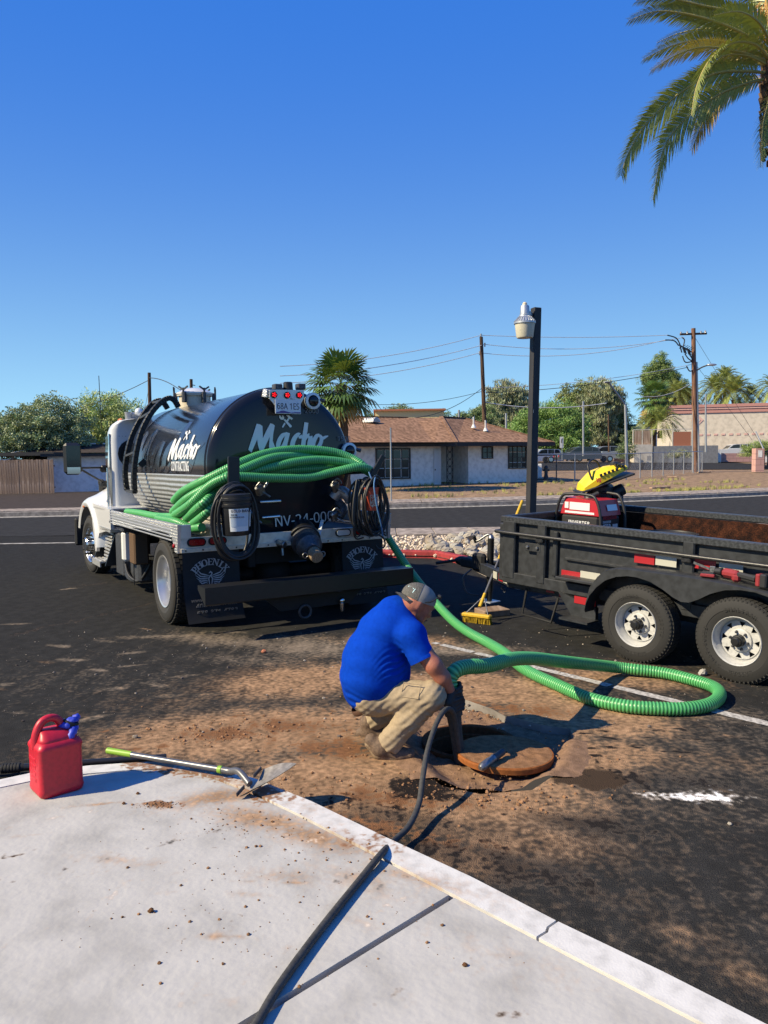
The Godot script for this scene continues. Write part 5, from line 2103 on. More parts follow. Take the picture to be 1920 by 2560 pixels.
func tree(called: String, label: String, group: String, base: Vector3, trunk_r: float, lobes: Array, col: Color, n: int, size: float, kind: String, fill := 0.55) -> Node3D:
	var t := thing(called, label, "tree", base, 0.0, group)
	var st := sb()
	var top := Vector3.ZERO
	for l in lobes:
		top += (l[0] - base) / lobes.size()
	var fork := V3(top.x * 0.3, maxf(top.y * 0.35, 0.6), top.z * 0.3)
	tube(st, spline([V3(0, -0.3, 0), fork * 0.5 + V3(trunk_r, 0, 0), fork], 4), [trunk_r * 1.3, trunk_r * 1.2, trunk_r * 1.1, trunk_r, trunk_r, trunk_r * 0.95, trunk_r * 0.9, trunk_r * 0.85, trunk_r * 0.8], 8)
	for l in lobes:
		var e: Vector3 = l[0] - base
		var rad: Vector3 = l[1]
		for k in 5:
			var q: Vector3 = e + V3(rng.randf_range(-0.75, 0.75) * rad.x, rng.randf_range(-0.3, 0.8) * rad.y, rng.randf_range(-0.75, 0.75) * rad.z)
			tube(st, spline([fork, fork.lerp(q, 0.5) + V3(0, 0.1 * rad.y, 0), q], 4), [trunk_r * 0.55, trunk_r * 0.48, trunk_r * 0.42, trunk_r * 0.36, trunk_r * 0.3, trunk_r * 0.25, trunk_r * 0.2, trunk_r * 0.14, trunk_r * 0.06], 5)
	obj("trunk", st, M.bark, t)
	var xs := []
	var cols := []
	var tot := 0.0
	for l in lobes:
		tot += l[1].x * l[1].y
	for l in lobes:
		var rad: Vector3 = l[1]
		var cnt := int(n * rad.x * rad.y / tot)
		# twigs gather the clumps so that gaps open between them
		var twigs := []
		for k in maxi(cnt / 9, 6):
			var d := V3(rng.randfn(0, 1), rng.randfn(0, 1), rng.randfn(0, 1)).normalized()
			var rr := pow(rng.randf(), 1.0 / 3.0) * (1.0 - fill) + fill * rng.randf_range(0.8, 1.05)
			twigs.append([d * V3(rad.x, rad.y, rad.z) * rr, rng.randf_range(0.72, 1.2)])
		for k in cnt:
			var tw: Array = twigs[k % twigs.size()]
			var p: Vector3 = l[0] - base + tw[0] + V3(rng.randfn(0, 1), rng.randfn(0, 0.8), rng.randfn(0, 1)) * size * 0.55
			if p.y < 0.3:
				continue
			xs.append(Transform3D(Basis.from_euler(V3(rng.randf_range(-0.5, 0.5), rng.randf() * TAU, rng.randf_range(-0.5, 0.5))).scaled(Vector3.ONE * size * rng.randf_range(0.75, 1.3)), p))
			var c: Color = col * (2.0 * tw[1] * rng.randf_range(0.8, 1.2))
			c.r *= rng.randf_range(0.9, 1.15)
			c.a = 1.0
			cols.append(c)
	multi("crown", clump(kind), xs, M.leaf, t, cols)
	return t

# a lobe: centre and radii
func lo(c: Vector3, rx: float, ry: float, rz := -1.0) -> Array:
	return [c, V3(rx, ry, rx if rz < 0 else rz)]

func fan_frond(st: SurfaceTool, o: Vector3, dir: Vector3, size: float, droop: float) -> void:
	# one fan leaf: a stalk and blades that spread from its end
	var side := dir.cross(Vector3.UP).normalized()
	if side.length() < 0.1:
		side = Vector3.RIGHT
	var up := side.cross(dir).normalized()
	var hub := o + dir * size * 0.9 + V3(0, -droop * size * 0.2, 0)
	smooth(st)
	flat(st)
	var w0 := side * size * 0.018
	quad(st, o - w0, o + w0, hub + w0, hub - w0)
	var n := 22
	for i in n:
		var a := lerpf(-2.15, 2.15, float(i) / (n - 1))
		var l := size * (1.0 - 0.2 * absf(a) / 2.15) * rng.randf_range(0.88, 1.05)
		var d := (dir * cos(a) + side * sin(a)).normalized()
		var fold := (1.0 if i % 2 else -1.0) * 0.02 * size
		var mid := hub + d * l * 0.6 + up * fold + V3(0, -droop * l * 0.12, 0)
		var tip := hub + d * l * 0.94 + V3(0, -droop * l * 0.42 - rng.randf() * 0.06 * l, 0)
		var s := d.cross(up).normalized() * l * 0.062
		tri(st, hub, mid + s, mid - s)
		tri(st, mid - s, mid + s, tip)

func fan_palm(called: String, label: String, base: Vector3, top: Vector3, size: float, n: int, trunk_r: float) -> void:
	var t := thing(called, label, "palm tree", base)
	var st := sb()
	var h := top - base
	var pts := []
	var rr := []
	for i in 20:
		pts.append(h * (i / 19.0))
		rr.append(trunk_r * (1.0 + 0.12 * (i % 2)) * (1.15 - 0.25 * i / 19.0))
	tube(st, pts, rr, 10)
	obj("trunk", st, M.palm_bark, t)
	var k := 0
	for i in n:
		var u := (i + 0.5) / n
		var el := lerpf(1.35, -1.0, pow(u, 0.85))
		var az := i * 2.39996
		var dir := V3(cos(az) * cos(el), sin(el), sin(az) * cos(el))
		st = sb()
		fan_frond(st, h + V3(0, 0.1, 0), dir, size * rng.randf_range(0.85, 1.08), lerpf(0.2, 1.1, u))
		var c := Color(0.075, 0.125, 0.035).lerp(Color(0.17, 0.16, 0.06), pow(u, 4.0)) * rng.randf_range(0.8, 1.25)
		var o := obj("frond", st, palm_mat(4 + i % 4, u), t)
		k += 1

var PM := {}
func palm_mat(i: int, age: float) -> StandardMaterial3D:
	var key := "palm%d%d" % [i, int(age > 0.86)]
	if not M.has(key):
		var c := Color(0.20, 0.235, 0.07) * (0.85 + 0.12 * i)
		if i > 3:
			c = Color(0.075, 0.14, 0.035) * (0.85 + 0.12 * (i - 4))
		if age > 0.86:
			c = Color(0.38, 0.27, 0.09)
		c.a = 1.0
		var m := mk(key, c, 0.42)
		m.backlight_enabled = true
		m.backlight = Color(0.3, 0.32, 0.1)
		m.cull_mode = BaseMaterial3D.CULL_DISABLED
	return M[key]

# a feather leaf along a path, leaflets on both sides
func feather_frond(st: SurfaceTool, path: Array, length: float, step: float, lift: float, stalk := 0.12, roll := 0.0, wmax := 0.017) -> void:
	var p := resample(spline(path, 8), step)
	var n := p.size()
	flat(st)
	for i in n - 1:
		var t := float(i) / n
		if t < stalk:
			continue
		var d: Vector3 = (p[i + 1] - p[i]).normalized()
		var side := d.cross(Vector3.UP).normalized()
		if d.cross(Vector3.UP).length() < 0.05:
			side = Vector3.RIGHT
		var up := side.cross(d).normalized()
		side = side.rotated(d, roll)
		up = up.rotated(d, roll)
		var u := (t - stalk) / (1.0 - stalk)
		var l := length * (0.35 + 0.65 * sin(minf(u * 2.4, 1.5708))) * (1.0 - 0.72 * pow(u, 3.0)) * rng.randf_range(0.9, 1.08)
		for s in [-1.0, 1.0]:
			var dir: Vector3 = (d * lerpf(0.55, 1.1, u) + side * s * 0.85 + up * (lift + rng.randf_range(-0.2, 0.2))).normalized()
			var w := d.lerp(up, 0.25).normalized() * minf(l * 0.05, wmax)
			var a: Vector3 = p[i]
			var m := a + dir * l * 0.5
			var tip := a + dir * l + V3(0, -0.14 * l - 0.08 * l * rng.randf(), 0)
			tri(st, a - w * 0.6, a + w * 0.6, m + w)
			tri(st, a - w * 0.6, m + w, m - w)
			tri(st, m - w, m + w, tip)

func date_crown(parent: Node3D, h: Vector3, size: float, n: int) -> void:
	for i in n:
		var u := (i + 0.5) / n
		var el := lerpf(1.3, -0.55, u)
		var az := i * 2.39996
		var d := V3(cos(az) * cos(el), sin(el), sin(az) * cos(el))
		var e := d * size
		var st := sb()
		var path := [h, h + d * size * 0.5 + V3(0, 0.06 * size, 0), h + e + V3(0, -0.42 * size * (1.0 - 0.4 * maxf(el, 0)), 0)]
		feather_frond(st, path, size * 0.28, 0.07, 0.2, 0.1, 0.0, 0.05)
		obj("frond", st, palm_mat(i % 4, 0.5), parent)

func build_trees() -> void:
	# left of the truck
	tree("mesquite_tree", "dense grey-green spreading tree at the far left behind the fence", "trees behind the far fences", V3(-23.33, 0.12, -52), 0.25, [lo(V3(-24.11, 3.89, -52), 2.2, 1.6), lo(V3(-22.48, 4.48, -52), 2.0, 1.9), lo(V3(-21.03, 3.72, -52), 1.4, 1.5), lo(V3(-25.47, 3.5, -52), 1.5, 1.3), lo(V3(-22.94, 3.07, -52), 2.6, 0.9)], Color(0.135, 0.165, 0.09), 2600, 0.5, "leaf", 0.5)
	tree("palo_verde_tree", "wispy yellow-green tree between the dense tree and the truck cab", "trees behind the far fences", V3(-20.27, -0.08, -56), 0.2, [lo(V3(-20.03, 4.26, -56), 2.2, 2.3), lo(V3(-21.22, 3.27, -56), 1.4, 1.6), lo(V3(-18.85, 4.97, -56), 1.4, 1.9), lo(V3(-20.56, 5.56, -56), 1.1, 1.5), lo(V3(-18.46, 3.52, -56), 1.5, 1.5), lo(V3(-20.37, 2.97, -56), 2.6, 1.2)], Color(0.20, 0.24, 0.095), 2100, 0.55, "feather", 0.45)
	tree("round_tree", "small round green tree far behind the bungalow beside the palm", "trees beyond the bungalow", V3(1.75, 4.72, -80), 0.2, [lo(V3(1.77, 6.44, -80), 1.4, 1.0), lo(V3(2.68, 6.1, -80), 1.0, 0.7), lo(V3(0.12, 6.05, -80), 1.6, 0.7), lo(V3(-0.71, 5.82, -80), 1.2, 0.6)], Color(0.085, 0.12, 0.05), 900, 0.5, "leaf", 0.6)
	tree("round_tree", "low green treetop just above the bungalow ridge", "trees beyond the bungalow", V3(8.89, 4.81, -85), 0.2, [lo(V3(7.8, 6.31, -85), 1.2, 0.9), lo(V3(10, 6.11, -85), 1.5, 1.0), lo(V3(11.31, 6.53, -85), 1.2, 1.4)], Color(0.09, 0.125, 0.05), 700, 0.5, "leaf", 0.6)
	# right of the lamp post
	tree("willow_tree", "drooping grey-green tree behind the bungalow's right half", "trees beyond the bungalow", V3(16.29, 1.65, -106), 0.3, [lo(V3(16.47, 9.83, -106), 2.31, 2.31), lo(V3(18.21, 8.72, -106), 1.90, 2.58), lo(V3(14.93, 7.4, -106), 2.18, 2.04), lo(V3(16.68, 6.57, -106), 3.26, 1.90), lo(V3(19.31, 6.81, -106), 1.63, 2.04)], Color(0.135, 0.15, 0.085), 1700, 0.82, "hang", 0.5)
	tree("mesquite_tree", "broad bright green tree behind the bungalow and lamp post", "trees beyond the bungalow", V3(21.41, 0.83, -98), 0.28, [lo(V3(21.9, 6.38, -98), 3.54, 2.45), lo(V3(19.62, 5.91, -98), 2.72, 2.04), lo(V3(17.34, 4.93, -98), 2.31, 1.50), lo(V3(23.67, 5.35, -98), 2.31, 2.18), lo(V3(22.41, 4.11, -98), 3.94, 1.63), lo(V3(18.86, 4.15, -98), 2.18, 1.22)], Color(0.10, 0.165, 0.045), 2600, 0.82, "feather", 0.6)
	tree("elm_tree", "tall olive tree rising behind the bright green tree", "trees beyond the bungalow", V3(28.9, 0.66, -109), 0.35, [lo(V3(27.72, 10.76, -109), 2.18, 1.63), lo(V3(26.04, 8.83, -109), 2.45, 2.18), lo(V3(28.57, 8.24, -109), 2.99, 2.72), lo(V3(27.17, 6.3, -109), 2.99, 2.18), lo(V3(29.43, 5.15, -109), 2.72, 2.04)], Color(0.115, 0.135, 0.05), 2200, 0.82, "leaf", 0.6)
	tree("willow_tree", "loose hanging tree at the right of the olive tree", "trees beyond the bungalow", V3(30.02, 0.94, -106), 0.3, [lo(V3(29.96, 10.48, -106), 2.04, 1.77), lo(V3(29.15, 8.59, -106), 1.90, 2.45), lo(V3(31.33, 9.65, -106), 1.36, 1.50), lo(V3(29.71, 6.14, -106), 2.04, 2.18)], Color(0.13, 0.145, 0.08), 1300, 0.82, "hang", 0.45)
	tree("pine_tree", "dark narrow pine between the street lamp and the olive tree", "trees beyond the bungalow", V3(34.04, 0.86, -112), 0.3, [lo(V3(33.98, 8.36, -112), 1.22, 1.36), lo(V3(33.82, 6.64, -112), 1.90, 1.50), lo(V3(34.07, 4.91, -112), 2.45, 1.50), lo(V3(33.73, 3.47, -112), 2.58, 1.22)], Color(0.06, 0.085, 0.03), 1500, 0.68, "needle", 0.6)
	tree("pine_tree", "tallest pine with layered boughs left of the right pole", "trees beyond the bungalow", V3(47.65, 1.96, -133), 0.4, [lo(V3(47.59, 18.18, -133), 0.68, 1.36), lo(V3(47.61, 16.63, -133), 1.50, 1.22), lo(V3(46.12, 15.29, -133), 2.04, 0.95), lo(V3(49, 15.25, -133), 1.63, 1.09), lo(V3(47.5, 14.59, -133), 2.04, 1.22), lo(V3(50.25, 13.88, -133), 1.63, 1.09), lo(V3(45.43, 15.97, -133), 0.95, 1.09), lo(V3(48.55, 12.54, -133), 2.72, 1.22), lo(V3(47.17, 13.24, -133), 2.31, 1.36), lo(V3(50.61, 12.18, -133), 1.77, 0.95)], Color(0.085, 0.125, 0.04), 2600, 0.75, "needle", 0.6)
	tree("round_tree", "rounded olive shrubby tree at the foot of the fan palm", "trees beyond the bungalow", V3(49.43, 1.95, -136), 0.3, [lo(V3(51.42, 11.16, -136), 2.99, 1.22), lo(V3(47.96, 7.58, -136), 3.26, 2.45), lo(V3(45.87, 5.86, -136), 2.45, 1.77), lo(V3(48.99, 8.96, -136), 2.99, 1.90)], Color(0.09, 0.11, 0.04), 1300, 0.82, "leaf", 0.6)
	tree("round_bush", "dark round bush at the left of the utility enclosure", "bushes along the avenue", V3(29.06, 1.4, -92), 0.1, [lo(V3(27.15, 2.5, -86), 0.9, 1.0), lo(V3(29.61, 3.87, -92), 1.1, 1.0)], Color(0.07, 0.095, 0.04), 500, 0.45, "leaf", 0.6)
	tree("round_bush", "clipped dark hedge behind the parked grey car", "bushes along the avenue", V3(28.27, 1.51, -93), 0.1, [lo(V3(28.26, 1.99, -93), 1.3, 0.55), lo(V3(29.71, 1.68, -93), 1.0, 0.4)], Color(0.065, 0.08, 0.04), 400, 0.4, "leaf", 0.6)
	tree("round_bush", "pale green bush in front of the store at the right edge", "bushes along the avenue", V3(40.94, 1.53, -85), 0.1, [lo(V3(41.01, 2.45, -85), 1.3, 0.9), lo(V3(40.58, 1.89, -85), 1.2, 0.6), lo(V3(41.89, 2.66, -85), 0.7, 0.7)], Color(0.12, 0.16, 0.05), 700, 0.4, "feather", 0.5)
	tree("round_bush", "grey low shrub before the pink block wall", "bushes along the avenue", V3(32.58, 1.46, -84), 0.05, [lo(V3(32.49, 1.8, -84), 1.4, 0.5)], Color(0.15, 0.16, 0.10), 300, 0.4, "feather", 0.4)
	# green building hint behind the pines
	var gb := thing("green_building", "pale green gabled building between the street lamp and the pine", "building", V3(36.11, 1.98, -110))
	var st := sb()
	prism(st, PackedVector2Array([V2(-1.2, 0), V2(1.2, 0), V2(1.2, 4.2), V2(0.4, 4.6), V2(-1.2, 2.6)]), 4.0, Transform3D(Basis(), V3(0, 0, -4)))
	obj("wall", st, mk("pale_green", Color(0.42, 0.47, 0.25), 0.9), gb)
	var wb := thing("white_cottage", "small white gabled building half hidden by the pines", "building", V3(37.46, 1.98, -112))
	st = sb()
	box(st, V3(0.2, 1.6, 0), V3(2.6, 3.2, 4))
	obj("wall", st, M.stucco, wb)
	st = sb()
	prism(st, PackedVector2Array([V2(-1.5, 3.1), V2(1.8, 3.1), V2(0.2, 4.1)]), 4.4, Transform3D(Basis(), V3(0, 0, -2.2)))
	obj("roof", st, M.gray_wall, wb)
	# palms
	fan_palm("fan_palm", "bushy fan palm rising behind the tank before the bungalow roof", V3(-1.82, 0.47, -36), V3(-1.93, 5.35, -36), 1.12, 50, 0.26)
	fan_palm("fan_palm", "fan palm with a dry skirt in front of the tall pine", V3(33.4, 1.94, -96), V3(33.62, 9.24, -96), 1.6, 34, 0.35)
	var dp := [[V3(33.64, 5.08, -94), V3(33.63, 5.9, -94), 3.0, "low feathery palm at the left end of the store"], [V3(47.34, 4.5, -125), V3(47.37, 11.88, -125), 3.2, "feathery palm just left of the right pole"], [V3(49.41, 4.48, -125), V3(49.06, 10.9, -125), 3.0, "feathery palm half hidden behind the right pole"], [V3(55.1, 4.49, -128), V3(54.83, 12.7, -128), 3.6, "feathery palm behind the store, second from the right pole"], [V3(56.27, 4.37, -124), V3(56, 11.69, -124), 4.2, "largest feathery palm above the store cornice"], [V3(57.17, 4.51, -130), V3(57.27, 14.51, -130), 3.2, "tallest feathery palm above the store"], [V3(59.98, 4.37, -126), V3(59.71, 11.49, -126), 2.6, "small feathery palm near the right edge"], [V3(60.66, 4.21, -120), V3(60.43, 12.09, -120), 3.4, "feathery palm cut by the right edge"]]
	for q in dp:
		var t := thing("date_palm", q[3], "palm tree", q[0], 0.0, "palms behind the store")
		st = sb()
		cyl(st, V3(0, -1, 0), q[1] - q[0] - V3(0, 0.9, 0), 0.3, 0.26, 8)
		obj("trunk", st, M.palm_bark, t)
		date_crown(t, q[1] - q[0], q[2], 44)

func build_palm() -> void:
	# the tall date palm whose crown hangs into the picture
	var b := V3(7.829, 8.158, -15)
	b.y = 0.0
	var top := V3(7.51, 9.254, -15)
	var t := thing("date_palm", "tall date palm with arching fronds at the upper right", "palm tree", b)
	var st := sb()
	var pts := []
	var rr := []
	for i in 30:
		pts.append((top - b) * (i / 29.0) + V3(0.02 * sin(i), 0, 0))
		rr.append(0.30 if i > 24 else 0.17)
	tube(st, pts, rr, 14)
	obj("trunk", st, M.palm_bark, t)
	# old leaf bases in a spiral on the upper trunk
	var boot := sb()
	prism(boot, PackedVector2Array([V2(-0.06, 0), V2(0.06, 0), V2(0.035, 0.13), V2(-0.035, 0.13)]), 0.045, Transform3D(Basis(Vector3.RIGHT, 0.28), V3(0, 0, -0.02)))
	boot.generate_normals()
	var bm := boot.commit()
	for i in 96:
		var u := 1.0 - (0.3 + i * 0.0165) / (top - b).y
		var a := i * 2.39996
		var o := obj("leaf_base", bm, M.palm_boot if i % 3 else M.palm_bark, t)
		o.transform = Transform3D(Basis(Vector3.UP, a), (top - b) * u + V3(sin(a), 0, cos(a)) * 0.295)
	var fr := [
		[[V3(7.385, 9.473, -15), V3(6.593, 9.838, -14.6), V3(5.853, 9.908, -14.4), V3(5.098, 10.004, -14.3), V3(4.599, 9.955, -14.3)], 0.40, 0, 0.3],
		[[V3(7.386, 9.4, -15), V3(6.643, 9.61, -14.7), V3(5.897, 9.756, -14.5), V3(5.064, 9.828, -14.4), V3(4.498, 9.669, -14.4)], 0.40, 1, 0.35],
		[[V3(7.389, 9.256, -15), V3(6.915, 9.89, -15.3), V3(6.384, 10.099, -15.5), V3(5.881, 10.076, -15.6), V3(5.423, 9.894, -15.6)], 0.24, 2, 0.3],
		[[V3(7.389, 9.256, -15), V3(6.693, 9.414, -14.8), V3(5.944, 9.425, -14.6), V3(5.288, 9.224, -14.4), V3(4.724, 8.937, -14.3)], 0.36, 0, 0.35],
		[[V3(7.391, 9.183, -15), V3(6.605, 9.206, -14.6), V3(5.783, 9.094, -14.2), V3(5.213, 8.863, -14), V3(4.733, 8.549, -13.9)], 0.34, 4, 0.2],
		[[V3(7.391, 9.183, -15), V3(6.847, 9.278, -14.5), V3(6.235, 9.105, -14.1), V3(5.727, 8.676, -13.8), V3(5.426, 8.152, -13.6), V3(5.298, 7.614, -13.5)], 0.42, 1, 0.1, 0.3],
		[[V3(7.395, 9.002, -15), V3(6.776, 8.963, -14.8), V3(6.1, 8.817, -14.6), V3(5.481, 8.453, -14.5), V3(4.87, 7.902, -14.4), V3(4.481, 7.305, -14.3), V3(4.362, 6.92, -14.3)], 0.56, 2, 0.1, 1.15],
		[[V3(7.397, 8.929, -15), V3(6.78, 8.733, -14.8), V3(6.179, 8.434, -14.6), V3(5.632, 8.042, -14.5), V3(5.165, 7.441, -14.4), V3(4.938, 6.49, -14.3)], 0.56, 3, 0.1, 1.2],
		[[V3(7.397, 8.929, -15), V3(6.963, 8.934, -15.2), V3(6.595, 8.793, -15.4), V3(6.334, 8.389, -15.5), V3(6.093, 7.801, -15.5)], 0.42, 4, 0.1, 1.1],
		[[V3(7.397, 8.893, -15), V3(7.12, 8.377, -14.5), V3(6.862, 7.759, -14.2), V3(6.773, 6.958, -14.1)], 0.34, 3, 0.05, 0.2],
		[[V3(7.385, 9.473, -15), V3(6.865, 9.586, -14.4), V3(6.321, 9.576, -14), V3(5.784, 9.418, -13.8)], 0.42, 2, 0.45],
		[[V3(7.385, 9.473, -15), V3(7.278, 10.307, -15.2), V3(6.898, 10.806, -15.3), V3(6.21, 10.96, -15.3)], 0.5, 0, 0.3],
		[[V3(7.393, 9.111, -15), V3(7.077, 9.409, -15.3), V3(6.67, 9.488, -15.6), V3(6.286, 9.286, -15.8), V3(6.012, 8.912, -15.9)], 0.45, 0, 0.3],
		[[V3(7.393, 9.111, -15), V3(6.798, 9.184, -14.7), V3(6.27, 9.089, -14.5), V3(5.943, 8.799, -14.4)], 0.42, 3, 0.5],
		[[V3(7.389, 9.256, -15), V3(7.192, 9.903, -15.4), V3(6.857, 10.292, -15.7), V3(6.35, 10.384, -16)], 0.45, 1, 0.4],
		[[V3(7.427, 9.255, -15), V3(7.62, 9.545, -14.6), V3(8.024, 9.226, -14.4), V3(8.418, 8.479, -14.3)], 0.5, 1, 0.3],
		[[V3(7.427, 9.255, -15), V3(7.922, 10.299, -15.2), V3(8.789, 10.622, -15.4), V3(9.557, 10.151, -15.5)], 0.5, 2, 0.3],
		[[V3(7.432, 9.038, -15), V3(7.952, 9.055, -15.2), V3(8.476, 8.651, -15.3), V3(8.862, 7.941, -15.4)], 0.5, 3, 0.3],
		[[V3(7.422, 9.472, -15), V3(7.689, 10.619, -15.5), V3(8.077, 11.738, -16), V3(8.618, 12.499, -16.6)], 0.5, 0, 0.4],
		[[V3(7.429, 9.183, -15), V3(7.957, 9.98, -16), V3(8.371, 10.407, -17), V3(8.693, 10.036, -17.8)], 0.5, 2, 0.3],
		[[V3(7.422, 9.472, -15), V3(7.133, 10.769, -15), V3(6.673, 11.415, -15), V3(6.074, 11.705, -15)], 0.5, 1, 0.4],
		[[V3(7.429, 9.183, -15), V3(7.142, 8.759, -14), V3(6.98, 8.072, -13.4), V3(6.87, 7.359, -13.1)], 0.5, 3, 0.3],
	]
	for f in fr:
		var path := []
		for p in f[0]:
			path.append(p - b)
		st = sb()
		feather_frond(st, path, f[1], 0.024, f[3], 0.08, f[4] if f.size() > 4 else 0.75)
		var fo := obj("frond", st, palm_mat(f[2], 0.95 if f[2] == 4 else 0.5), t)
		st = sb()
		var sp := spline(path, 6)
		var w := []
		for i in sp.size():
			w.append(lerpf(0.032, 0.004, float(i) / (sp.size() - 1)))
		tube(st, sp, w, 6)
		obj("midrib", st, M.rachis, fo)
	# orange fruit stalks
	for q in [[V3(7.16, 10.083, -14.8), 0.42, 60], [V3(7.148, 9.496, -14.9), 0.3, 40], [V3(6.43, 9.202, -14.9), 0.13, 30], [V3(6.562, 8.891, -14.9), 0.16, 34], [V3(6.405, 9.686, -15), 0.12, 24]]:
		st = sb()
		for k in q[2]:
			var a = q[0] - b + V3(rng.randfn(0, 0.25), rng.randfn(0, 0.35), rng.randfn(0, 0.3)) * q[1]
			var d = V3(rng.randf_range(-0.6, 0.2), -1, rng.randf_range(-0.3, 0.3)).normalized() * q[1] * 0.5
			tube(st, [a, a + d * 0.5 + V3(-0.02, 0, 0), a + d], [0.006, 0.006, 0.003], 4, false)
		obj("fruit_stalk", st, M.fruit_orange, t)


# ---------------------------------------------------------------- tanker truck
const TRUCK_AT := Vector3(-1.466, 0, -9.451)
const TC := Vector3(0.1, 1.80, 0)
const TR := 0.92
const TZ0 := -3.75
const TZ1 := 0.31

func along(dir: Vector3, o: Vector3) -> Transform3D:
	var y := dir.normalized()
	var x := y.cross(Vector3.UP if absf(y.y) < 0.9 else Vector3.RIGHT).normalized()
	return Transform3D(Basis(x, y, x.cross(y)), o)

func truck_wheel(parent: Node3D, called: String, c: Vector3, out: float, kind: int, turn := 0.0) -> void:
	var w := Node3D.new()
	put(w, called, parent)
	w.transform = Transform3D(Basis(Vector3.UP, turn), c)
	var xf := along(V3(out, 0, 0), Vector3.ZERO)
	var h := 0.135
	var st := sb()
	lathe(st, [V2(0.29, -h), V2(0.42, -h - 0.01), V2(0.47, -h + 0.02), V2(0.484, -h + 0.045), V2(0.484, h - 0.045), V2(0.472, h - 0.018), V2(0.455, h - 0.006), V2(0.45, h - 0.002), V2(0.41, h + 0.012), V2(0.36, h + 0.012), V2(0.355, h + 0.008), V2(0.31, h - 0.005), V2(0.29, h - 0.02)], 56, xf, 0.5)
	var ty := obj("tyre", st, M.rubber, w)
	st = sb()
	for k in 46:
		var a := TAU * k / 46.0
		for j in 4:
			var aa := a + (TAU / 92.0 if j % 2 else 0.0)
			var u := V3(cos(aa), 0, sin(aa))
			var p := xf * (u * 0.484 + V3(0, lerpf(-0.085, 0.085, j / 3.0), 0))
			var bx := xf.basis * u
			var by := xf.basis.y
			box(st, p, V3(0.022, 0.049, 0.05), Basis(bx, by, bx.cross(by)))
	obj("tread", st, M.rubber, ty).set_meta("kind", "stuff")
	st = sb()
	lathe(st, [V2(0.448, h - 0.003), V2(0.452, h + 0.004), V2(0.468, h - 0.008)], 56, xf)
	obj("shoulder_scuff", st, M.rubber_worn, ty)
	st = sb()
	if kind == 0:
		lathe(st, [V2(0.305, h - 0.02), V2(0.3, h + 0.002), V2(0.285, h - 0.005), V2(0.275, h - 0.05), V2(0.262, h - 0.08), V2(0.255, -0.02), V2(0.235, -0.035), V2(0.17, -0.028), V2(0.15, -0.02), V2(0.14, 0.03), V2(0.13, 0.05), V2(0.0, 0.06)], 48, xf, 0.5)
		obj("rim", st, M.rim_alloy, w)
		st = sb()
		for k in 10:
			var a := TAU * k / 10.0
			var u := V3(cos(a), 0, sin(a))
			cyl(st, xf * (u * 0.205 + V3(0, -0.032, 0)), xf * (u * 0.205 + V3(0, 0.03, 0)), 0.016, 0.012, 8)
		obj("wheel_nuts", st, M.chrome, w).set_meta("kind", "stuff")
	elif kind == 1:
		lathe(st, [V2(0.3, h - 0.02), V2(0.3, h + 0.002), V2(0.285, h - 0.01), V2(0.275, 0.07), V2(0.262, 0.055), V2(0.2, 0.10), V2(0.165, 0.12), V2(0.125, 0.125), V2(0.115, 0.2), V2(0.1, 0.215), V2(0.0, 0.22)], 48, xf, 0.5)
		obj("rim", st, M.chrome, w)
		for k in 10:
			var a := TAU * k / 10.0
			var u := V3(cos(a), 0, sin(a))
			st = sb()
			cyl(st, xf * (u * 0.165 + V3(0, 0.11, 0)), xf * (u * 0.165 + V3(0, 0.215, 0)), 0.018, 0.009, 8)
			obj("nut_cover", st, M.black_matte, w)
			st = sb()
			cyl(st, xf * (u * 0.232 + V3(0, 0.06, 0)), xf * (u * 0.232 + V3(0, 0.086, 0)), 0.022, 0.02, 10)
			obj("hand_hole", st, M.black_matte, w)
	else:
		lathe(st, [V2(0.29, -h), V2(0.2, 0.0), V2(0.29, h - 0.02)], 32, xf)
		obj("rim", st, M.alloy, w)

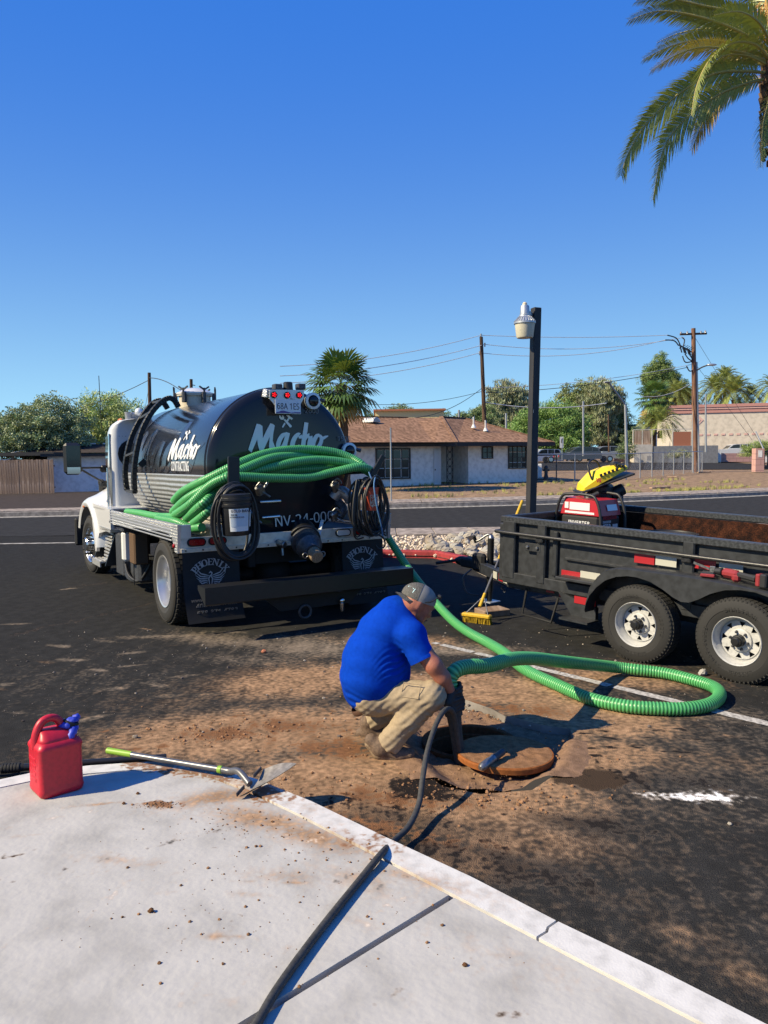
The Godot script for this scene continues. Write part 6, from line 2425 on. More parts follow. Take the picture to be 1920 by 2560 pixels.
func macho_shape(st: SurfaceTool, fn: Callable) -> void:
	# painted script letters as bands between a left and a right edge
	var m := PackedVector2Array([V2(-0.348, 1.988), V2(-0.237, 2.288), V2(-0.197, 2.281), V2(-0.166, 2.262), V2(-0.166, 2.209), V2(-0.164, 2.121), V2(-0.112, 2.221), V2(-0.066, 2.295), V2(-0.032, 2.286), V2(-0.012, 2.269), V2(-0.033, 2.175), V2(-0.042, 2.092), V2(-0.025, 2.044), V2(0.003, 1.987), V2(-0.042, 1.971), V2(-0.085, 1.976), V2(-0.089, 2.026), V2(-0.079, 2.139), V2(-0.123, 2.054), V2(-0.163, 1.977), V2(-0.213, 1.983), V2(-0.228, 2.044), V2(-0.235, 2.109), V2(-0.310, 1.954)])
	fn.call(st, m)
	var strokes := [
		# a: bowl, then stem
		[[V2(0.128, 2.170), V2(0.091, 2.158), V2(0.054, 2.116), V2(0.028, 2.054), V2(0.029, 2.011), V2(0.051, 2.001), V2(0.079, 2.026), V2(0.109, 2.080), V2(0.130, 2.140)], [24, 33, 36, 38, 34, 24, 20, 20, 22]],
		[[V2(0.154, 2.188), V2(0.136, 2.122), V2(0.117, 2.056), V2(0.116, 2.011), V2(0.146, 1.996), V2(0.182, 2.026)], [36, 36, 36, 36, 22, 10]],
		# c
		[[V2(0.316, 2.119), V2(0.312, 2.155), V2(0.281, 2.165), V2(0.237, 2.119), V2(0.209, 2.050), V2(0.218, 2.006), V2(0.258, 2.005), V2(0.301, 2.044)], [30, 32, 30, 38, 40, 36, 24, 10]],
		# h: stem and arch
		[[V2(0.398, 2.311), V2(0.382, 2.214), V2(0.361, 2.105), V2(0.340, 1.983)], [34, 37, 38, 38]],
		[[V2(0.363, 2.080), V2(0.401, 2.141), V2(0.435, 2.158), V2(0.450, 2.139), V2(0.436, 2.068), V2(0.429, 2.010), V2(0.456, 1.995), V2(0.483, 2.026)], [14, 24, 32, 36, 38, 36, 24, 10]],
		# o and its flying tail
		[[V2(0.573, 2.160), V2(0.536, 2.152), V2(0.501, 2.105), V2(0.481, 2.044), V2(0.496, 2.000), V2(0.537, 2.005), V2(0.579, 2.056), V2(0.597, 2.118), V2(0.573, 2.160)], [22, 32, 36, 38, 34, 32, 34, 32, 22]],
		[[V2(0.573, 2.152), V2(0.611, 2.124), V2(0.652, 2.140), V2(0.689, 2.153)], [18, 26, 20, 5]],
	]
	for s in strokes:
		var p: Array = s[0]
		var w: Array = s[1]
		var q := []
		for v in p:
			q.append(V3(v.x, v.y, 0))
		var sm := spline(q, 4)
		for i in sm.size() - 1:
			var seg := PackedVector2Array()
			var k := i / 4
			var w0 := lerpf(w[k], w[mini(k + 1, w.size() - 1)], (i % 4) / 4.0) * 0.00075
			var w1 := lerpf(w[k], w[mini(k + 1, w.size() - 1)], (i % 4 + 1) / 4.0) * 0.00075
			var a: Vector3 = sm[i]
			var b: Vector3 = sm[i + 1]
			var pa: Vector3 = sm[maxi(i - 1, 0)]
			var nb: Vector3 = sm[mini(i + 2, sm.size() - 1)]
			var t0 := V2(b.x - pa.x, b.y - pa.y).normalized().orthogonal() * w0
			var t1 := V2(nb.x - a.x, nb.y - a.y).normalized().orthogonal() * w1
			fn.call(st, PackedVector2Array([V2(a.x, a.y) + t0, V2(b.x, b.y) + t1, V2(b.x, b.y) - t1, V2(a.x, a.y) - t0]))

func tools_mark(st: SurfaceTool, fn: Callable) -> void:
	# crossed spanner and hammer
	fn.call(st, PackedVector2Array([V2(0.102, 2.336), V2(0.119, 2.349), V2(0.204, 2.272), V2(0.203, 2.254), V2(0.182, 2.248)]))
	fn.call(st, PackedVector2Array([V2(0.047, 2.389), V2(0.065, 2.387), V2(0.070, 2.370), V2(0.085, 2.368), V2(0.081, 2.392), V2(0.101, 2.383), V2(0.111, 2.359), V2(0.098, 2.338), V2(0.069, 2.339), V2(0.049, 2.360)]))
	fn.call(st, PackedVector2Array([V2(0.078, 2.253), V2(0.093, 2.245), V2(0.128, 2.293), V2(0.110, 2.307)]))
	fn.call(st, PackedVector2Array([V2(0.134, 2.326), V2(0.154, 2.315), V2(0.184, 2.358), V2(0.166, 2.367)]))
	fn.call(st, PackedVector2Array([V2(0.135, 2.395), V2(0.172, 2.391), V2(0.207, 2.366), V2(0.223, 2.356), V2(0.207, 2.337), V2(0.187, 2.351), V2(0.161, 2.365), V2(0.153, 2.377)]))

func wrap_text(called: String, s: String, size: float, cz: float, cy: float, r: float, m: Material, parent: Node) -> void:
	# flat lettering bent round the left side of the tank
	var am := text_mesh(s, size, 0.004, true).get_mesh_arrays()
	var vs: PackedVector3Array = am[Mesh.ARRAY_VERTEX]
	var ix: PackedInt32Array = am[Mesh.ARRAY_INDEX]
	var st := sb()
	flat(st)
	for i in range(0, ix.size(), 3):
		for k in 3:
			var v := vs[ix[i + k]]
			st.add_vertex(on_tank(v.x * 0.66 + cz, v.y + cy, r + v.z))
	obj(called, st, m, parent)

# a point of the left side of the tank: distance along it and height
func on_tank(z: float, y: float, r: float) -> Vector3:
	var a := (y - TC.y) / TR
	return V3(TC.x - cos(a) * r, TC.y + sin(a) * r, z)

func phoenix(parent: Node3D, c: Vector3, w: float) -> void:
	# arched word above a bird with raised wings
	var lg := Node3D.new()
	put(lg, "emblem", parent)
	lg.position = c
	var word := "PHOENIX"
	for k in 7:
		var a := lerpf(0.86, -0.86, k / 6.0)
		var p := V3(sin(-a) * w * 0.56, cos(a) * w * 0.56 - w * 0.30, 0)
		var o := obj("letter", text_mesh(word[k], w * 0.26, 0.002, true, true), M.letter_gray, lg)
		o.transform = Transform3D(Basis(Vector3.BACK, a), p)
	var st := sb()
	var n := 0
	for s in [-1.0, 1.0]:
		for k in 7:
			var t := k / 6.0
			var a := V2(s * lerpf(0.03, 0.10, 1.0 - t) * w, lerpf(-0.36, -0.12, t) * w)
			var b := V2(s * lerpf(0.16, 0.44, sin(t * 2.0)) * w, lerpf(-0.42, 0.12, t) * w)
			var m := a.lerp(b, 0.55) + V2(s * 0.02 * w, -0.06 * w)
			brush(st, [a, a.lerp(m, 0.6), m, b], [0.012 * w, 0.034 * w, 0.032 * w, 0.004 * w], 0.001 + n * 0.0002, Transform3D())
			n += 1
		brush(st, [V2(0, -0.1 * w), V2(s * 0.05 * w, -0.2 * w), V2(s * 0.03 * w, -0.36 * w), V2(s * 0.015 * w, -0.5 * w)], [0.03 * w, 0.03 * w, 0.024 * w, 0.004 * w], 0.001 + n * 0.0002, Transform3D())
		n += 1
	brush(st, [V2(-0.05 * w, -0.05 * w), V2(0.0, -0.01 * w), V2(0.045 * w, -0.05 * w), V2(0.0, -0.13 * w)], [0.01 * w, 0.05 * w, 0.04 * w, 0.03 * w], 0.001 + n * 0.0002, Transform3D())
	obj("bird", st, M.letter_gray, lg)

func stadium(cx: float, cy: float, w: float, h: float, n := 8) -> PackedVector2Array:
	var p := PackedVector2Array()
	var r := h / 2
	for k in n + 1:
		var a := -PI / 2 + PI * k / n
		p.append(V2(cx + w / 2 - r + cos(a) * r, cy + sin(a) * r))
	for k in n + 1:
		var a := PI / 2 + PI * k / n
		p.append(V2(cx - w / 2 + r + cos(a) * r, cy + sin(a) * r))
	return p

func rounded_ring(hx: float, z0: float, z1: float, r: float, y: float, hx0: float) -> Array:
	# a rounded outline in x-z; hx at the rear (z0), hx0 at the front (z1)
	var p := []
	for c in [[1, z0], [1, z1], [-1, z1], [-1, z0]]:
		var back: bool = c[1] == z0
		var x: float = (hx if back else hx0) * c[0]
		var cc := V2(x - c[0] * r, c[1] + (-r if back else r))
		var a0: float
		if c[0] == 1 and back: a0 = PI / 2
		elif c[0] == 1: a0 = 0.0
		elif not back: a0 = -PI / 2
		else: a0 = PI
		for k in 7:
			var a := a0 - PI / 2 * k / 6.0
			p.append(V3(cc.x + cos(a) * r, y, cc.y + sin(a) * r))
	return p

func loft(st: SurfaceTool, rings: Array, cap := true, facets := false) -> void:
	smooth(st)
	if facets:
		flat(st)
	for i in rings.size() - 1:
		var n: int = rings[i].size()
		for k in n:
			var k2 := (k + 1) % n
			quad(st, rings[i][k], rings[i][k2], rings[i + 1][k2], rings[i + 1][k])
	if cap:
		for e in [0, rings.size() - 1]:
			var c := Vector3.ZERO
			var n: int = rings[e].size()
			for v in rings[e]:
				c += v / n
			for k in n:
				if e == 0:
					tri(st, c, rings[e][(k + 1) % n], rings[e][k])
				else:
					tri(st, c, rings[e][k], rings[e][(k + 1) % n])

func build_truck() -> void:
	var t := thing("tanker_truck", "white-cab tanker truck with a big black tank seen from behind", "truck", TRUCK_AT, deg_to_rad(31))
	var st := sb()
	for s in [-1, 1]:
		box(st, V3(0.05 + s * 0.42, 0.76, -2.7), V3(0.09, 0.26, 6.4), Basis(), 0.01)
	for z in [-5.5, -3.4, -1.6, 0.4]:
		box(st, V3(0.05, 0.76, z), V3(0.74, 0.2, 0.12))
	cyl(st, V3(-0.9, 0.49, 0), V3(1.0, 0.49, 0), 0.09, 0.09, 12)
	cyl(st, V3(-0.9, 0.49, -4.87), V3(1.0, 0.49, -4.87), 0.06, 0.06, 12)
	blob(st, V3(0.05, 0.49, 0.05), V3(0.26, 0.24, 0.26), 14)
	box(st, V3(0.05, 0.62, -2.0), V3(0.7, 0.4, 2.4), Basis(), 0.03)
	obj("chassis", st, M.black_matte, t)
	for s in [-1.0, 1.0]:
		truck_wheel(t, "rear_wheel", V3(0.04 + s * 1.17, 0.487, 0), s, 0)
		truck_wheel(t, "inner_rear_wheel", V3(0.04 + s * 0.85, 0.487, 0), s, 2)
		truck_wheel(t, "front_wheel", V3(0.04 + s * 1.1, 0.487, -4.87), s, 1, 0.09)
	# ---- tank
	st = sb()
	lathe(st, [V2(TR - 0.02, 0), V2(TR, 0.03), V2(TR, TZ1 - TZ0)], 96, along(Vector3.BACK, V3(TC.x, TC.y, TZ0)))
	var tank := obj("tank", st, M.tank_black, t)
	st = sb()
	lathe(st, [V2(TR, 0), V2(TR, 0.012), V2(TR - 0.012, 0.03), V2(TR - 0.045, 0.052), V2(TR - 0.1, 0.066), V2(0.6, 0.075), V2(0.3, 0.08), V2(0, 0.081)], 96, along(Vector3.BACK, V3(TC.x, TC.y, TZ1)), 1.2)
	obj("rear_head", st, M.tank_black, tank)
	st = sb()
	lathe(st, [V2(TR, 0), V2(TR - 0.05, 0.09), V2(0.5, 0.2), V2(0, 0.24)], 64, along(Vector3.FORWARD, V3(TC.x, TC.y, TZ0 + 0.03)), 1.2)
	obj("front_head", st, M.tank_black, tank)
	st = sb()
	lathe(st, [V2(TR + 0.001, 0.0), V2(TR + 0.012, 0.008), V2(TR + 0.012, 0.035), V2(TR + 0.001, 0.045)], 96, along(Vector3.BACK, V3(TC.x, TC.y, TZ1 - 0.09)))
	lathe(st, [V2(TR + 0.001, 0.0), V2(TR + 0.008, 0.006), V2(TR + 0.008, 0.03), V2(TR + 0.001, 0.036)], 96, along(Vector3.BACK, V3(TC.x, TC.y, -3.05)))
	obj("weld_band", st, M.tank_black, tank)
	# lettering
	var zf := TZ1 + 0.085
	st = sb()
	var flatten := func(s: SurfaceTool, poly: PackedVector2Array) -> void:
		prism(s, poly, 0.004 + rng.randf() * 0.0015, Transform3D(Basis(), V3(0, 0, zf)))
	macho_shape(st, flatten)
	obj("lettering", st, M.letter_silver, tank)
	st = sb()
	tools_mark(st, flatten)
	obj("tools_emblem", st, M.letter_silver, tank)
	var c0: Vector2 = V2(-0.349, 1.974)
	var c1: Vector2 = V2(0.688, 2.143)
	var wd := c1.x - c0.x
	for big in [1, 0]:
		st = sb()
		var k: float = (1.3 / wd) if big == 0 else (3.5 / wd)
		var kk: float = 0.50 / 0.55 if big == 0 else 2.1
		var zz: float = -1.28 if big == 0 else -3.35
		var yy: float = 1.885 if big == 0 else 1.70
		var wrap := func(s: SurfaceTool, poly: PackedVector2Array) -> void:
			var q := poly.duplicate()
			if Geometry2D.is_polygon_clockwise(q):
				q.reverse()
			var ix := Geometry2D.triangulate_polygon(q)
			flat(s)
			var rr: float = TR + (0.005 if big == 0 else 0.002) + rng.randf() * 0.0012
			for i in range(0, ix.size(), 3):
				var v := []
				for j in 3:
					var p: Vector2 = q[ix[i + j]]
					# tall letters are cut into short bands so that they follow the round side
					v.append(V2((p.x - c0.x) * k + zz, (p.y - c0.y) * kk + yy))
				bent(s, v[0], v[1], v[2], rr, 3)
		macho_shape(st, wrap)
		obj("lettering", st, M.letter_white if big == 0 else M.ghost_gray, tank)
		if big == 0:
			st = sb()
			tools_mark(st, wrap)
			obj("tools_emblem", st, M.letter_white, tank)
	wrap_text("lettering", "CONTRACTING", 0.165, -0.72, 1.80, TR + 0.006, M.letter_white, tank)
	text("gallon_mark", "2600", 0.085, M.letter_dim, tank, Transform3D(Basis(), V3(0.474, 2.453, 0.4)))
	text("gallon_mark", "1500", 0.085, M.letter_dim, tank, Transform3D(Basis(), V3(0.905, 2.118, 0.4)))
	text("tank_number", "NV-24-000", 0.17, M.letter_silver, tank, Transform3D(Basis(Vector3.BACK, 0.05), V3(0.342, 1.154, 0.41)))
	# polished lower cladding in horizontal ribs, both sides
	for s in [-1.0, 1.0]:
		st = sb()
		smooth(st)
		var rows := []
		var n := 15 * 8
		for i in n + 1:
			var a := deg_to_rad(lerpf(-6.0, -68.0, float(i) / n))
			var r := TR + 0.012 + 0.006 * sin(TAU * i / 8.0)
			rows.append(V3(TC.x + s * cos(a) * r, TC.y + sin(a) * r, 0))
		for i in n:
			for zz in [[-3.7, -1.35, 0.0], [-1.345, 0.28, 0.004]]:
				var o0: Vector3 = rows[i] + (rows[i] - V3(TC.x, TC.y, 0)).normalized() * zz[2]
				var o1: Vector3 = rows[i + 1] + (rows[i + 1] - V3(TC.x, TC.y, 0)).normalized() * zz[2]
				var q := [o0 + V3(0, 0, zz[0]), o0 + V3(0, 0, zz[1]), o1 + V3(0, 0, zz[1]), o1 + V3(0, 0, zz[0])]
				if s < 0:
					quad(st, q[3], q[2], q[1], q[0])
				else:
					quad(st, q[0], q[1], q[2], q[3])
		obj("cladding", st, M.ribbed_steel, tank)
	# hatch on top
	var hy := TC.y + TR - 0.05
	var hz := -2.98
	var hatch := Node3D.new()
	put(hatch, "hatch", t)
	hatch.position = V3(0.1, hy, hz)
	st = sb()
	lathe(st, [V2(0.24, -0.08), V2(0.24, 0.2), V2(0.27, 0.2), V2(0.27, 0.225)], 32)
	obj("hatch_neck", st, M.cream, hatch)
	st = sb()
	lathe(st, [V2(0.28, 0.225), V2(0.28, 0.25), V2(0.25, 0.265), V2(0.18, 0.305), V2(0.09, 0.325), V2(0.0, 0.33)], 32)
	obj("hatch_lid", st, M.truck_white, hatch)
	for k in 6:
		var a := TAU * k / 6.0 + 0.35
		var u := V3(cos(a), 0, sin(a))
		st = sb()
		box(st, u * 0.29 + V3(0, 0.17, 0), V3(0.06, 0.16, 0.06), Basis(Vector3.UP, -a), 0.008)
		cyl(st, u * 0.31 + V3(0, 0.12, 0), u * 0.31 + V3(0, 0.31, 0), 0.016, 0.016, 6)
		var v := V3(-u.z, 0, u.x)
		bar(st, u * 0.31 + v * 0.08 + V3(0, 0.33, 0), u * 0.31 + V3(0, 0.28, 0), 0.022, 0.022)
		bar(st, u * 0.31 - v * 0.08 + V3(0, 0.33, 0), u * 0.31 + V3(0, 0.28, 0), 0.022, 0.022)
		obj("wing_clamp", st, M.cast_gray, hatch)
	# ladder hooked over the tank
	var lad := Node3D.new()
	put(lad, "ladder", t)
	var ra := spline([V3(-0.983, 1.424, -2.45), V3(-0.985, 1.694, -2.45), V3(-0.941, 2.008, -2.45), V3(-0.846, 2.334, -2.45), V3(-0.702, 2.582, -2.45), V3(-0.553, 2.735, -2.45), V3(-0.441, 2.79, -2.45), V3(-0.366, 2.752, -2.45), V3(-0.316, 2.66, -2.45)], 4)
	var rb := spline([V3(-0.965, 1.443, -3), V3(-0.986, 1.689, -3), V3(-0.953, 1.957, -3), V3(-0.868, 2.254, -3), V3(-0.73, 2.518, -3), V3(-0.569, 2.725, -3), V3(-0.446, 2.795, -3), V3(-0.375, 2.755, -3), V3(-0.323, 2.671, -3)], 4)
	for r in [ra, rb]:
		st = sb()
		for i in r.size() - 1:
			bar(st, r[i], r[i + 1] + (r[i + 1] - r[i]) * 0.06, 0.075, 0.075, 0.008, Vector3.BACK)
		obj("rail", st, M.black_paint, lad)
	for i in [0, 8, 16, 21, 25]:
		st = sb()
		var j: int = mini(i, 32)
		bar(st, ra[j], rb[j], 0.06, 0.03)
		obj("rung", st, M.cast_gray, lad)
	st = sb()
	bar(st, V3(-0.897, 1.807, -2.45), V3(TC.x - TR, 1.88, -2.45), 0.05, 0.08)
	obj("bracket", st, M.black_paint, lad)
	# ---- cab
	st = sb()
	var rings := []
	for q in [[0.96, 0.99, 0.99], [1.0, 1.0, 1.0], [2.2, 1.0, 1.0], [2.38, 0.985, 0.99], [2.47, 0.95, 0.96], [2.53, 0.87, 0.9], [2.555, 0.7, 0.75], [2.565, 0.4, 0.5]]:
		var front := lerpf(-5.35, -5.0, clampf((q[0] - 1.6) / 0.9, 0, 1))
		var mid := -4.5
		var z0: float = -3.9 + (1.0 - q[1]) * 0.6
		var z1: float = front + (1.0 - q[2]) * 0.6
		rings.append(rounded_ring(0.99 * q[1], z0, z1, 0.13, q[0], 0.84 * q[1]))
	loft(st, rings)
	var cab := obj("cab", st, M.truck_white, t)
	st = sb()
	prism(st, stadium(-0.47, 2.0, 0.84, 0.46), 0.012, Transform3D(Basis(), V3(0, 0, -3.903)))
	prism(st, stadium(0.5, 2.0, 0.84, 0.46), 0.012, Transform3D(Basis(), V3(0, 0, -3.903)))
	obj("window_gasket", st, M.black_matte, cab)
	for x in [-0.47, 0.5]:
		st = sb()
		prism(st, stadium(x, 2.0, 0.76, 0.38), 0.004, Transform3D(Basis(), V3(0, 0, -3.89)))
		obj("rear_window", st, M.dark_glass, cab)
	# door side: glass, trim strip, rivets, grab rail
	var dxf := func(z: float, y: float, off: float) -> Vector3:
		return V3(-(lerpf(0.99, 0.84, (z + 3.9) / -1.35) + off), y, z)
	st = sb()
	flat(st)
	for q in [[-4.06, -4.95, 1.72, 2.3, 0.004]]:
		quad(st, dxf.call(q[1], q[2], q[4]), dxf.call(q[0], q[2], q[4]), dxf.call(q[0], q[3], q[4]), dxf.call(q[1] + 0.18, q[3], q[4]))
	obj("door_window", st, M.dark_glass, cab)
	st = sb()
	bar(st, dxf.call(-4.03, 1.04, 0.02), dxf.call(-4.03, 1.78, 0.02), 0.12, 0.03)
	bar(st, dxf.call(-4.0, 1.72, 0.014), dxf.call(-4.0, 2.32, 0.014), 0.05, 0.02)
	obj("chrome_trim", st, M.chrome, cab)
	st = sb()
	cyl(st, dxf.call(-3.97, 1.05, 0.06), dxf.call(-3.97, 1.78, 0.06), 0.017, 0.017, 8)
	obj("grab_rail", st, M.chrome, cab)
	st = sb()
	for k in 3:
		for y in [2.28, 2.36]:
			blob(st, V3(-0.86 + k * 0.05, y, -3.898), V3(0.008, 0.008, 0.006), 6)
	obj("rivets", st, M.steel, cab).set_meta("kind", "stuff")
	for x in [-0.62, -0.3, 0.0, 0.3, 0.62]:
		st = sb()
		blob(st, V3(x, 2.57, -4.85), V3(0.05, 0.05, 0.1), 10)
		obj("roof_light", st, M.amber, cab)
	st = sb()
	box(st, V3(-0.5, 2.62, -4.25), V3(0.3, 0.12, 0.3), Basis(), 0.03)
	cyl(st, V3(-0.66, 2.56, -4.1), V3(-0.66, 2.68, -4.1), 0.05, 0.06, 12)
	obj("roof_beacon_base", st, M.galv, cab)
	st = sb()
	blob(st, V3(-0.5, 2.68, -4.05), V3(0.07, 0.07, 0.07), 10)
	obj("beacon", st, M.letter_silver, cab)
	st = sb()
	tube(st, [V3(-0.95, 2.45, -4.8), V3(-1.0, 3.3, -4.6)], 0.006, 5)
	obj("aerial", st, M.black_matte, cab)
	# bonnet and wings
	st = sb()
	rings = []
	for q in [[-5.3, 0.78, 1.78], [-5.6, 0.76, 1.7], [-6.0, 0.68, 1.58], [-6.3, 0.6, 1.42], [-6.42, 0.54, 1.2]]:
		var ring2 := []
		for k in 13:
			var a := PI * k / 12.0
			ring2.append(V3(-cos(a) * q[1], 0.85 + pow(sin(a), 0.6) * (q[2] - 0.85), q[0]))
		rings.append(ring2)
	smooth(st)
	for i in rings.size() - 1:
		for k in 12:
			quad(st, rings[i][k], rings[i][k + 1], rings[i + 1][k + 1], rings[i + 1][k])
	for k in 12:
		tri(st, rings[4][k], rings[4][k + 1], V3(0, 0.85, -6.42))
	obj("bonnet", st, M.truck_white, t)
	for s in [-1.0, 1.0]:
		st = sb()
		smooth(st)
		# wing: section across, swept over the wheel
		var sec := []
		for i in 15:
			var a := lerpf(0.05, 2.75, i / 14.0)
			var rr := 0.70 + 0.06 * sin(a)
			var cz := -4.9 + cos(a) * rr * 1.22
			var cy := 0.47 + sin(a) * rr * 1.06
			var row := []
			for q in [[0.55, 0.34], [0.8, 0.2], [1.06, 0.05], [1.19, 0.0], [1.25, -0.05], [1.26, -0.11], [1.235, -0.15]]:
				row.append(V3(s * q[0] + 0.02, cy + q[1] * sin(a), cz + q[1] * cos(a) * 0.8))
			sec.append(row)
		for i in 14:
			for k in 6:
				if s > 0:
					quad(st, sec[i][k], sec[i][k + 1], sec[i + 1][k + 1], sec[i + 1][k])
				else:
					quad(st, sec[i][k + 1], sec[i][k], sec[i + 1][k], sec[i + 1][k + 1])
		obj("front_wing", st, M.truck_white, t)
		st = sb()
		blob(st, V3(s * 1.235 + 0.02, 1.13, -5.15), V3(0.025, 0.04, 0.1), 10)
		obj("side_marker", st, M.amber, t)
		st = sb()
		box(st, V3(s * 1.1, 0.62, -5.98), V3(0.3, 0.5, 0.1), Basis(), 0.03)
		obj("bumper_end", st, M.black_matte, t)
	# white panel between wing and steps
	st = sb()
	prism(st, PackedVector2Array([V2(4.62, 1.12), V2(4.45, 1.2), V2(3.1, 1.16), V2(3.1, 0.86), V2(4.0, 0.74), V2(4.28, 0.42), V2(4.36, 0.42)]), 0.05, Transform3D(Basis(V3(0, 0, -1), Vector3.UP, V3(1, 0, 0)), V3(-1.2, 0, 0)))
	box(st, V3(-0.8, 1.14, -4.2), V3(0.8, 0.06, 1.4), Basis(), 0.02)
	obj("side_panel", st, M.truck_white, t)
	st = sb()
	box(st, V3(-0.86, 1.4, -5.38), V3(0.1, 0.34, 0.16), Basis(), 0.04)
	box(st, V3(-0.92, 1.52, -5.22), V3(0.06, 0.12, 0.12), Basis(), 0.03)
	obj("bonnet_latch", st, M.black_matte, t)
	# mirror on two arms
	var mir := Node3D.new()
	put(mir, "mirror", t)
	var mc := V3(-1.62, 1.97, -4.35)
	mc = V3(-1.477, 1.931, -4.503)
	st = sb()
	box(st, mc, V3(0.27, 0.52, 0.12), Basis(Vector3.UP, -0.12), 0.05)
	obj("mirror_case", st, M.black_paint, mir)
	st = sb()
	box(st, mc + V3(0.008, 0.045, 0.061), V3(0.21, 0.34, 0.006), Basis(Vector3.UP, -0.12), 0.002)
	obj("mirror_glass", st, M.dark_glass, mir)
	st = sb()
	box(st, mc + V3(0.008, -0.19, 0.061), V3(0.2, 0.11, 0.006), Basis(Vector3.UP, -0.12), 0.002)
	obj("wide_mirror_glass", st, M.mirror_face, mir)
	st = sb()
	var hinge: Vector3 = dxf.call(-4.75, 1.78, 0.05)
	var hinge2: Vector3 = dxf.call(-4.75, 1.52, 0.05)
	cyl(st, mc + V3(0.12, -0.15, 0), hinge, 0.017, 0.017, 8)
	cyl(st, mc + V3(0.12, -0.17, 0), hinge2, 0.017, 0.017, 8)
	for h in [hinge, hinge2]:
		box(st, h + V3(0.0, -0.02, 0), V3(0.12, 0.12, 0.1), Basis(), 0.03)
	obj("mirror_arm", st, M.black_paint, mir)
	# steps and boxes under the cab
	var stp := Node3D.new()
	put(stp, "cab_step", t)
	st = sb()
	box(st, V3(-0.95, 0.83, -3.55), V3(0.5, 0.05, 0.75), Basis(), 0.006)
	for k in 5:
		box(st, V3(-1.18 + k * 0.1, 0.86, -3.55), V3(0.05, 0.016, 0.73))
	obj("top_tread", st, M.ribbed_steel, stp)
	st = sb()
	box(st, V3(-1.13, 0.3, -4.05), V3(0.24, 0.035, 0.62), Basis(), 0.006)
	box(st, V3(-1.245, 0.27, -4.05), V3(0.02, 0.09, 0.62))
	for k in 4:
		box(st, V3(-1.21 + k * 0.055, 0.322, -4.05), V3(0.025, 0.012, 0.6))
	obj("lower_tread", st, M.ribbed_steel, stp)
	for k in 9:
		st = sb()
		box(st, V3(-1.09 - 0.006 * k, 0.76 - k * 0.052, -3.72), V3(0.03, 0.03, 0.46 - 0.0 * k), Basis(), 0.004)
		obj("riser_rib", st, M.ribbed_steel, stp)
	st = sb()
	box(st, V3(-0.95, 0.53, -3.7), V3(0.26, 0.52, 0.5))
	for z in [-3.42, -4.34]:
		prism(st, PackedVector2Array([V2(-1.24, 0.28), V2(-0.9, 0.28), V2(-0.9, 0.82), V2(-1.06, 0.82)]), 0.03, Transform3D(Basis(), V3(0, 0, z)))
	obj("step_frame", st, M.black_paint, stp)
	st = sb()
	box(st, V3(-0.92, 0.5, -2.95), V3(0.4, 0.62, 0.5), Basis(), 0.02)
	box(st, V3(-0.9, 0.34, -2.35), V3(0.3, 0.36, 0.5), Basis(), 0.04)
	cyl(st, V3(-1.08, 0.68, -2.62), V3(-0.8, 0.68, -2.62), 0.08, 0.08, 14)
	obj("equipment_box", st, M.cast_gray, t)
	st = sb()
	for k in 3:
		tube(st, spline([V3(-1.06, 0.5 - k * 0.1, -2.9), V3(-1.1, 0.25 - 0.03 * k, -2.5), V3(-1.02, 0.2, -2.15), V3(-0.9, 0.45, -2.0)], 5), 0.02, 6)
	tube(st, [V3(-1.13, 0.9, -2.0), V3(-1.13, 0.16, -2.02)], 0.008, 5)
	obj("air_line", st, M.hose_black, t)
	st = sb()
	box(st, V3(-1.14, 0.68, -2.3), V3(0.15, 0.42, 0.16), Basis(), 0.03)
	obj("filter_housing", st, M.white_plastic, t)
	st = sb()
	box(st, V3(-1.14, 0.92, -2.3), V3(0.17, 0.08, 0.18), Basis(), 0.02)
	obj("filter_head", st, M.cast_gray, t)
	st = sb()
	box(st, V3(-1.06, 0.68, -1.98), V3(0.2, 0.44, 0.3), Basis(), 0.02)
	obj("valve_box", st, M.palm_bark, t)
	# ---- deck with tread-plate sides
	for s in [-1.0, 1.0]:
		st = sb()
		var x := -1.28 if s < 0 else 1.36
		var pl := PackedVector2Array()
		for v in [V3(-1.28, 1.174, -2.659), V3(-1.28, 0.977, -2.584), V3(-1.28, 1.025, -1.066), V3(-1.28, 1.066, -0.019), V3(-1.28, 1.064, 0.313), V3(-1.28, 1.036, 0.469), V3(-1.28, 0.882, 0.56), V3(-1.28, 0.875, 0.665), V3(-1.28, 1.187, 0.698)]:
			pl.append(V2(-v.z, v.y))
		prism(st, pl, 0.035, Transform3D(Basis(V3(0, 0, -1), Vector3.UP, V3(1, 0, 0)), V3(x, 0, 0)))
		obj("deck_side", st, M.plate, t)
		st = sb()
		for k in 5:
			box(st, V3(x + (0.0 if s < 0 else 0.035), 1.0 + 0.038 * k, -1.15), V3(0.012, 0.017, 3.2), Basis(), 0.004)
		obj("side_rib", st, M.ribbed_steel, t)
	st = sb()
	box(st, V3(0.04, 0.985, -1.2), V3(2.55, 0.03, 3.66))
	obj("deck_floor", st, M.black_matte, t)
	st = sb()
	box(st, V3(-0.72, 1.06, -0.2), V3(0.3, 0.14, 1.5), Basis(), 0.02)
	obj("tank_cradle", st, M.cream, t)
	st = sb()
	box(st, V3(0.04, 0.965, 0.665), V3(2.58, 0.15, 0.03), Basis(), 0.004)
	obj("tail_panel", st, M.ribbed_steel, t)
	st = sb()
	box(st, V3(0.04, 0.90, 0.688), V3(2.58, 0.045, 0.016), Basis(), 0.003)
	obj("tail_lip", st, M.cream, t)
	st = sb()
	for k in 14:
		cyl(st, V3(-1.2 + k * 0.19, 0.9, 0.69), V3(-1.2 + k * 0.19, 0.9, 0.702), 0.01, 0.01, 6)
	obj("bolt_heads", st, M.cast_gray, t).set_meta("kind", "stuff")
	st = sb()
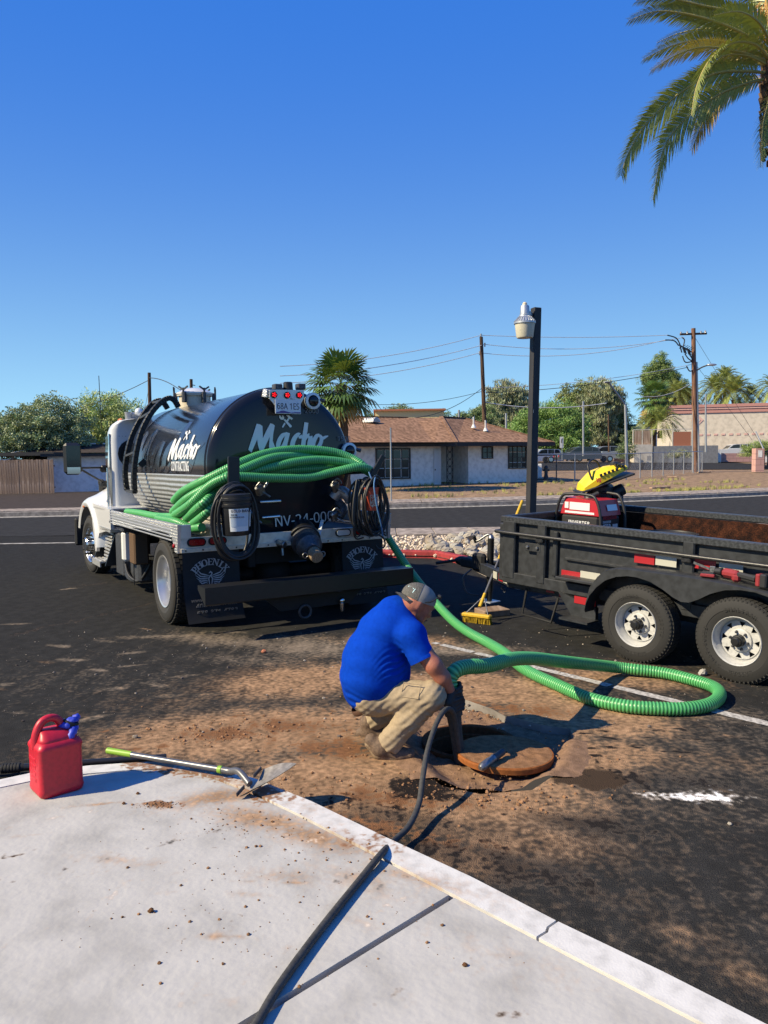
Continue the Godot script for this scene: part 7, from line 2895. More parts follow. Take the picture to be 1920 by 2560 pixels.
	box(st, V3(-1.2, 1.1, 0.66), V3(0.14, 0.16, 0.04), Basis(), 0.004)
	obj("corner_plate", st, M.plate, t)
	for q in [[-1.075, 1], [-0.84, 1], [0.72, 0], [0.98, 1]]:
		var tl := Node3D.new()
		put(tl, "tail_light", t)
		st = sb()
		prism(st, stadium(q[0], 0.985, 0.21, 0.09), 0.012, Transform3D(Basis(), V3(0, 0, 0.681)))
		obj("grommet", st, M.black_matte, tl)
		st = sb()
		prism(st, stadium(q[0], 0.985, 0.175, 0.062), 0.01, Transform3D(Basis(), V3(0, 0, 0.69)))
		obj("lens", st, M.red_lens if q[1] else M.letter_silver, tl)
		st = sb()
		for k in 5:
			blob(st, V3(q[0] - 0.056 + k * 0.028, 0.985 + (0.012 if k % 2 else -0.012), 0.701), V3(0.005, 0.005, 0.003), 6)
		obj("diode", st, M.reflector_red if q[1] else M.white_plastic, tl).set_meta("kind", "stuff")
	st = sb()
	blob(st, V3(-1.29, 0.95, 0.56), V3(0.012, 0.025, 0.025), 10)
	obj("side_marker", st, M.red_lens, t)
	# mud flaps
	for q in [[-1.235, -0.6], [0.7, 1.27]]:
		var mf := Node3D.new()
		put(mf, "mud_flap", t)
		st = sb()
		smooth(st)
		var x0: float = q[0]
		var x1: float = q[1]
		for k in 8:
			var ya := lerpf(0.88, 0.13, k / 8.0)
			var yb := lerpf(0.88, 0.13, (k + 1) / 8.0)
			var za := 0.69 + 0.16 * pow(k / 8.0, 3.0)
			var zb := 0.69 + 0.16 * pow((k + 1) / 8.0, 3.0)
			quad(st, V3(x0, yb, zb), V3(x1, yb, zb), V3(x1, ya, za), V3(x0, ya, za))
			quad(st, V3(x1, yb, zb - 0.01), V3(x0, yb, zb - 0.01), V3(x0, ya, za - 0.01), V3(x1, ya, za - 0.01))
		obj("sheet", st, M.black_matte, mf)
		var mx := (x0 + x1) / 2
		phoenix(mf, V3(mx - 0.02, 0.66, 0.706), 0.4)
		var i := 0
		for s in ["404-844-8968", "678-371-4782"]:
			text("phone_number", s, 0.075, M.letter_dim, mf, Transform3D(Basis(Vector3.RIGHT, 0.32), V3(mx + 0.02, 0.30 - 0.075 * i, 0.775 + 0.02 * i)), true)
			i += 1
		text("web_address", "www.p", 0.055, M.letter_dim, mf, Transform3D(Basis(Vector3.RIGHT, 0.25), V3(mx - 0.17, 0.36, 0.757)))
	# bumper beam: wedge section
	st = sb()
	prism(st, PackedVector2Array([V2(0, 0.575), V2(0, 0.40), V2(0.02, 0.386), V2(0.24, 0.53), V2(0.24, 0.575)]), 2.52, Transform3D(Basis(V3(0, 0, -1), Vector3.UP, V3(1, 0, 0)), V3(-1.19, 0, 1.29)))
	var bmp := obj("bumper", st, M.black_paint, t)
	st = sb()
	prism(st, PackedVector2Array([V2(-0.55, 0.42), V2(0.75, 0.42), V2(0.55, 0.22), V2(-0.3, 0.22)]), 0.05, Transform3D(Basis(), V3(0, 0, 1.1)))
	obj("hitch_plate", st, M.black_matte, bmp)
	st = sb()
	var p := []
	for k in 17:
		var a := TAU * k / 16.0
		p.append(V3(-0.03 + cos(a) * 0.07, 0.19 + sin(a) * 0.07, 1.18))
	tube(st, p, 0.014, 6, false)
	obj("tow_ring", st, M.cast_gray, bmp)
	st = sb()
	cyl(st, V3(0.42, 0.15, 1.2), V3(0.42, 0.24, 1.2), 0.02, 0.03, 10)
	blob(st, V3(0.42, 0.27, 1.2), V3(0.035, 0.035, 0.035), 10)
	obj("hitch_ball", st, M.chrome, bmp)
	# ---- rear fittings of the tank
	var lp := Node3D.new()
	put(lp, "light_panel", t)
	st = sb()
	var z := 0.5
	var poly := PackedVector2Array()
	for v in [V3(-0.11, 2.677, 0.5), V3(-0.112, 2.571, 0.5), V3(-0.054, 2.504, 0.5), V3(0.276, 2.513, 0.5), V3(0.324, 2.594, 0.5), V3(0.326, 2.688, 0.5)]:
		poly.append(V2(v.x, v.y))
	prism(st, poly, 0.012, Transform3D(Basis(), V3(0, 0, 0.488)))
	bar(st, V3(-0.078, 2.634, 0.42), V3(-0.118, 2.646, 0.36), 0.1, 0.1, 0.01)
	obj("panel_plate", st, M.plate, lp)
	for v in [V3(-0.059, 2.618, 0.505), V3(0.107, 2.619, 0.505), V3(0.261, 2.624, 0.505)]:
		st = sb()
		cyl(st, v, v + V3(0, 0, 0.012), 0.04, 0.038, 18)
		obj("lamp_grommet", st, M.black_matte, lp)
		st = sb()
		for k in 5:
			var a := TAU * k / 5.0
			blob(st, v + V3(cos(a) * 0.02, sin(a) * 0.02, 0.014), V3(0.009, 0.009, 0.006), 8)
		blob(st, v + V3(0, 0, 0.014), V3(0.008, 0.008, 0.006), 8)
		obj("red_lamp", st, M.red_lit_lamp, lp)
	st = sb()
	prism(st, stadium(0, 0, 0.06, 0.026), 0.014, Transform3D(Basis(), V3(0.183, 2.589, 0.505)))
	obj("plate_lamp", st, M.letter_white, lp)
	var np := V3(0.11, 2.484, 0.515)
	st = sb()
	box(st, np, V3(0.325, 0.165, 0.008), Basis(), 0.003)
	var lic := obj("number_plate", st, mk("plate_sky", Color(0.58, 0.63, 0.68), 0.4), lp)
	text("plate_text", "68A 1ES", 0.088, M.text_dark, lic, Transform3D(Basis.from_scale(V3(0.92, 1.15, 1)), np + V3(0, 0.004, 0.006)))
	st = sb()
	prism(st, PackedVector2Array([V2(-0.155, -0.075), V2(0.155, -0.075), V2(0.155, -0.06), V2(0.08, -0.062), V2(0.04, -0.068), V2(-0.02, -0.055), V2(-0.06, -0.045), V2(-0.09, -0.048), V2(-0.12, -0.06), V2(-0.155, -0.066)]), 0.002, Transform3D(Basis(), np + V3(0, 0, 0.0045)))
	obj("plate_hills", st, M.purple, lic)
	for q in [V3(0.02, 2.716, 0.42), V3(0.318, 2.732, 0.42)]:
		st = sb()
		box(st, q, V3(0.1, 0.07, 0.1), Basis(), 0.01)
		obj("work_lamp", st, M.cast_gray, lp)
	st = sb()
	var cam_at := V3(0.157, 2.731, 0.42)
	cyl(st, cam_at - V3(0, 0.05, 0), cam_at + V3(0, 0.05, 0), 0.06, 0.055, 14, 0.01)
	obj("rear_camera", st, M.black_paint, lp)
	for v in [V3(0.474, 2.568, 0.395), V3(0.964, 1.97, 0.39)]:
		var sg := Node3D.new()
		put(sg, "sight_glass", t)
		st = sb()
		lathe(st, [V2(0.085, 0.0), V2(0.1, 0.01), V2(0.1, 0.05), V2(0.07, 0.055), V2(0.07, 0.0)], 22, along(Vector3.BACK, v))
		obj("ring", st, M.letter_silver, sg)
		st = sb()
		blob(st, v + V3(0.01, 0, 0.02), V3(0.072, 0.072, 0.05), 14)
		obj("glass", st, M.dark_glass, sg)
		st = sb()
		cyl(st, v + V3(0.08, 0.02, 0.03), v + V3(0.15, 0.0, 0.06), 0.02, 0.025, 8)
		obj("plug", st, M.cast_gray, sg)
	# hose hooks
	for q in [[V3(-0.728, 1.904, 0.95), V3(-0.741, 1.442, 0.95), 0.13], [V3(1.143, 1.898, 0.95), V3(0.98, 1.663, 0.95), 0.07]]:
		var hk := Node3D.new()
		put(hk, "hose_hook", t)
		st = sb()
		bar(st, q[0], q[1], q[2], 0.025, 0.004, Vector3.BACK)
		obj("upright", st, M.black_paint, hk)
		st = sb()
		bar(st, q[1] + V3(0, 0.06, 0), V3(q[1].x * 0.9, q[1].y + 0.04, 0.36), 0.07, 0.06, 0.006)
		obj("arm", st, M.black_paint, hk)
	# polished rods and toggles
	for q in [[V3(-0.227, 1.379, 0.42), V3(0.035, 1.379, 0.42)], [V3(-0.207, 1.196, 0.42), V3(0.02, 1.199, 0.42)], [V3(-0.206, 1.544, 0.5), V3(-0.145, 1.621, 0.5)]]:
		st = sb()
		cyl(st, q[0], q[1], 0.016, 0.02, 10, 0.004)
		obj("polished_rod", st, M.chrome, t)
	for q in [V3(-0.276, 1.524, 0.55), V3(0.668, 1.535, 0.6), V3(0.651, 1.183, 0.6), V3(-0.41, 1.234, 0.6)]:
		st = sb()
		box(st, q, V3(0.11, 0.13, 0.07), Basis.from_euler(V3(0.2, 0.3, 0.5)), 0.02)
		cyl(st, q, q + V3(0.1, -0.08, 0.06), 0.014, 0.012, 8)
		tube(st, spline([q + V3(-0.05, 0.05, 0.03), q + V3(0.0, 0.1, 0.06), q + V3(0.06, 0.04, 0.05)], 4), 0.012, 6)
		obj("toggle_clamp", st, M.steel, t)
	st = sb()
	tube(st, spline([V3(0.701, 1.395, 0.5), V3(0.759, 1.478, 0.55), V3(0.83, 1.428, 0.6), V3(0.874, 1.359, 0.6)], 5), 0.07, 12)
	obj("elbow_pipe", st, M.galv, t)
	st = sb()
	tube(st, spline([V3(0.755, 1.344, 0.5), V3(0.773, 1.265, 0.6), V3(0.716, 1.171, 0.6)], 5), 0.055, 10)
	obj("elbow_pipe", st, M.cast_gray, t)
	# outlet valve with coupling and cap
	var v0 := V3(0.322, 1.018, 0.4)
	var v1 := V3(0.196, 0.922, 0.72)
	var v2 := V3(0.167, 0.82, 1)
	var v3 := V3(0.163, 0.769, 1.12)
	var ov := Node3D.new()
	put(ov, "outlet_valve", t)
	st = sb()
	cyl(st, v0, v1, 0.15, 0.15, 24, 0.01)
	cyl(st, v1 - (v1 - v0).normalized() * 0.05, v1, 0.19, 0.19, 24, 0.008)
	obj("valve_body", st, M.black_paint, ov)
	st = sb()
	var vd := (v2 - v1)
	var vp := [V2(0.0, 0.0), V2(0.17, 0.0), V2(0.17, 0.05), V2(0.14, 0.06), V2(0.14, 0.12), V2(0.155, 0.13), V2(0.155, 0.17), V2(0.12, 0.2), V2(0.10, 0.26), V2(0.085, 0.28), V2(0.085, vd.length()), V2(0.0, vd.length())]
	lathe(st, vp, 28, along(vd, v1))
	obj("coupling", st, M.cast_gray, ov)
	st = sb()
	cyl(st, v2, v3, 0.075, 0.075, 22, 0.01)
	obj("cap", st, M.sole, ov)
	for s in [-1.0, 1.0]:
		st = sb()
		var pr := []
		for k in 13:
			var a := TAU * k / 12.0
			pr.append(v2 + V3(s * 0.11 + cos(a) * 0.03, -0.03 + sin(a) * 0.03, 0.02))
		tube(st, pr, 0.006, 5, false)
		obj("pull_ring", st, M.steel, ov)
	st = sb()
	bar(st, V3(0.388, 0.965, 0.7), V3(0.489, 1.143, 0.6), 0.04, 0.02, 0.004)
	obj("valve_lever", st, M.letter_silver, ov)
	st = sb()
	cyl(st, V3(0.114, 0.95, 0.6), V3(0.059, 0.851, 0.66), 0.08, 0.07, 14, 0.01)
	obj("side_flange", st, M.steel, ov)
	st = sb()
	var dv := V3(-0.097, 0.895, 0.72)
	cyl(st, dv + V3(-0.05, 0.03, -0.1), dv + V3(0.02, 0.0, 0.05), 0.045, 0.04, 12, 0.006)
	bar(st, dv + V3(-0.06, 0.05, 0.03), dv + V3(0.07, 0.03, 0.03), 0.03, 0.03)
	bar(st, dv, dv + V3(0, -0.12, 0.02), 0.03, 0.02)
	obj("drain_cock", st, M.steel, t)

func bent(st: SurfaceTool, a: Vector2, b: Vector2, c: Vector2, r: float, depth: int) -> void:
	# halve the longest upright edge until the piece is short
	var ext := maxf(absf(a.y - b.y), maxf(absf(b.y - c.y), absf(c.y - a.y)))
	if depth > 0 and ext > 0.09:
		var ab := (a + b) / 2
		var bc := (b + c) / 2
		var ca := (c + a) / 2
		bent(st, a, ab, ca, r, depth - 1)
		bent(st, ab, b, bc, r, depth - 1)
		bent(st, ca, bc, c, r, depth - 1)
		bent(st, ab, bc, ca, r, depth - 1)
		return
	tri(st, on_tank(a.x, a.y, r), on_tank(b.x, b.y, r), on_tank(c.x, c.y, r))

func hose(st: SurfaceTool, path: Array, r: float, pitch: float, n := 12) -> void:
	# ribbed hose: raised light rings, dark grooves
	var p := resample(path, pitch / 4.0)
	var rr := []
	var cc := []
	for i in p.size():
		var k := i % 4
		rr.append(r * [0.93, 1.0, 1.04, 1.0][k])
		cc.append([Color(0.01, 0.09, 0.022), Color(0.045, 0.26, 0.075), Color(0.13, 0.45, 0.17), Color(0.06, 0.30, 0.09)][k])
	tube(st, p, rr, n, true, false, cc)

func coil(st: SurfaceTool, c: Vector3, rx: float, ry: float, r: float, loops: int, spread: float) -> void:
	for k in loops:
		var p := []
		var ox := rng.randf_range(-spread, spread)
		var oy := rng.randf_range(-spread, spread * 0.3)
		var ax := rx * rng.randf_range(0.82, 1.06)
		var ay := ry * rng.randf_range(0.82, 1.08)
		var ph := rng.randf() * TAU
		for i in 28:
			var a := TAU * i / 28.0
			p.append(c + V3(ox + cos(a) * ax + 0.012 * sin(a * 3 + ph), oy + sin(a) * ay - (0.03 * (1.0 - sin(a))), 0.02 * k - 0.01 * loops + 0.02 * sin(a * 2 + ph)))
		tube(st, p, r * rng.randf_range(0.9, 1.1), 7, false, true)

func build_truck_load() -> void:
	var turn := deg_to_rad(31)
	var t := thing("coiled_suction_hose", "bundle of green ribbed suction hose hung across the back of the tank", "hose", TRUCK_AT, turn)
	var strands := [
		[V3(-1.02, 1.394, -0.315), V3(-1, 1.518, 0.02), V3(-0.894, 1.662, 0.55), V3(-0.71, 1.779, 0.74), V3(-0.599, 1.83, 0.74), V3(-0.322, 1.921, 0.7), V3(-0.002, 1.974, 0.64), V3(0.312, 1.983, 0.62), V3(0.613, 1.953, 0.66), V3(0.806, 1.879, 0.75), V3(0.896, 1.796, 0.86), V3(0.988, 1.709, 0.86)],
		[V3(-1.06, 1.266, -0.239), V3(-1.02, 1.443, 0.234), V3(-0.858, 1.601, 0.6), V3(-0.72, 1.71, 0.8), V3(-0.617, 1.752, 0.82), V3(-0.261, 1.875, 0.76), V3(0, 1.905, 0.7), V3(0.32, 1.899, 0.6), V3(0.685, 1.857, 0.6), V3(0.986, 1.732, 0.7)],
		[V3(-1, 1.163, 0.352), V3(-0.96, 1.296, 0.679), V3(-0.8, 1.454, 0.62), V3(-0.716, 1.63, 0.72), V3(-0.529, 1.719, 0.72), V3(-0.214, 1.785, 0.78), V3(0.082, 1.84, 0.78), V3(0.397, 1.859, 0.76), V3(0.697, 1.828, 0.8), V3(0.874, 1.768, 0.86), V3(1.016, 1.699, 0.84)],
		[V3(-1.03, 1.213, 0.184), V3(-1, 1.389, 0.673), V3(-0.791, 1.537, 0.6), V3(-0.655, 1.668, 0.68), V3(-0.267, 1.722, 0.66), V3(0.126, 1.752, 0.68), V3(0.435, 1.761, 0.68), V3(0.685, 1.78, 0.7), V3(0.952, 1.748, 0.76)],
		[V3(-1.1, 1.242, -0.017), V3(-1.06, 1.381, 0.435), V3(-0.923, 1.577, 0.66), V3(-0.81, 1.674, 0.86), V3(-0.641, 1.687, 0.88), V3(-0.251, 1.665, 0.86), V3(0.201, 1.66, 0.84), V3(0.505, 1.714, 0.86), V3(0.792, 1.77, 0.92), V3(0.966, 1.738, 0.9), V3(1.078, 1.659, 0.8)],
		[V3(-1.08, 1.149, -2.53), V3(-1.06, 1.163, -1.815), V3(-1.06, 1.168, -1.046), V3(-1.06, 1.206, -0.296), V3(-1.04, 1.309, 0.165), V3(-1, 1.433, 0.465), V3(-0.819, 1.572, 0.55)],
		[V3(-0.98, 1.137, 0.588), V3(-1.02, 1.112, 0.323), V3(-1.12, 1.17, 0.077), V3(-1.14, 1.171, -0.626)],
	]
	for s in strands:
		var st := sb()
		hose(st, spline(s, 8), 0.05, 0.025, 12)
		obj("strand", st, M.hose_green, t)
	# bucket and cable on the left hook
	var bp := V3(-0.78, 1.29, 1.12)
	t = thing("oil_bucket", "black plastic bucket with a white label hanging on the left hook of the truck", "bucket", TRUCK_AT, turn)
	var st := sb()
	var xf := Transform3D(Basis(Vector3.BACK, 0.02), bp - V3(0, 0.21, 0))
	lathe(st, [V2(0.0, 0.0), V2(0.132, 0.0), V2(0.14, 0.012), V2(0.158, 0.30), V2(0.17, 0.305), V2(0.172, 0.33), V2(0.162, 0.335), V2(0.164, 0.365), V2(0.175, 0.37), V2(0.176, 0.395), V2(0.166, 0.4), V2(0.168, 0.43), V2(0.15, 0.44), V2(0.0, 0.445)], 36, xf)
	obj("bucket_body", st, M.bucket_black, t)
	st = sb()
	lathe(st, [V2(0.1445, 0.05), V2(0.1605, 0.285)], 20, xf, 0.6, 0.9, 2.35)
	var lab := obj("label", st, M.label_paper, t)
	st = sb()
	lathe(st, [V2(0.1502, 0.1), V2(0.1602, 0.24)], 20, xf, 0.6, 1.02, 2.25)
	obj("label_panel", st, M.label_blue, lab)
	st = sb()
	lathe(st, [V2(0.149, 0.09), V2(0.1615, 0.27)], 10, xf, 0.6, 0.5, 0.78)
	obj("side_label", st, M.label_paper, t)
	var face := Transform3D(Basis(Vector3.UP, 0.0), bp)
	text("label_text", "GOLD BAND", 0.04, M.text_dark, lab, Transform3D(Basis(), bp + V3(0, 0.052, 0.163)), true)
	text("label_text", "AW-46", 0.022, M.text_dark, lab, Transform3D(Basis(Vector3.UP, -0.3), bp + V3(-0.075, 0.012, 0.149)), true)
	text("label_text", "HYDRAULIC OIL", 0.02, M.text_dark, lab, Transform3D(Basis(Vector3.UP, -0.22), bp + V3(-0.045, -0.012, 0.156)), true)
	st = sb()
	var p := []
	for k in 17:
		var a := PI * k / 16.0
		p.append(xf * V3(cos(a) * 0.178, 0.36 + sin(a) * 0.2, 0.0))
	tube(st, p, 0.005, 6)
	obj("handle", st, M.cast_gray, t)
	st = sb()
	coil(st, V3(-0.765, 1.271, 1.1) + V3(0, -0.02, -0.02), 0.245, 0.35, 0.013, 9, 0.035)
	tube(st, spline([V3(-0.993, 1.043, 1.15), V3(-0.911, 0.9, 1.15), V3(-0.781, 0.844, 1.15), V3(-0.646, 0.893, 1.15), V3(-0.533, 1.031, 1.1)], 5), 0.008, 6)
	var o := obj("cable_coil", st, M.hose_black)
	o.position = TRUCK_AT
	o.rotation.y = turn
	tag(o, "loops of thin black hose hung round the black bucket", "hose coil")
	# right hook: hose coil, orange bucket, blue rope
	st = sb()
	coil(st, V3(0.92, 1.342, 0.95), 0.155, 0.30, 0.013, 18, 0.03)
	o = obj("hose_coil", st, M.hose_black)
	o.position = TRUCK_AT
	o.rotation.y = turn
	tag(o, "thick black hose coil hanging on the right hook of the truck", "hose coil")
	st = sb()
	for k in 9:
		var x := rng.randf_range(-0.14, 0.1)
		tube(st, spline([V3(0.803, 1.621, 1.02) + V3(x * 0.6, 0, 0), V3(0.782, 1.342, 1.05) + V3(x, 0, 0), V3(0.831, 1.059, 1.05) + V3(x * 1.4, rng.randf_range(-0.1, 0.1), 0), V3(0.94, 0.955, 1) + V3(x * 1.5 + 0.05, rng.randf_range(-0.06, 0.1), 0)], 5), rng.randf_range(0.008, 0.014), 6)
	tube(st, spline([V3(0.968, 1, 1), V3(1.094, 0.921, 1), V3(1.115, 0.824, 1), V3(1.036, 0.795, 1), V3(0.982, 0.847, 1)], 5), 0.01, 6)
	o = obj("cable_bunch", st, M.hose_black)
	o.position = TRUCK_AT
	o.rotation.y = turn
	tag(o, "tangled black cables dangling below the right hook", "cable")
	var ob := V3(0.908, 1.402, 1.02)
	t = thing("orange_bucket", "orange bucket with a square store logo inside the right hose coil", "bucket", TRUCK_AT, turn)
	st = sb()
	lathe(st, [V2(0.0, -0.14), V2(0.085, -0.14), V2(0.1, 0.1), V2(0.108, 0.105), V2(0.108, 0.13), V2(0.1, 0.13), V2(0.09, 0.0)], 24, Transform3D(Basis(), ob))
	obj("bucket_body", st, M.bucket_orange, t)
	st = sb()
	for q in [[0.0, 0.062, 0.1, 0.006], [0.0, -0.062, 0.1, 0.006]]:
		box(st, ob + V3(0.0, q[1] - 0.02, 0.098), V3(0.1, 0.005, 0.006))
	for x in [-0.05, 0.05]:
		box(st, ob + V3(x, -0.02, 0.092), V3(0.005, 0.124, 0.006))
	obj("logo_frame", st, M.cream, t)
	for q in [["THE", 0.035, -0.01, 0.03], ["HOME", 0.042, 0.0, -0.01], ["DEPOT", 0.04, 0.014, -0.045]]:
		text("logo_text", q[0], q[1], M.cream, t, Transform3D(Basis(Vector3.BACK, 0.6), ob + V3(q[2], q[3] - 0.01, 0.101)), true)
	st = sb()
	tube(st, spline([V3(0.879, 1.713, 1.05), V3(0.892, 1.629, 1.1), V3(0.936, 1.665, 1.1), V3(0.871, 1.552, 1.18), V3(0.893, 1.321, 1.2), V3(0.968, 1.106, 1.16), V3(1.017, 0.959, 1.12)], 5), 0.009, 6)
	o = obj("blue_rope", st, M.rope_blue)
	o.position = TRUCK_AT
	o.rotation.y = turn
	tag(o, "faded blue rope tied to the right hook", "rope")


# ---------------------------------------------------------------- trailer
const TRL_AT := Vector3(3.291, 0, -7.186)

func on_trailer(o: Node3D) -> Node3D:
	o.position = TRL_AT
	o.rotation = V3(deg_to_rad(2.3), deg_to_rad(42.2), 0)
	return o

func sector(r0: float, r1: float, a0: float, a1: float) -> PackedVector2Array:
	var p := PackedVector2Array()
	for k in 5:
		p.append(Vector2.from_angle(lerpf(a0, a1, k / 4.0)) * r1)
	for k in 5:
		p.append(Vector2.from_angle(lerpf(a1, a0, k / 4.0)) * r0)
	return p

func trailer_wheel(parent: Node3D, c: Vector3, out: float) -> void:
	var w := Node3D.new()
	put(w, "wheel", parent)
	w.transform = Transform3D(Basis(Vector3.UP, 0.0) * Basis(Vector3.RIGHT, rng.randf() * 6.0), c)
	var xf := along(V3(out, 0, 0), Vector3.ZERO)
	var st := sb()
	lathe(st, [V2(0.19, -0.1), V2(0.3, -0.105), V2(0.338, -0.08), V2(0.347, -0.06), V2(0.347, 0.06), V2(0.34, 0.076), V2(0.328, 0.088), V2(0.32, 0.091), V2(0.29, 0.102), V2(0.262, 0.105), V2(0.258, 0.101), V2(0.225, 0.098), V2(0.205, 0.09), V2(0.2, 0.08), V2(0.19, 0.075)], 64, xf, 0.45)
	var ty := obj("tyre", st, M.rubber, w)
	st = sb()
	for k in 60:
		var u := V3(cos(TAU * k / 60.0), 0, sin(TAU * k / 60.0))
		var bx := xf.basis * u
		var by := xf.basis.y
		for j in [-0.05, -0.017, 0.017, 0.05]:
			box(st, xf * (u * 0.346 + V3(0, j, 0)), V3(0.016, 0.027, 0.03), Basis(bx, by, bx.cross(by)))
		box(st, xf * (u * 0.332 + V3(0, 0.0855, 0)), V3(0.02, 0.006, 0.012), Basis(bx, by, bx.cross(by)))
	obj("tread", st, M.rubber, ty).set_meta("kind", "stuff")
	for q in [["HARTLAND", 0.9], ["RADIAL", 3.6], ["ST205/75R15", 5.3]]:
		var s: String = q[0]
		for k in s.length():
			var a: float = q[1] - k * 0.13
			var o := obj("raised_letter", text_mesh(s[k], 0.045, 0.003, true), M.rubber_worn if false else M.rubber, ty)
			o.transform = xf * along(Vector3.UP, Vector3.ZERO) * Transform3D()
			var u := V3(cos(a), 0, sin(a))
			var nb := xf.basis.y
			var up := xf.basis * u
			o.transform = Transform3D(Basis(up.cross(nb), up, nb), xf * (u * 0.262 + V3(0, 0.105, 0)))
	st = sb()
	lathe(st, [V2(0.2, 0.06), V2(0.206, 0.086), V2(0.2, 0.096), V2(0.193, 0.09), V2(0.188, 0.06), V2(0.178, 0.035), V2(0.17, 0.01), V2(0.17, 0.0), V2(0.158, 0.004)], 64, xf, 0.9)
	lathe(st, [V2(0.098, 0.012), V2(0.094, 0.028), V2(0.085, 0.032), V2(0.05, 0.034)], 40, xf, 0.5)
	# spoke disc with eight three-cornered openings
	var px := along(V3(out, 0, 0), Vector3.ZERO) * Transform3D(Basis(Vector3.RIGHT, -PI / 2), V3(0, 0.002, 0))
	for k in 16:
		var a0 := TAU * k / 16.0
		var mid := TAU * (k / 2) / 8.0 + TAU / 16.0
		var d := Vector2.from_angle(mid)
		var n := d.orthogonal()
		var hole := PackedVector2Array([d * 0.108, d * 0.152 + n * 0.027, d * 0.152 - n * 0.027])
		for piece in Geometry2D.clip_polygons(sector(0.095, 0.16, a0, a0 + TAU / 16.0), hole):
			if not Geometry2D.is_polygon_clockwise(piece):
				prism(st, piece, 0.008, px)
	obj("rim", st, M.wheel_white, w)
	st = sb()
	cyl(st, xf * V3(0, -0.08, 0), xf * V3(0, -0.02, 0), 0.185, 0.165, 24)
	obj("brake_drum", st, M.black_matte, w)
	st = sb()
	lathe(st, [V2(0.052, 0.03), V2(0.05, 0.075), V2(0.046, 0.08), V2(0.038, 0.082), V2(0.036, 0.115), V2(0.028, 0.122), V2(0, 0.123)], 24, xf, 0.6)
	obj("hub_cap", st, M.black_paint, w)
	for k in 6:
		var u := V3(cos(TAU * k / 6.0), 0, sin(TAU * k / 6.0))
		st = sb()
		cyl(st, xf * (u * 0.072 + V3(0, 0.03, 0)), xf * (u * 0.072 + V3(0, 0.058, 0)), 0.013, 0.01, 6, 0.003)
		obj("wheel_nut", st, M.cast_gray, w)

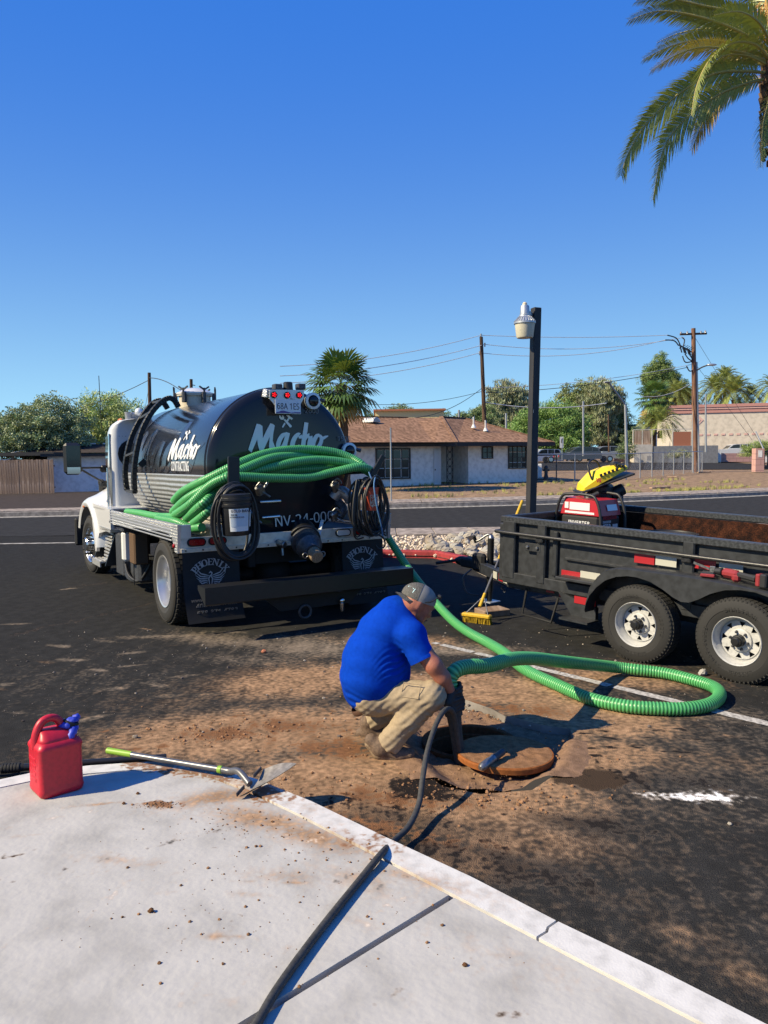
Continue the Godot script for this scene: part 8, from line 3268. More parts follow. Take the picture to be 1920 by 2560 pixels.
func build_trailer() -> void:
	var t := on_trailer(thing("dump_trailer", "black high-sided twin-axle trailer with white spoke wheels at the right", "trailer"))
	for s in [-1.0, 1.0]:
		trailer_wheel(t, V3(0.14 + s * 1.05, 0.325, -0.464), s)
		trailer_wheel(t, V3(0.14 + s * 1.05, 0.36, 0.436), s)
	var st := sb()
	for z in [-0.464, 0.436]:
		bar(st, V3(-0.85, 0.34, z), V3(1.1, 0.34, z), 0.08, 0.08)
	for s in [-0.62, 0.9]:
		box(st, V3(s, 0.43, 0.1), V3(0.1, 0.14, 4.6), Basis(), 0.008)
		bar(st, V3(s, 0.42, -2.1), V3(0.02, 0.39, -3.2), 0.1, 0.13, 0.008)
	for z in [-2.1, -1.0, 0.9, 2.2]:
		box(st, V3(0.14, 0.43, z), V3(1.6, 0.12, 0.1))
	obj("frame", st, M.trailer_black, t)
	# sides of the bed
	for s in [-1.0, 1.0]:
		var x := -0.77 if s < 0 else 1.05
		var top := 1.15 if s < 0 else 1.2
		st = sb()
		box(st, V3(x - s * 0.02, 0.81, 0.15), V3(0.02, 0.64, 4.6))
		obj("bed_side" if s < 0 else "far_bed_side", st, M.trailer_black if s < 0 else M.bed_rust, t)
		st = sb()
		box(st, V3(x, top - 0.03, 0.15), V3(0.075, 0.07, 4.66), Basis(), 0.01)
		obj("top_rail", st, M.rail_worn, t)
		st = sb()
		bar(st, V3(x, 0.5, -2.15), V3(x, 0.5, 2.4), 0.07, 0.12, 0.008)
		bar(st, V3(x, 0.79, -1.38), V3(x, 0.79, -0.3), 0.05, 0.03, 0.006)
		obj("lower_rail", st, M.trailer_black, t)
		for z in [-2.08, -1.66, -0.1, 0.85, 1.8]:
			st = sb()
			box(st, V3(x + s * 0.012, 0.8, z), V3(0.06, 0.62, 0.11 if z > -2.0 else 0.17), Basis(), 0.012)
			obj("side_post", st, M.trailer_black, t)
	st = sb()
	box(st, V3(-0.78, 0.82, -1.5), V3(0.035, 0.46, 0.06), Basis(), 0.01)
	obj("slotted_stiffener", st, M.trailer_black, t)
	st = sb()
	box(st, V3(-0.805, 0.86, -1.76), V3(0.02, 0.085, 0.2), Basis(), 0.004)
	obj("hinge_plate", st, M.trailer_black, t)
	for z in [-1.82, -1.70]:
		st = sb()
		cyl(st, V3(-0.81, 0.86, z), V3(-0.835, 0.86, z), 0.022, 0.018, 8, 0.004)
		obj("bolt", st, M.steel, t)
	# pipe rail with bent front end
	st = sb()
	tube(st, spline([V3(-0.72, 0.985, -2.215), V3(-0.80, 0.985, -2.225), V3(-0.85, 0.986, -2.17), V3(-0.852, 0.986, -1.6), V3(-0.852, 0.985, 0.4), V3(-0.852, 0.985, 2.4)], 8), 0.019, 10)
	for z in [-1.66, -0.1, 0.85]:
		box(st, V3(-0.82, 0.95, z), V3(0.06, 0.06, 0.09), Basis(), 0.01)
	obj("pipe_rail", st, M.pipe_worn, t)
	st = sb()
	box(st, V3(0.14, 0.81, -2.15), V3(1.82, 0.66, 0.03))
	box(st, V3(0.14, 1.12, -2.16), V3(1.9, 0.07, 0.075), Basis(), 0.01)
	box(st, V3(-0.72, 0.76, -2.18), V3(0.14, 0.62, 0.08), Basis(), 0.01)
	obj("front_wall", st, M.trailer_black, t)
	st = sb()
	box(st, V3(0.14, 0.53, 0.15), V3(1.8, 0.03, 4.6))
	obj("bed_floor", st, M.bed_rust, t)
	# wing over both wheels: flat top and a skirt with a dip between
	st = sb()
	var lo_ := []
	var hi := []
	for q in [[-1.0, 0.34, 0.36], [-0.985, 0.42, 0.46], [-0.95, 0.51, 0.6], [-0.88, 0.6, 0.7], [-0.79, 0.68, 0.78], [-0.68, 0.73, 0.815], [-0.56, 0.755, 0.825], [-0.46, 0.755, 0.828], [-0.34, 0.735, 0.83], [-0.22, 0.685, 0.832], [-0.12, 0.63, 0.834], [-0.05, 0.605, 0.835], [0.02, 0.61, 0.835], [0.1, 0.65, 0.833], [0.2, 0.715, 0.83], [0.32, 0.765, 0.826], [0.44, 0.785, 0.82], [0.56, 0.785, 0.81], [0.68, 0.76, 0.8], [0.8, 0.7, 0.765], [0.9, 0.62, 0.69], [0.97, 0.52, 0.56], [0.985, 0.4, 0.42]]:
		lo_.append(V2(q[0], q[1]))
		hi.append(V2(q[0], q[2]))
	smooth(st)
	for i in lo_.size() - 1:
		quad(st, V3(-1.0, lo_[i].y, lo_[i].x), V3(-1.0, lo_[i + 1].y, lo_[i + 1].x), V3(-1.0, hi[i + 1].y - 0.012, hi[i + 1].x), V3(-1.0, hi[i].y - 0.012, hi[i].x))
		quad(st, V3(-0.985, lo_[i + 1].y, lo_[i + 1].x), V3(-0.985, lo_[i].y, lo_[i].x), V3(-0.985, hi[i].y - 0.012, hi[i].x), V3(-0.985, hi[i + 1].y - 0.012, hi[i + 1].x))
	smooth(st)
	for i in lo_.size() - 1:
		quad(st, V3(-1.0, hi[i].y - 0.012, hi[i].x), V3(-1.0, hi[i + 1].y - 0.012, hi[i + 1].x), V3(-0.985, hi[i + 1].y, hi[i + 1].x), V3(-0.985, hi[i].y, hi[i].x))
		quad(st, V3(-0.985, hi[i].y, hi[i].x), V3(-0.985, hi[i + 1].y, hi[i + 1].x), V3(-0.78, hi[i + 1].y + 0.005, hi[i + 1].x), V3(-0.78, hi[i].y + 0.005, hi[i].x))
		quad(st, V3(-0.78, lo_[i].y, lo_[i].x), V3(-0.985, lo_[i].y, lo_[i].x), V3(-0.985, lo_[i + 1].y, lo_[i + 1].x), V3(-0.78, lo_[i + 1].y, lo_[i + 1].x))
	obj("wheel_wing", st, M.trailer_black, t)
	st = sb()
	box(st, V3(1.2, 0.78, 0), V3(0.3, 0.04, 1.9))
	obj("far_wheel_wing", st, M.trailer_black, t)
	st = sb()
	box(st, V3(-0.86, 0.615, -1.15), V3(0.18, 0.03, 0.46), Basis(), 0.006)
	prism(st, PackedVector2Array([V2(-1.42, 0.46), V2(-0.98, 0.36), V2(-0.98, 0.24), V2(-1.25, 0.24)]), 0.05, Transform3D(Basis(V3(0, 0, 1), Vector3.UP, V3(-1, 0, 0)), V3(-0.78, 0, 0)))
	box(st, V3(-0.9, 0.235, -1.12), V3(0.2, 0.02, 0.32))
	obj("side_step", st, M.trailer_black, t)
	st = sb()
	tube(st, [V3(-0.7, 0.4, -1.9), V3(-0.74, 0.12, -1.92), V3(-0.74, 0.1, -1.55), V3(-0.7, 0.36, -1.5)], 0.014, 6)
	obj("stand_leg", st, M.black_matte, t)
	# reflective strips
	for q in [[-1.3, 0.635, 0.22, 0.08, 0], [-1.08, 0.655, 0.22, 0.08, 1], [-0.52, 0.895, 0.2, 0.085, 0], [-0.31, 0.9, 0.2, 0.085, 1], [-1.45, 0.41, 0.12, 0.08, 0], [0.02, 0.92, 0.24, 0.085, 0], [0.27, 0.92, 0.2, 0.085, 1], [-1.62, 0.42, 0.1, 0.06, 0]]:
		st = sb()
		var low: bool = q[1] < 0.5
		box(st, V3(-0.675 if low else -0.792, q[1], q[0]), V3(0.006, q[3], q[2]), Basis(), 0.001)
		obj("reflector", st, M.reflector_white if q[4] else M.reflector_red, t)
	st = sb()
	box(st, V3(-0.834, 0.41, -1.1), V3(0.006, 0.07, 0.24))
	obj("reflector", st, M.reflector_red, t)
	var d := (V3(0.02, 0.39, -3.2) - V3(-0.62, 0.42, -2.1)).normalized()
	for q in [[0.12, 1], [0.3, 0], [0.44, 1]]:
		st = sb()
		bar(st, V3(-0.675, 0.425, -2.13) + d * (0.56 - q[0]), V3(-0.675, 0.425, -2.13) + d * (0.68 - q[0]), 0.006, 0.08)
		obj("reflector", st, M.reflector_white if q[1] else M.reflector_red, t)
	# coupling, jack and chain
	st = sb()
	box(st, V3(0.02, 0.42, -3.28), V3(0.2, 0.12, 0.3), Basis(), 0.02)
	blob(st, V3(0.02, 0.42, -3.46), V3(0.09, 0.06, 0.12), 12)
	box(st, V3(-0.08, 0.46, -3.1), V3(0.1, 0.22, 0.2), Basis(), 0.03)
	cyl(st, V3(0.02, 0.44, -3.45), V3(-0.3, 0.4, -3.62), 0.02, 0.02, 8)
	obj("coupler", st, M.black_matte, t)
	var jk := Node3D.new()
	put(jk, "jack", t)
	st = sb()
	cyl(st, V3(0, 0.1, -2.99), V3(0, 0.76, -2.99), 0.042, 0.042, 14, 0.005)
	cyl(st, V3(0, -0.02, -2.99), V3(0, 0.2, -2.99), 0.033, 0.033, 12)
	obj("jack_tube", st, M.black_paint, jk)
	st = sb()
	tube(st, spline([V3(0, 0.79, -2.99), V3(-0.02, 0.80, -3.03), V3(-0.06, 0.73, -3.12), V3(-0.07, 0.71, -3.16)], 5), 0.014, 8)
	cyl(st, V3(0, 0.755, -2.99), V3(0, 0.80, -2.99), 0.038, 0.03, 12, 0.008)
	obj("crank", st, M.steel, jk)
	st = sb()
	cyl(st, V3(-0.05, 0.69, -3.19), V3(-0.09, 0.78, -3.19), 0.022, 0.022, 10, 0.005)
	obj("crank_grip", st, M.black_matte, jk)
	st = sb()
	box(st, V3(0, -0.02, -2.99), V3(0.2, 0.014, 0.2), Basis(), 0.004)
	obj("foot_plate", st, M.zinc, jk)
	st = sb()
	for k in 7:
		var p := []
		for i in 11:
			var a := TAU * i / 10.0
			var c := V3(0.0 - 0.02 * (k % 2), 0.36 - k * 0.035, -2.88 + 0.02 * k)
			p.append(c + (V3(cos(a) * 0.016, sin(a) * 0.026, 0) if k % 2 else V3(0, sin(a) * 0.026, cos(a) * 0.016)))
		tube(st, p, 0.005, 5, false)
	tube(st, spline([V3(-0.1, 0.36, -3.2), V3(-0.2, 0.25, -3.25), V3(-0.18, 0.08, -3.2), V3(-0.08, 0.05, -3.1)], 6), 0.011, 6)
	obj("safety_chain", st, M.cast_gray, t).set_meta("kind", "stuff")

func build_trailer_load() -> void:
	# wooden block under the jack
	var jf := V3(1.237, 0.04, -9.066)
	var st := sb()
	box(st, V3(0.03, 0.0, 0.03), V3(0.34, 0.08, 0.26), Basis(Vector3.UP, 0.4), 0.008)
	var o := obj("wooden_block", st, M.fence_wood_c)
	o.position = jf
	tag(o, "dark wooden block under the jack of the trailer", "block")
	# generator
	var t := on_trailer(thing("generator", "red and black portable generator standing in the front of the trailer", "generator"))
	var c := V3(0.34, 0.0, -1.83)
	st = sb()
	box(st, c + V3(0, 0.86, 0), V3(0.44, 0.56, 0.5), Basis(), 0.03)
	obj("body", st, M.gen_black, t)
	st = sb()
	prism(st, PackedVector2Array([V2(-0.255, 1.14), V2(0.255, 1.14), V2(0.2, 1.31), V2(-0.19, 1.33)]), 0.44, Transform3D(Basis(V3(0, 0, 1), Vector3.UP, V3(-1, 0, 0)), c + V3(0.22, 0, 0)))
	var hood := obj("hood", st, M.gen_red, t)
	st = sb()
	var sl := Basis(Vector3.FORWARD, -0.0)
	box(st, c + V3(-0.222, 1.235, 0.0), V3(0.004, 0.085, 0.26))
	box(st, c + V3(-0.222, 1.24, -0.17), V3(0.004, 0.07, 0.05))
	box(st, c + V3(-0.222, 1.165, 0.0), V3(0.004, 0.024, 0.38))
	box(st, c + V3(0.06, 1.225, 0.236), V3(0.2, 0.07, 0.004), Basis(Vector3.RIGHT, -0.31))
	obj("sticker", st, M.letter_white, hood)
	st = sb()
	cyl(st, c + V3(-0.04, 1.31, 0.0), c + V3(-0.04, 1.35, 0.0), 0.06, 0.055, 16, 0.008)
	obj("fuel_cap", st, M.gen_black, hood)
	st = sb()
	box(st, c + V3(-0.221, 0.9, 0.0), V3(0.006, 0.2, 0.38), Basis(), 0.002)
	var pan := obj("control_panel", st, M.cast_gray, t)
	for k in 9:
		st = sb()
		cyl(st, c + V3(-0.224, 0.86 + 0.06 * (k % 2), -0.16 + k * 0.04), c + V3(-0.24, 0.86 + 0.06 * (k % 2), -0.16 + k * 0.04), 0.014, 0.012, 8)
		obj("socket", st, M.letter_gray if k % 3 else M.reflector_red, pan)
	var side := Transform3D(Basis(V3(0, 0, 1), Vector3.UP, V3(-1, 0, 0)), c + V3(-0.226, 1.05, 0.0))
	text("maker_text", "INVERTER", 0.06, M.letter_white, t, side, true)
	text("maker_text", "PREDATOR", 0.055, M.gen_red, t, Transform3D(Basis(), c + V3(0, 1.115, 0.252)), true)
	text("maker_text", "INVERTER", 0.035, M.letter_silver, t, Transform3D(Basis(), c + V3(-0.06, 1.07, 0.252)), true)
	text("maker_text", "8750", 0.07, M.letter_white, t, Transform3D(Basis(), c + V3(-0.06, 1.02, 0.252)), true)
	st = sb()
	box(st, c + V3(0.11, 1.02, 0.252), V3(0.1, 0.04, 0.004))
	obj("sticker", st, M.letter_silver, t)
	st = sb()
	for k in 6:
		box(st, c + V3(0.05, 0.68 + k * 0.04, 0.252), V3(0.26, 0.018, 0.01), Basis(Vector3.RIGHT, 0.4))
	obj("exhaust_louvre", st, M.black_matte, t).set_meta("kind", "stuff")
	for x in [-0.25, 0.25]:
		st = sb()
		tube(st, spline([c + V3(x, 0.6, 0.29), c + V3(x, 1.1, 0.29), c + V3(x, 1.33, 0.22), c + V3(x, 1.37, 0.1), c + V3(x, 1.37, -0.1), c + V3(x, 1.33, -0.22), c + V3(x, 1.1, -0.29), c + V3(x, 0.6, -0.29)], 5), 0.017, 8)
		obj("tube_frame", st, M.gen_black, t)
	# rammer with its yellow cowl
	t = on_trailer(thing("plate_compactor", "yellow and black compactor with a tilted cowl behind the generator", "compactor"))
	var q := V3(0.67, 1.534, -1.905)
	var tilt := Transform3D(Basis(Vector3.UP, -0.7) * Basis(Vector3.BACK, 0.36), q)
	st = sb()
	smooth(st)
	var rings := []
	for r in [[-0.30, -0.06, 0.13, 0.02], [-0.27, -0.05, 0.17, 0.09], [-0.1, -0.02, 0.19, 0.15], [0.06, 0.0, 0.17, 0.13], [0.2, 0.02, 0.14, 0.08], [0.29, 0.03, 0.1, 0.03]]:
		var row := []
		for k in 8:
			var a := TAU * (k + 0.5) / 8.0
			var sy := sin(a)
			row.append(tilt * V3(r[0], r[1] + (sy * r[3] if sy > 0 else sy * 0.035), cos(a) * r[2]))
		rings.append(row)
	loft(st, rings, true, true)
	obj("cowl", st, M.yellow, t)
	st = sb()
	for k in 3:
		box(st, tilt * V3(0.17 + 0.04 * k, 0.09 - 0.02 * k, 0.09), V3(0.02, 0.06, 0.06), tilt.basis)
	box(st, tilt * V3(0.0, -0.055, 0.0), V3(0.66, 0.025, 0.36), tilt.basis, 0.01)
	obj("cowl_edge", st, M.gen_black, t)
	for k in 5:
		st = sb()
		box(st, tilt * V3(-0.05 + 0.05 * k, 0.06, 0.172 - 0.006 * k), V3(0.03, 0.035, 0.012), tilt.basis, 0.003)
		obj("vent_slot", st, M.gen_black, t)
	text("maker_text", "W", 0.07, M.reflector_red, t, Transform3D(Basis(Vector3.UP, -0.7) * Basis(Vector3.RIGHT, -0.4), tilt * V3(-0.1, 0.02, 0.2)), true)
	st = sb()
	tube(st, spline([tilt * V3(-0.16, 0.05, 0.15), tilt * V3(-0.14, 0.2, 0.1), tilt * V3(-0.05, 0.24, 0.0), tilt * V3(0.02, 0.19, -0.05), tilt * V3(0.04, 0.08, -0.08)], 5), 0.012, 8)
	tube(st, spline([tilt * V3(-0.3, -0.1, -0.16), tilt * V3(-0.36, -0.12, 0.0), tilt * V3(-0.3, -0.13, 0.17), tilt * V3(-0.15, -0.12, 0.2)], 5), 0.028, 10)
	obj("hand_bar", st, M.gen_black, t)
	st = sb()
	cyl(st, tilt * V3(0.17, 0.06, 0), tilt * V3(0.19, 0.13, 0), 0.05, 0.045, 12, 0.006)
	obj("filler_cap", st, M.gen_black, t)
	st = sb()
	box(st, q + V3(0.02, -0.17, 0), V3(0.24, 0.2, 0.22), Basis(Vector3.UP, 0.3), 0.03)
	cyl(st, q + V3(0.12, -0.2, 0.05), q + V3(0.22, -0.12, 0.16), 0.08, 0.07, 12, 0.01)
	for k in 6:
		cyl(st, q + V3(0.02, -0.3 - k * 0.05, 0), q + V3(0.02, -0.34 - k * 0.05, 0), 0.09, 0.1, 14, 0.01)
	box(st, V3(q.x, 0.72, q.z), V3(0.2, 0.4, 0.2), Basis(), 0.03)
	box(st, V3(q.x, 0.57, q.z), V3(0.3, 0.05, 0.36), Basis(), 0.015)
	obj("engine", st, M.gen_black, t)
	st = sb()
	for k in 5:
		bar(st, q + V3(0.13, -0.16 - 0.03 * k, 0.2), q + V3(0.24, -0.13 - 0.03 * k, 0.14), 0.012, 0.012)
	obj("guard_grille", st, M.cast_gray, t).set_meta("kind", "stuff")
	# drum with a closed lid
	t = on_trailer(thing("drum", "black drum with a dusty flat lid inside the trailer bed", "drum"))
	st = sb()
	lathe(st, [V2(0.0, 0.55), V2(0.26, 0.55), V2(0.27, 0.6), V2(0.27, 0.94), V2(0.285, 0.945), V2(0.285, 0.985), V2(0.262, 0.99), V2(0.258, 0.975)], 40, Transform3D(Basis(), V3(0.62, 0, -1.0)))
	obj("shell", st, M.gen_black, t)
	st = sb()
	lathe(st, [V2(0.259, 0.972), V2(0.2, 0.98), V2(0.0, 0.982)], 40, Transform3D(Basis(), V3(0.62, 0, -1.0)))
	obj("lid", st, M.cast_gray, t)
	# cordless saw and a spare battery on the wheel wing
	t = on_trailer(thing("cordless_saw", "red and black cordless reciprocating saw lying on the trailer wheel wing", "saw"))
	var a := V3(-0.88, 0.878, 0.3)
	st = sb()
	box(st, a + V3(-0.02, 0.012, 0.02), V3(0.075, 0.075, 0.17), Basis(Vector3.UP, -0.3), 0.025)
	box(st, a + V3(-0.045, -0.01, 0.075), V3(0.07, 0.07, 0.07), Basis(Vector3.UP, 0.3), 0.02)
	obj("motor_case", st, M.tool_red, t)
	st = sb()
	cyl(st, a + V3(0.0, 0.015, -0.06), a + V3(0.01, 0.015, -0.13), 0.034, 0.026, 14, 0.006)
	bar(st, a + V3(-0.05, 0.02, 0.08), a + V3(-0.05, 0.0, 0.24), 0.045, 0.05, 0.014)
	box(st, a + V3(-0.06, 0.0, 0.31), V3(0.085, 0.11, 0.06), Basis(Vector3.UP, -0.2), 0.01)
	obj("grip", st, M.gen_black, t)
	st = sb()
	box(st, a + V3(-0.055, 0.0, 0.265), V3(0.075, 0.1, 0.04), Basis(Vector3.UP, -0.2), 0.008)
	obj("battery", st, M.tool_red, t)
	st = sb()
	box(st, a + V3(0.012, 0.02, -0.15), V3(0.02, 0.06, 0.05), Basis(), 0.006)
	bar(st, a + V3(0.012, 0.012, -0.13), a + V3(0.035, 0.055, -0.33), 0.003, 0.02)
	obj("blade", st, M.steel, t)
	t = on_trailer(thing("battery_pack", "small red and black battery lying beside the saw blade", "battery"))
	st = sb()
	box(st, V3(-0.93, 0.862, 0.14), V3(0.075, 0.05, 0.11), Basis(Vector3.UP, 0.3), 0.012)
	obj("case", st, M.gen_black, t)
	st = sb()
	box(st, V3(-0.94, 0.858, 0.145), V3(0.072, 0.03, 0.115), Basis(Vector3.UP, 0.3), 0.008)
	obj("base", st, M.tool_red, t)
	# broom leaning on the front of the trailer
	var b0 := V3(1.033, 0.007, -8.6)
	b0.y = 0.06
	var b1 := V3(1.72, 1.324, -9.55)
	t = thing("push_broom", "yellow push broom leaning against the front corner of the trailer", "broom", V3(b0.x, 0, b0.z))
	var h0 := V3(0, 0.1, 0)
	var h1 := b1 - V3(b0.x, 0, b0.z)
	var m1 := h0.lerp(h1, 0.46)
	st = sb()
	cyl(st, m1, h1, 0.02, 0.02, 10, 0.004)
	obj("handle", st, M.broom_yellow, t)
	st = sb()
	cyl(st, h0.lerp(h1, 0.08), m1, 0.0145, 0.0145, 10)
	obj("bare_shaft", st, M.shaft_gray, t)
	st = sb()
	cyl(st, h0.lerp(h1, 0.06), h0.lerp(h1, 0.17), 0.021, 0.019, 10, 0.003)
	obj("socket", st, M.broom_yellow, t)
	st = sb()
	var hb := Basis(Vector3.UP, -0.62)
	box(st, V3(0, 0.085, 0), V3(0.36, 0.045, 0.08), hb, 0.012)
	obj("head_block", st, M.broom_yellow, t)
	st = sb()
	flat(st)
	for i in 260:
		var p := hb * V3(rng.randf_range(-0.17, 0.17), 0.07, rng.randf_range(-0.028, 0.028))
		var e := p + V3(rng.randf_range(-0.015, 0.015), -0.068, rng.randf_range(-0.015, 0.015))
		bar(st, p, e, 0.008, 0.008)
	obj("bristles", st, M.bristle, t).set_meta("kind", "stuff")
	st = sb()
	for s in [-1, 1]:
		cyl(st, hb * V3(s * 0.14, 0.1, 0), h0.lerp(h1, 0.15), 0.007, 0.007, 6)
	obj("brace", st, M.steel, t)


# ---------------------------------------------------------------- manhole
func build_manhole() -> void:
	# bare soil in the pit: grid with the shaft left open
	var st := sb()
	smooth(st)
	var nz := FastNoiseLite.new()
	nz.seed = 4
	nz.frequency = 3.5
	nz.fractal_octaves = 4
	var c := V2(HOLE.x, HOLE.z)
	var hgt := func(p: Vector2) -> float:
		var best := 10.0
		var back := false
		for k in PIT.size():
			var a := PIT[k]
			var b := PIT[(k + 1) % PIT.size()]
			var q := Geometry2D.get_closest_point_to_segment(p, a, b)
			var d := p.distance_to(q)
			if d < best:
				best = d
				back = k < 7
		var n := nz.get_noise_2d(p.x, p.y) * 0.022 + nz.get_noise_2d(p.x * 5.0, p.y * 5.0) * 0.01
		if not back:
			n *= lerpf(0.25, 1.0, smoothstep(0.0, 0.12, best))
		var r := p.distance_to(c)
		var rim := -0.035 * (1.0 - smoothstep(0.3, 0.42, r))
		if Geometry2D.is_point_in_polygon(p, PIT):
			return lerpf(-0.05 if back else 0.016, -0.06, smoothstep(0.0, 0.16, best)) + n + rim * 0.3
		return (-0.06 - best if back else 0.016 - best * 0.16) + n * (0.5 if not back else 1.0)
	var cell := 0.022
	var nx := 78
	var nzc := 62
	var o := c + V2(-0.72, -0.62)
	var pts := []
	for j in nzc + 1:
		for i in nx + 1:
			var p := o + V2(i, j) * cell
			var r := p.distance_to(c)
			if r < 0.29 and r > 0.29 - cell * 1.1:
				p = c + (p - c).normalized() * 0.29
			pts.append([p, hgt.call(p), p.distance_to(c) < 0.28])
	for j in nzc:
		for i in nx:
			var q := [pts[j * (nx + 1) + i], pts[(j + 1) * (nx + 1) + i], pts[(j + 1) * (nx + 1) + i + 1], pts[j * (nx + 1) + i + 1]]
			if q[0][2] or q[1][2] or q[2][2] or q[3][2]:
				continue
			if q[0][1] < -0.12 and q[2][1] < -0.12:
				continue
			var v := []
			for k in q:
				v.append(V3(k[0].x, k[1], k[0].y))
			quad(st, v[0], v[1], v[2], v[3])
	struct("dug_soil", st, M.soil)
	# iron frame and shaft
	var t := thing("manhole_ring", "rusty round manhole frame sunk in the dug-out pit", "manhole", HOLE)
	st = sb()
	lathe(st, [V2(0.262, -0.16), V2(0.262, -0.055), V2(0.282, -0.05), V2(0.282, 0.0), V2(0.29, 0.008), V2(0.318, 0.006), V2(0.322, -0.05)], 64)
	obj("frame_ring", st, M.iron_rust, t)
	st = sb()
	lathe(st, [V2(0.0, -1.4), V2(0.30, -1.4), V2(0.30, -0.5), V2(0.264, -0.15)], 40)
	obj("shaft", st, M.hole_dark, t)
	# the cover pulled aside
	var lc := V3(0.738, 0, -4.728)
	t = thing("manhole_cover", "round rusty cover dusted with soil lying half over the manhole", "cover", lc + V3(0, -0.025, 0))
	t.rotation = V3(-0.01, 0.4, -0.035)
	st = sb()
	lathe(st, [V2(0.0, 0.0), V2(0.296, 0.0), V2(0.302, 0.005), V2(0.306, 0.034), V2(0.302, 0.042), V2(0.292, 0.043)], 72, Transform3D(), 0.5)
	obj("rim", st, M.lid_rust, t)
	st = sb()
	smooth(st)
	var last := []
	for i in 12:
		var row := []
		var r := 0.293 * i / 11.0
		for k in 60:
			var a := TAU * k / 60.0
			var y := 0.0435 + (0.008 * nz.get_noise_2d(cos(a) * r * 3.0 + 9.0, sin(a) * r * 3.0) + 0.004 * nz.get_noise_2d(cos(a) * r * 14.0, sin(a) * r * 14.0) + 0.003) * smoothstep(0.293, 0.24, r)
			row.append(V3(cos(a) * r, y, sin(a) * r))
		if i > 0:
			for k in 60:
				var k2 := (k + 1) % 60
				quad(st, last[k], last[k2], row[k2], row[k])
		last = row
	obj("dust", st, M.lid_dust, t)
	st = sb()
	box(st, V3(-0.03, 0.047, 0.04), V3(0.05, 0.006, 0.02), Basis(Vector3.UP, 0.4))
	obj("pick_slot", st, M.hole_dark, t)
	# steel nozzle lying across its edge
	var p0 := V3(0.557, -0.013, -4.45)
	var p1 := V3(0.708, 0.005, -4.6)
	p0.y = 0.026
	p1.y = 0.062
	t = thing("steel_nozzle", "short grey steel nozzle lying on the edge of the manhole cover", "nozzle", p0)
	var d := p1 - p0
	st = sb()
	var l := d.length()
	lathe(st, [V2(0.0, -0.01), V2(0.014, -0.01), V2(0.022, 0.0), V2(0.026, 0.02), V2(0.026, l * 0.4), V2(0.024, l * 0.42), V2(0.024, l * 0.58)], 18, along(d, Vector3.ZERO))
	obj("nozzle_head", st, M.pipe_steel, t)
	st = sb()
	lathe(st, [V2(0.024, l * 0.58), V2(0.027, l * 0.6), V2(0.025, l * 0.66), V2(0.021, l * 0.7), V2(0.021, l), V2(0.018, l + 0.006), V2(0.0, l + 0.006)], 18, along(d, Vector3.ZERO))
	obj("hose_end", st, M.cast_gray, t)

# ---------------------------------------------------------------- hoses
func build_hoses() -> void:
	# long suction hose: from the truck over the ground in a loop to the manhole
	var p := [V3(-0.079, 1.08, -9.9), V3(0.037, 0.881, -9.8), V3(0.195, 0.641, -9.65), V3(0.359, 0.422, -9.4), V3(0.571, 0.204, -8.9), V3(0.727, 0.101, -8.3), V3(0.852, 0.068, -7.85), V3(1.009, 0.05, -7.431), V3(1.102, 0.05, -7.05), V3(1.164, 0.05, -6.601), V3(1.231, 0.05, -6.334), V3(1.349, 0.05, -6.041), V3(1.516, 0.05, -5.672), V3(1.711, 0.05, -5.485), V3(1.927, 0.05, -5.414), V3(2.161, 0.05, -5.405), V3(2.358, 0.05, -5.497), V3(2.509, 0.05, -5.691), V3(2.557, 0.05, -5.893), V3(2.483, 0.05, -6.082), V3(2.331, 0.05, -6.298), V3(2.139, 0.06, -6.38), V3(1.909, 0.085, -6.399), V3(1.53, 0.214, -6.05), V3(1.26, 0.319, -5.75), V3(1.06, 0.402, -5.5), V3(0.865, 0.464, -5.25), V3(0.679, 0.492, -5), V3(0.513, 0.529, -4.83), V3(0.433, 0.529, -4.74), V3(0.398, 0.488, -4.71), V3(0.399, 0.427, -4.7)]
	var st := sb()
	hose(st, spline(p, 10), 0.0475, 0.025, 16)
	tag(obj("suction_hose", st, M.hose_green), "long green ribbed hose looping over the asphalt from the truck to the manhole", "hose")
	# black suction tube held into the shaft
	var a := V3(0.399, 0.427, -4.7)
	var e := V3(0.46, -0.055, -4.74)
	st = sb()
	lathe(st, [V2(0.05, 0.0), V2(0.05, 0.1), V2(0.046, 0.12), V2(0.056, 0.125), V2(0.056, 0.17), V2(0.046, 0.175), V2(0.038, 0.3), V2(0.036, a.distance_to(e) + 0.1)], 20, along(e - a, a))
	tag(obj("suction_tube", st, M.hose_dusty), "black muddy tube at the end of the green hose, held in the manhole", "tube")
	# jetting hose
	p = [V3(0.46, -0.031, -4.71), V3(0.436, 0.142, -4.66), V3(0.409, 0.301, -4.6), V3(0.362, 0.367, -4.5), V3(0.307, 0.346, -4.4), V3(0.257, 0.287, -4.28), V3(0.216, 0.226, -4.13), V3(0.186, 0.159, -3.97), V3(0.16, 0.088, -3.84), V3(0.103, 0.061, -3.66), V3(0.028, 0.058, -3.52), V3(-0.032, 0.14, -3.241), V3(-0.117, 0.137, -3.043), V3(-0.253, 0.137, -2.71), V3(-0.36, 0.137, -2.417), V3(-0.409, 0.137, -2.238), V3(-0.464, 0.137, -2.03)]
	st = sb()
	tube(st, spline(p, 8), 0.0152, 12)
	tag(obj("jetting_hose", st, M.hose_dusty), "thin black dusty hose running from the worker's hands across the slab", "hose")

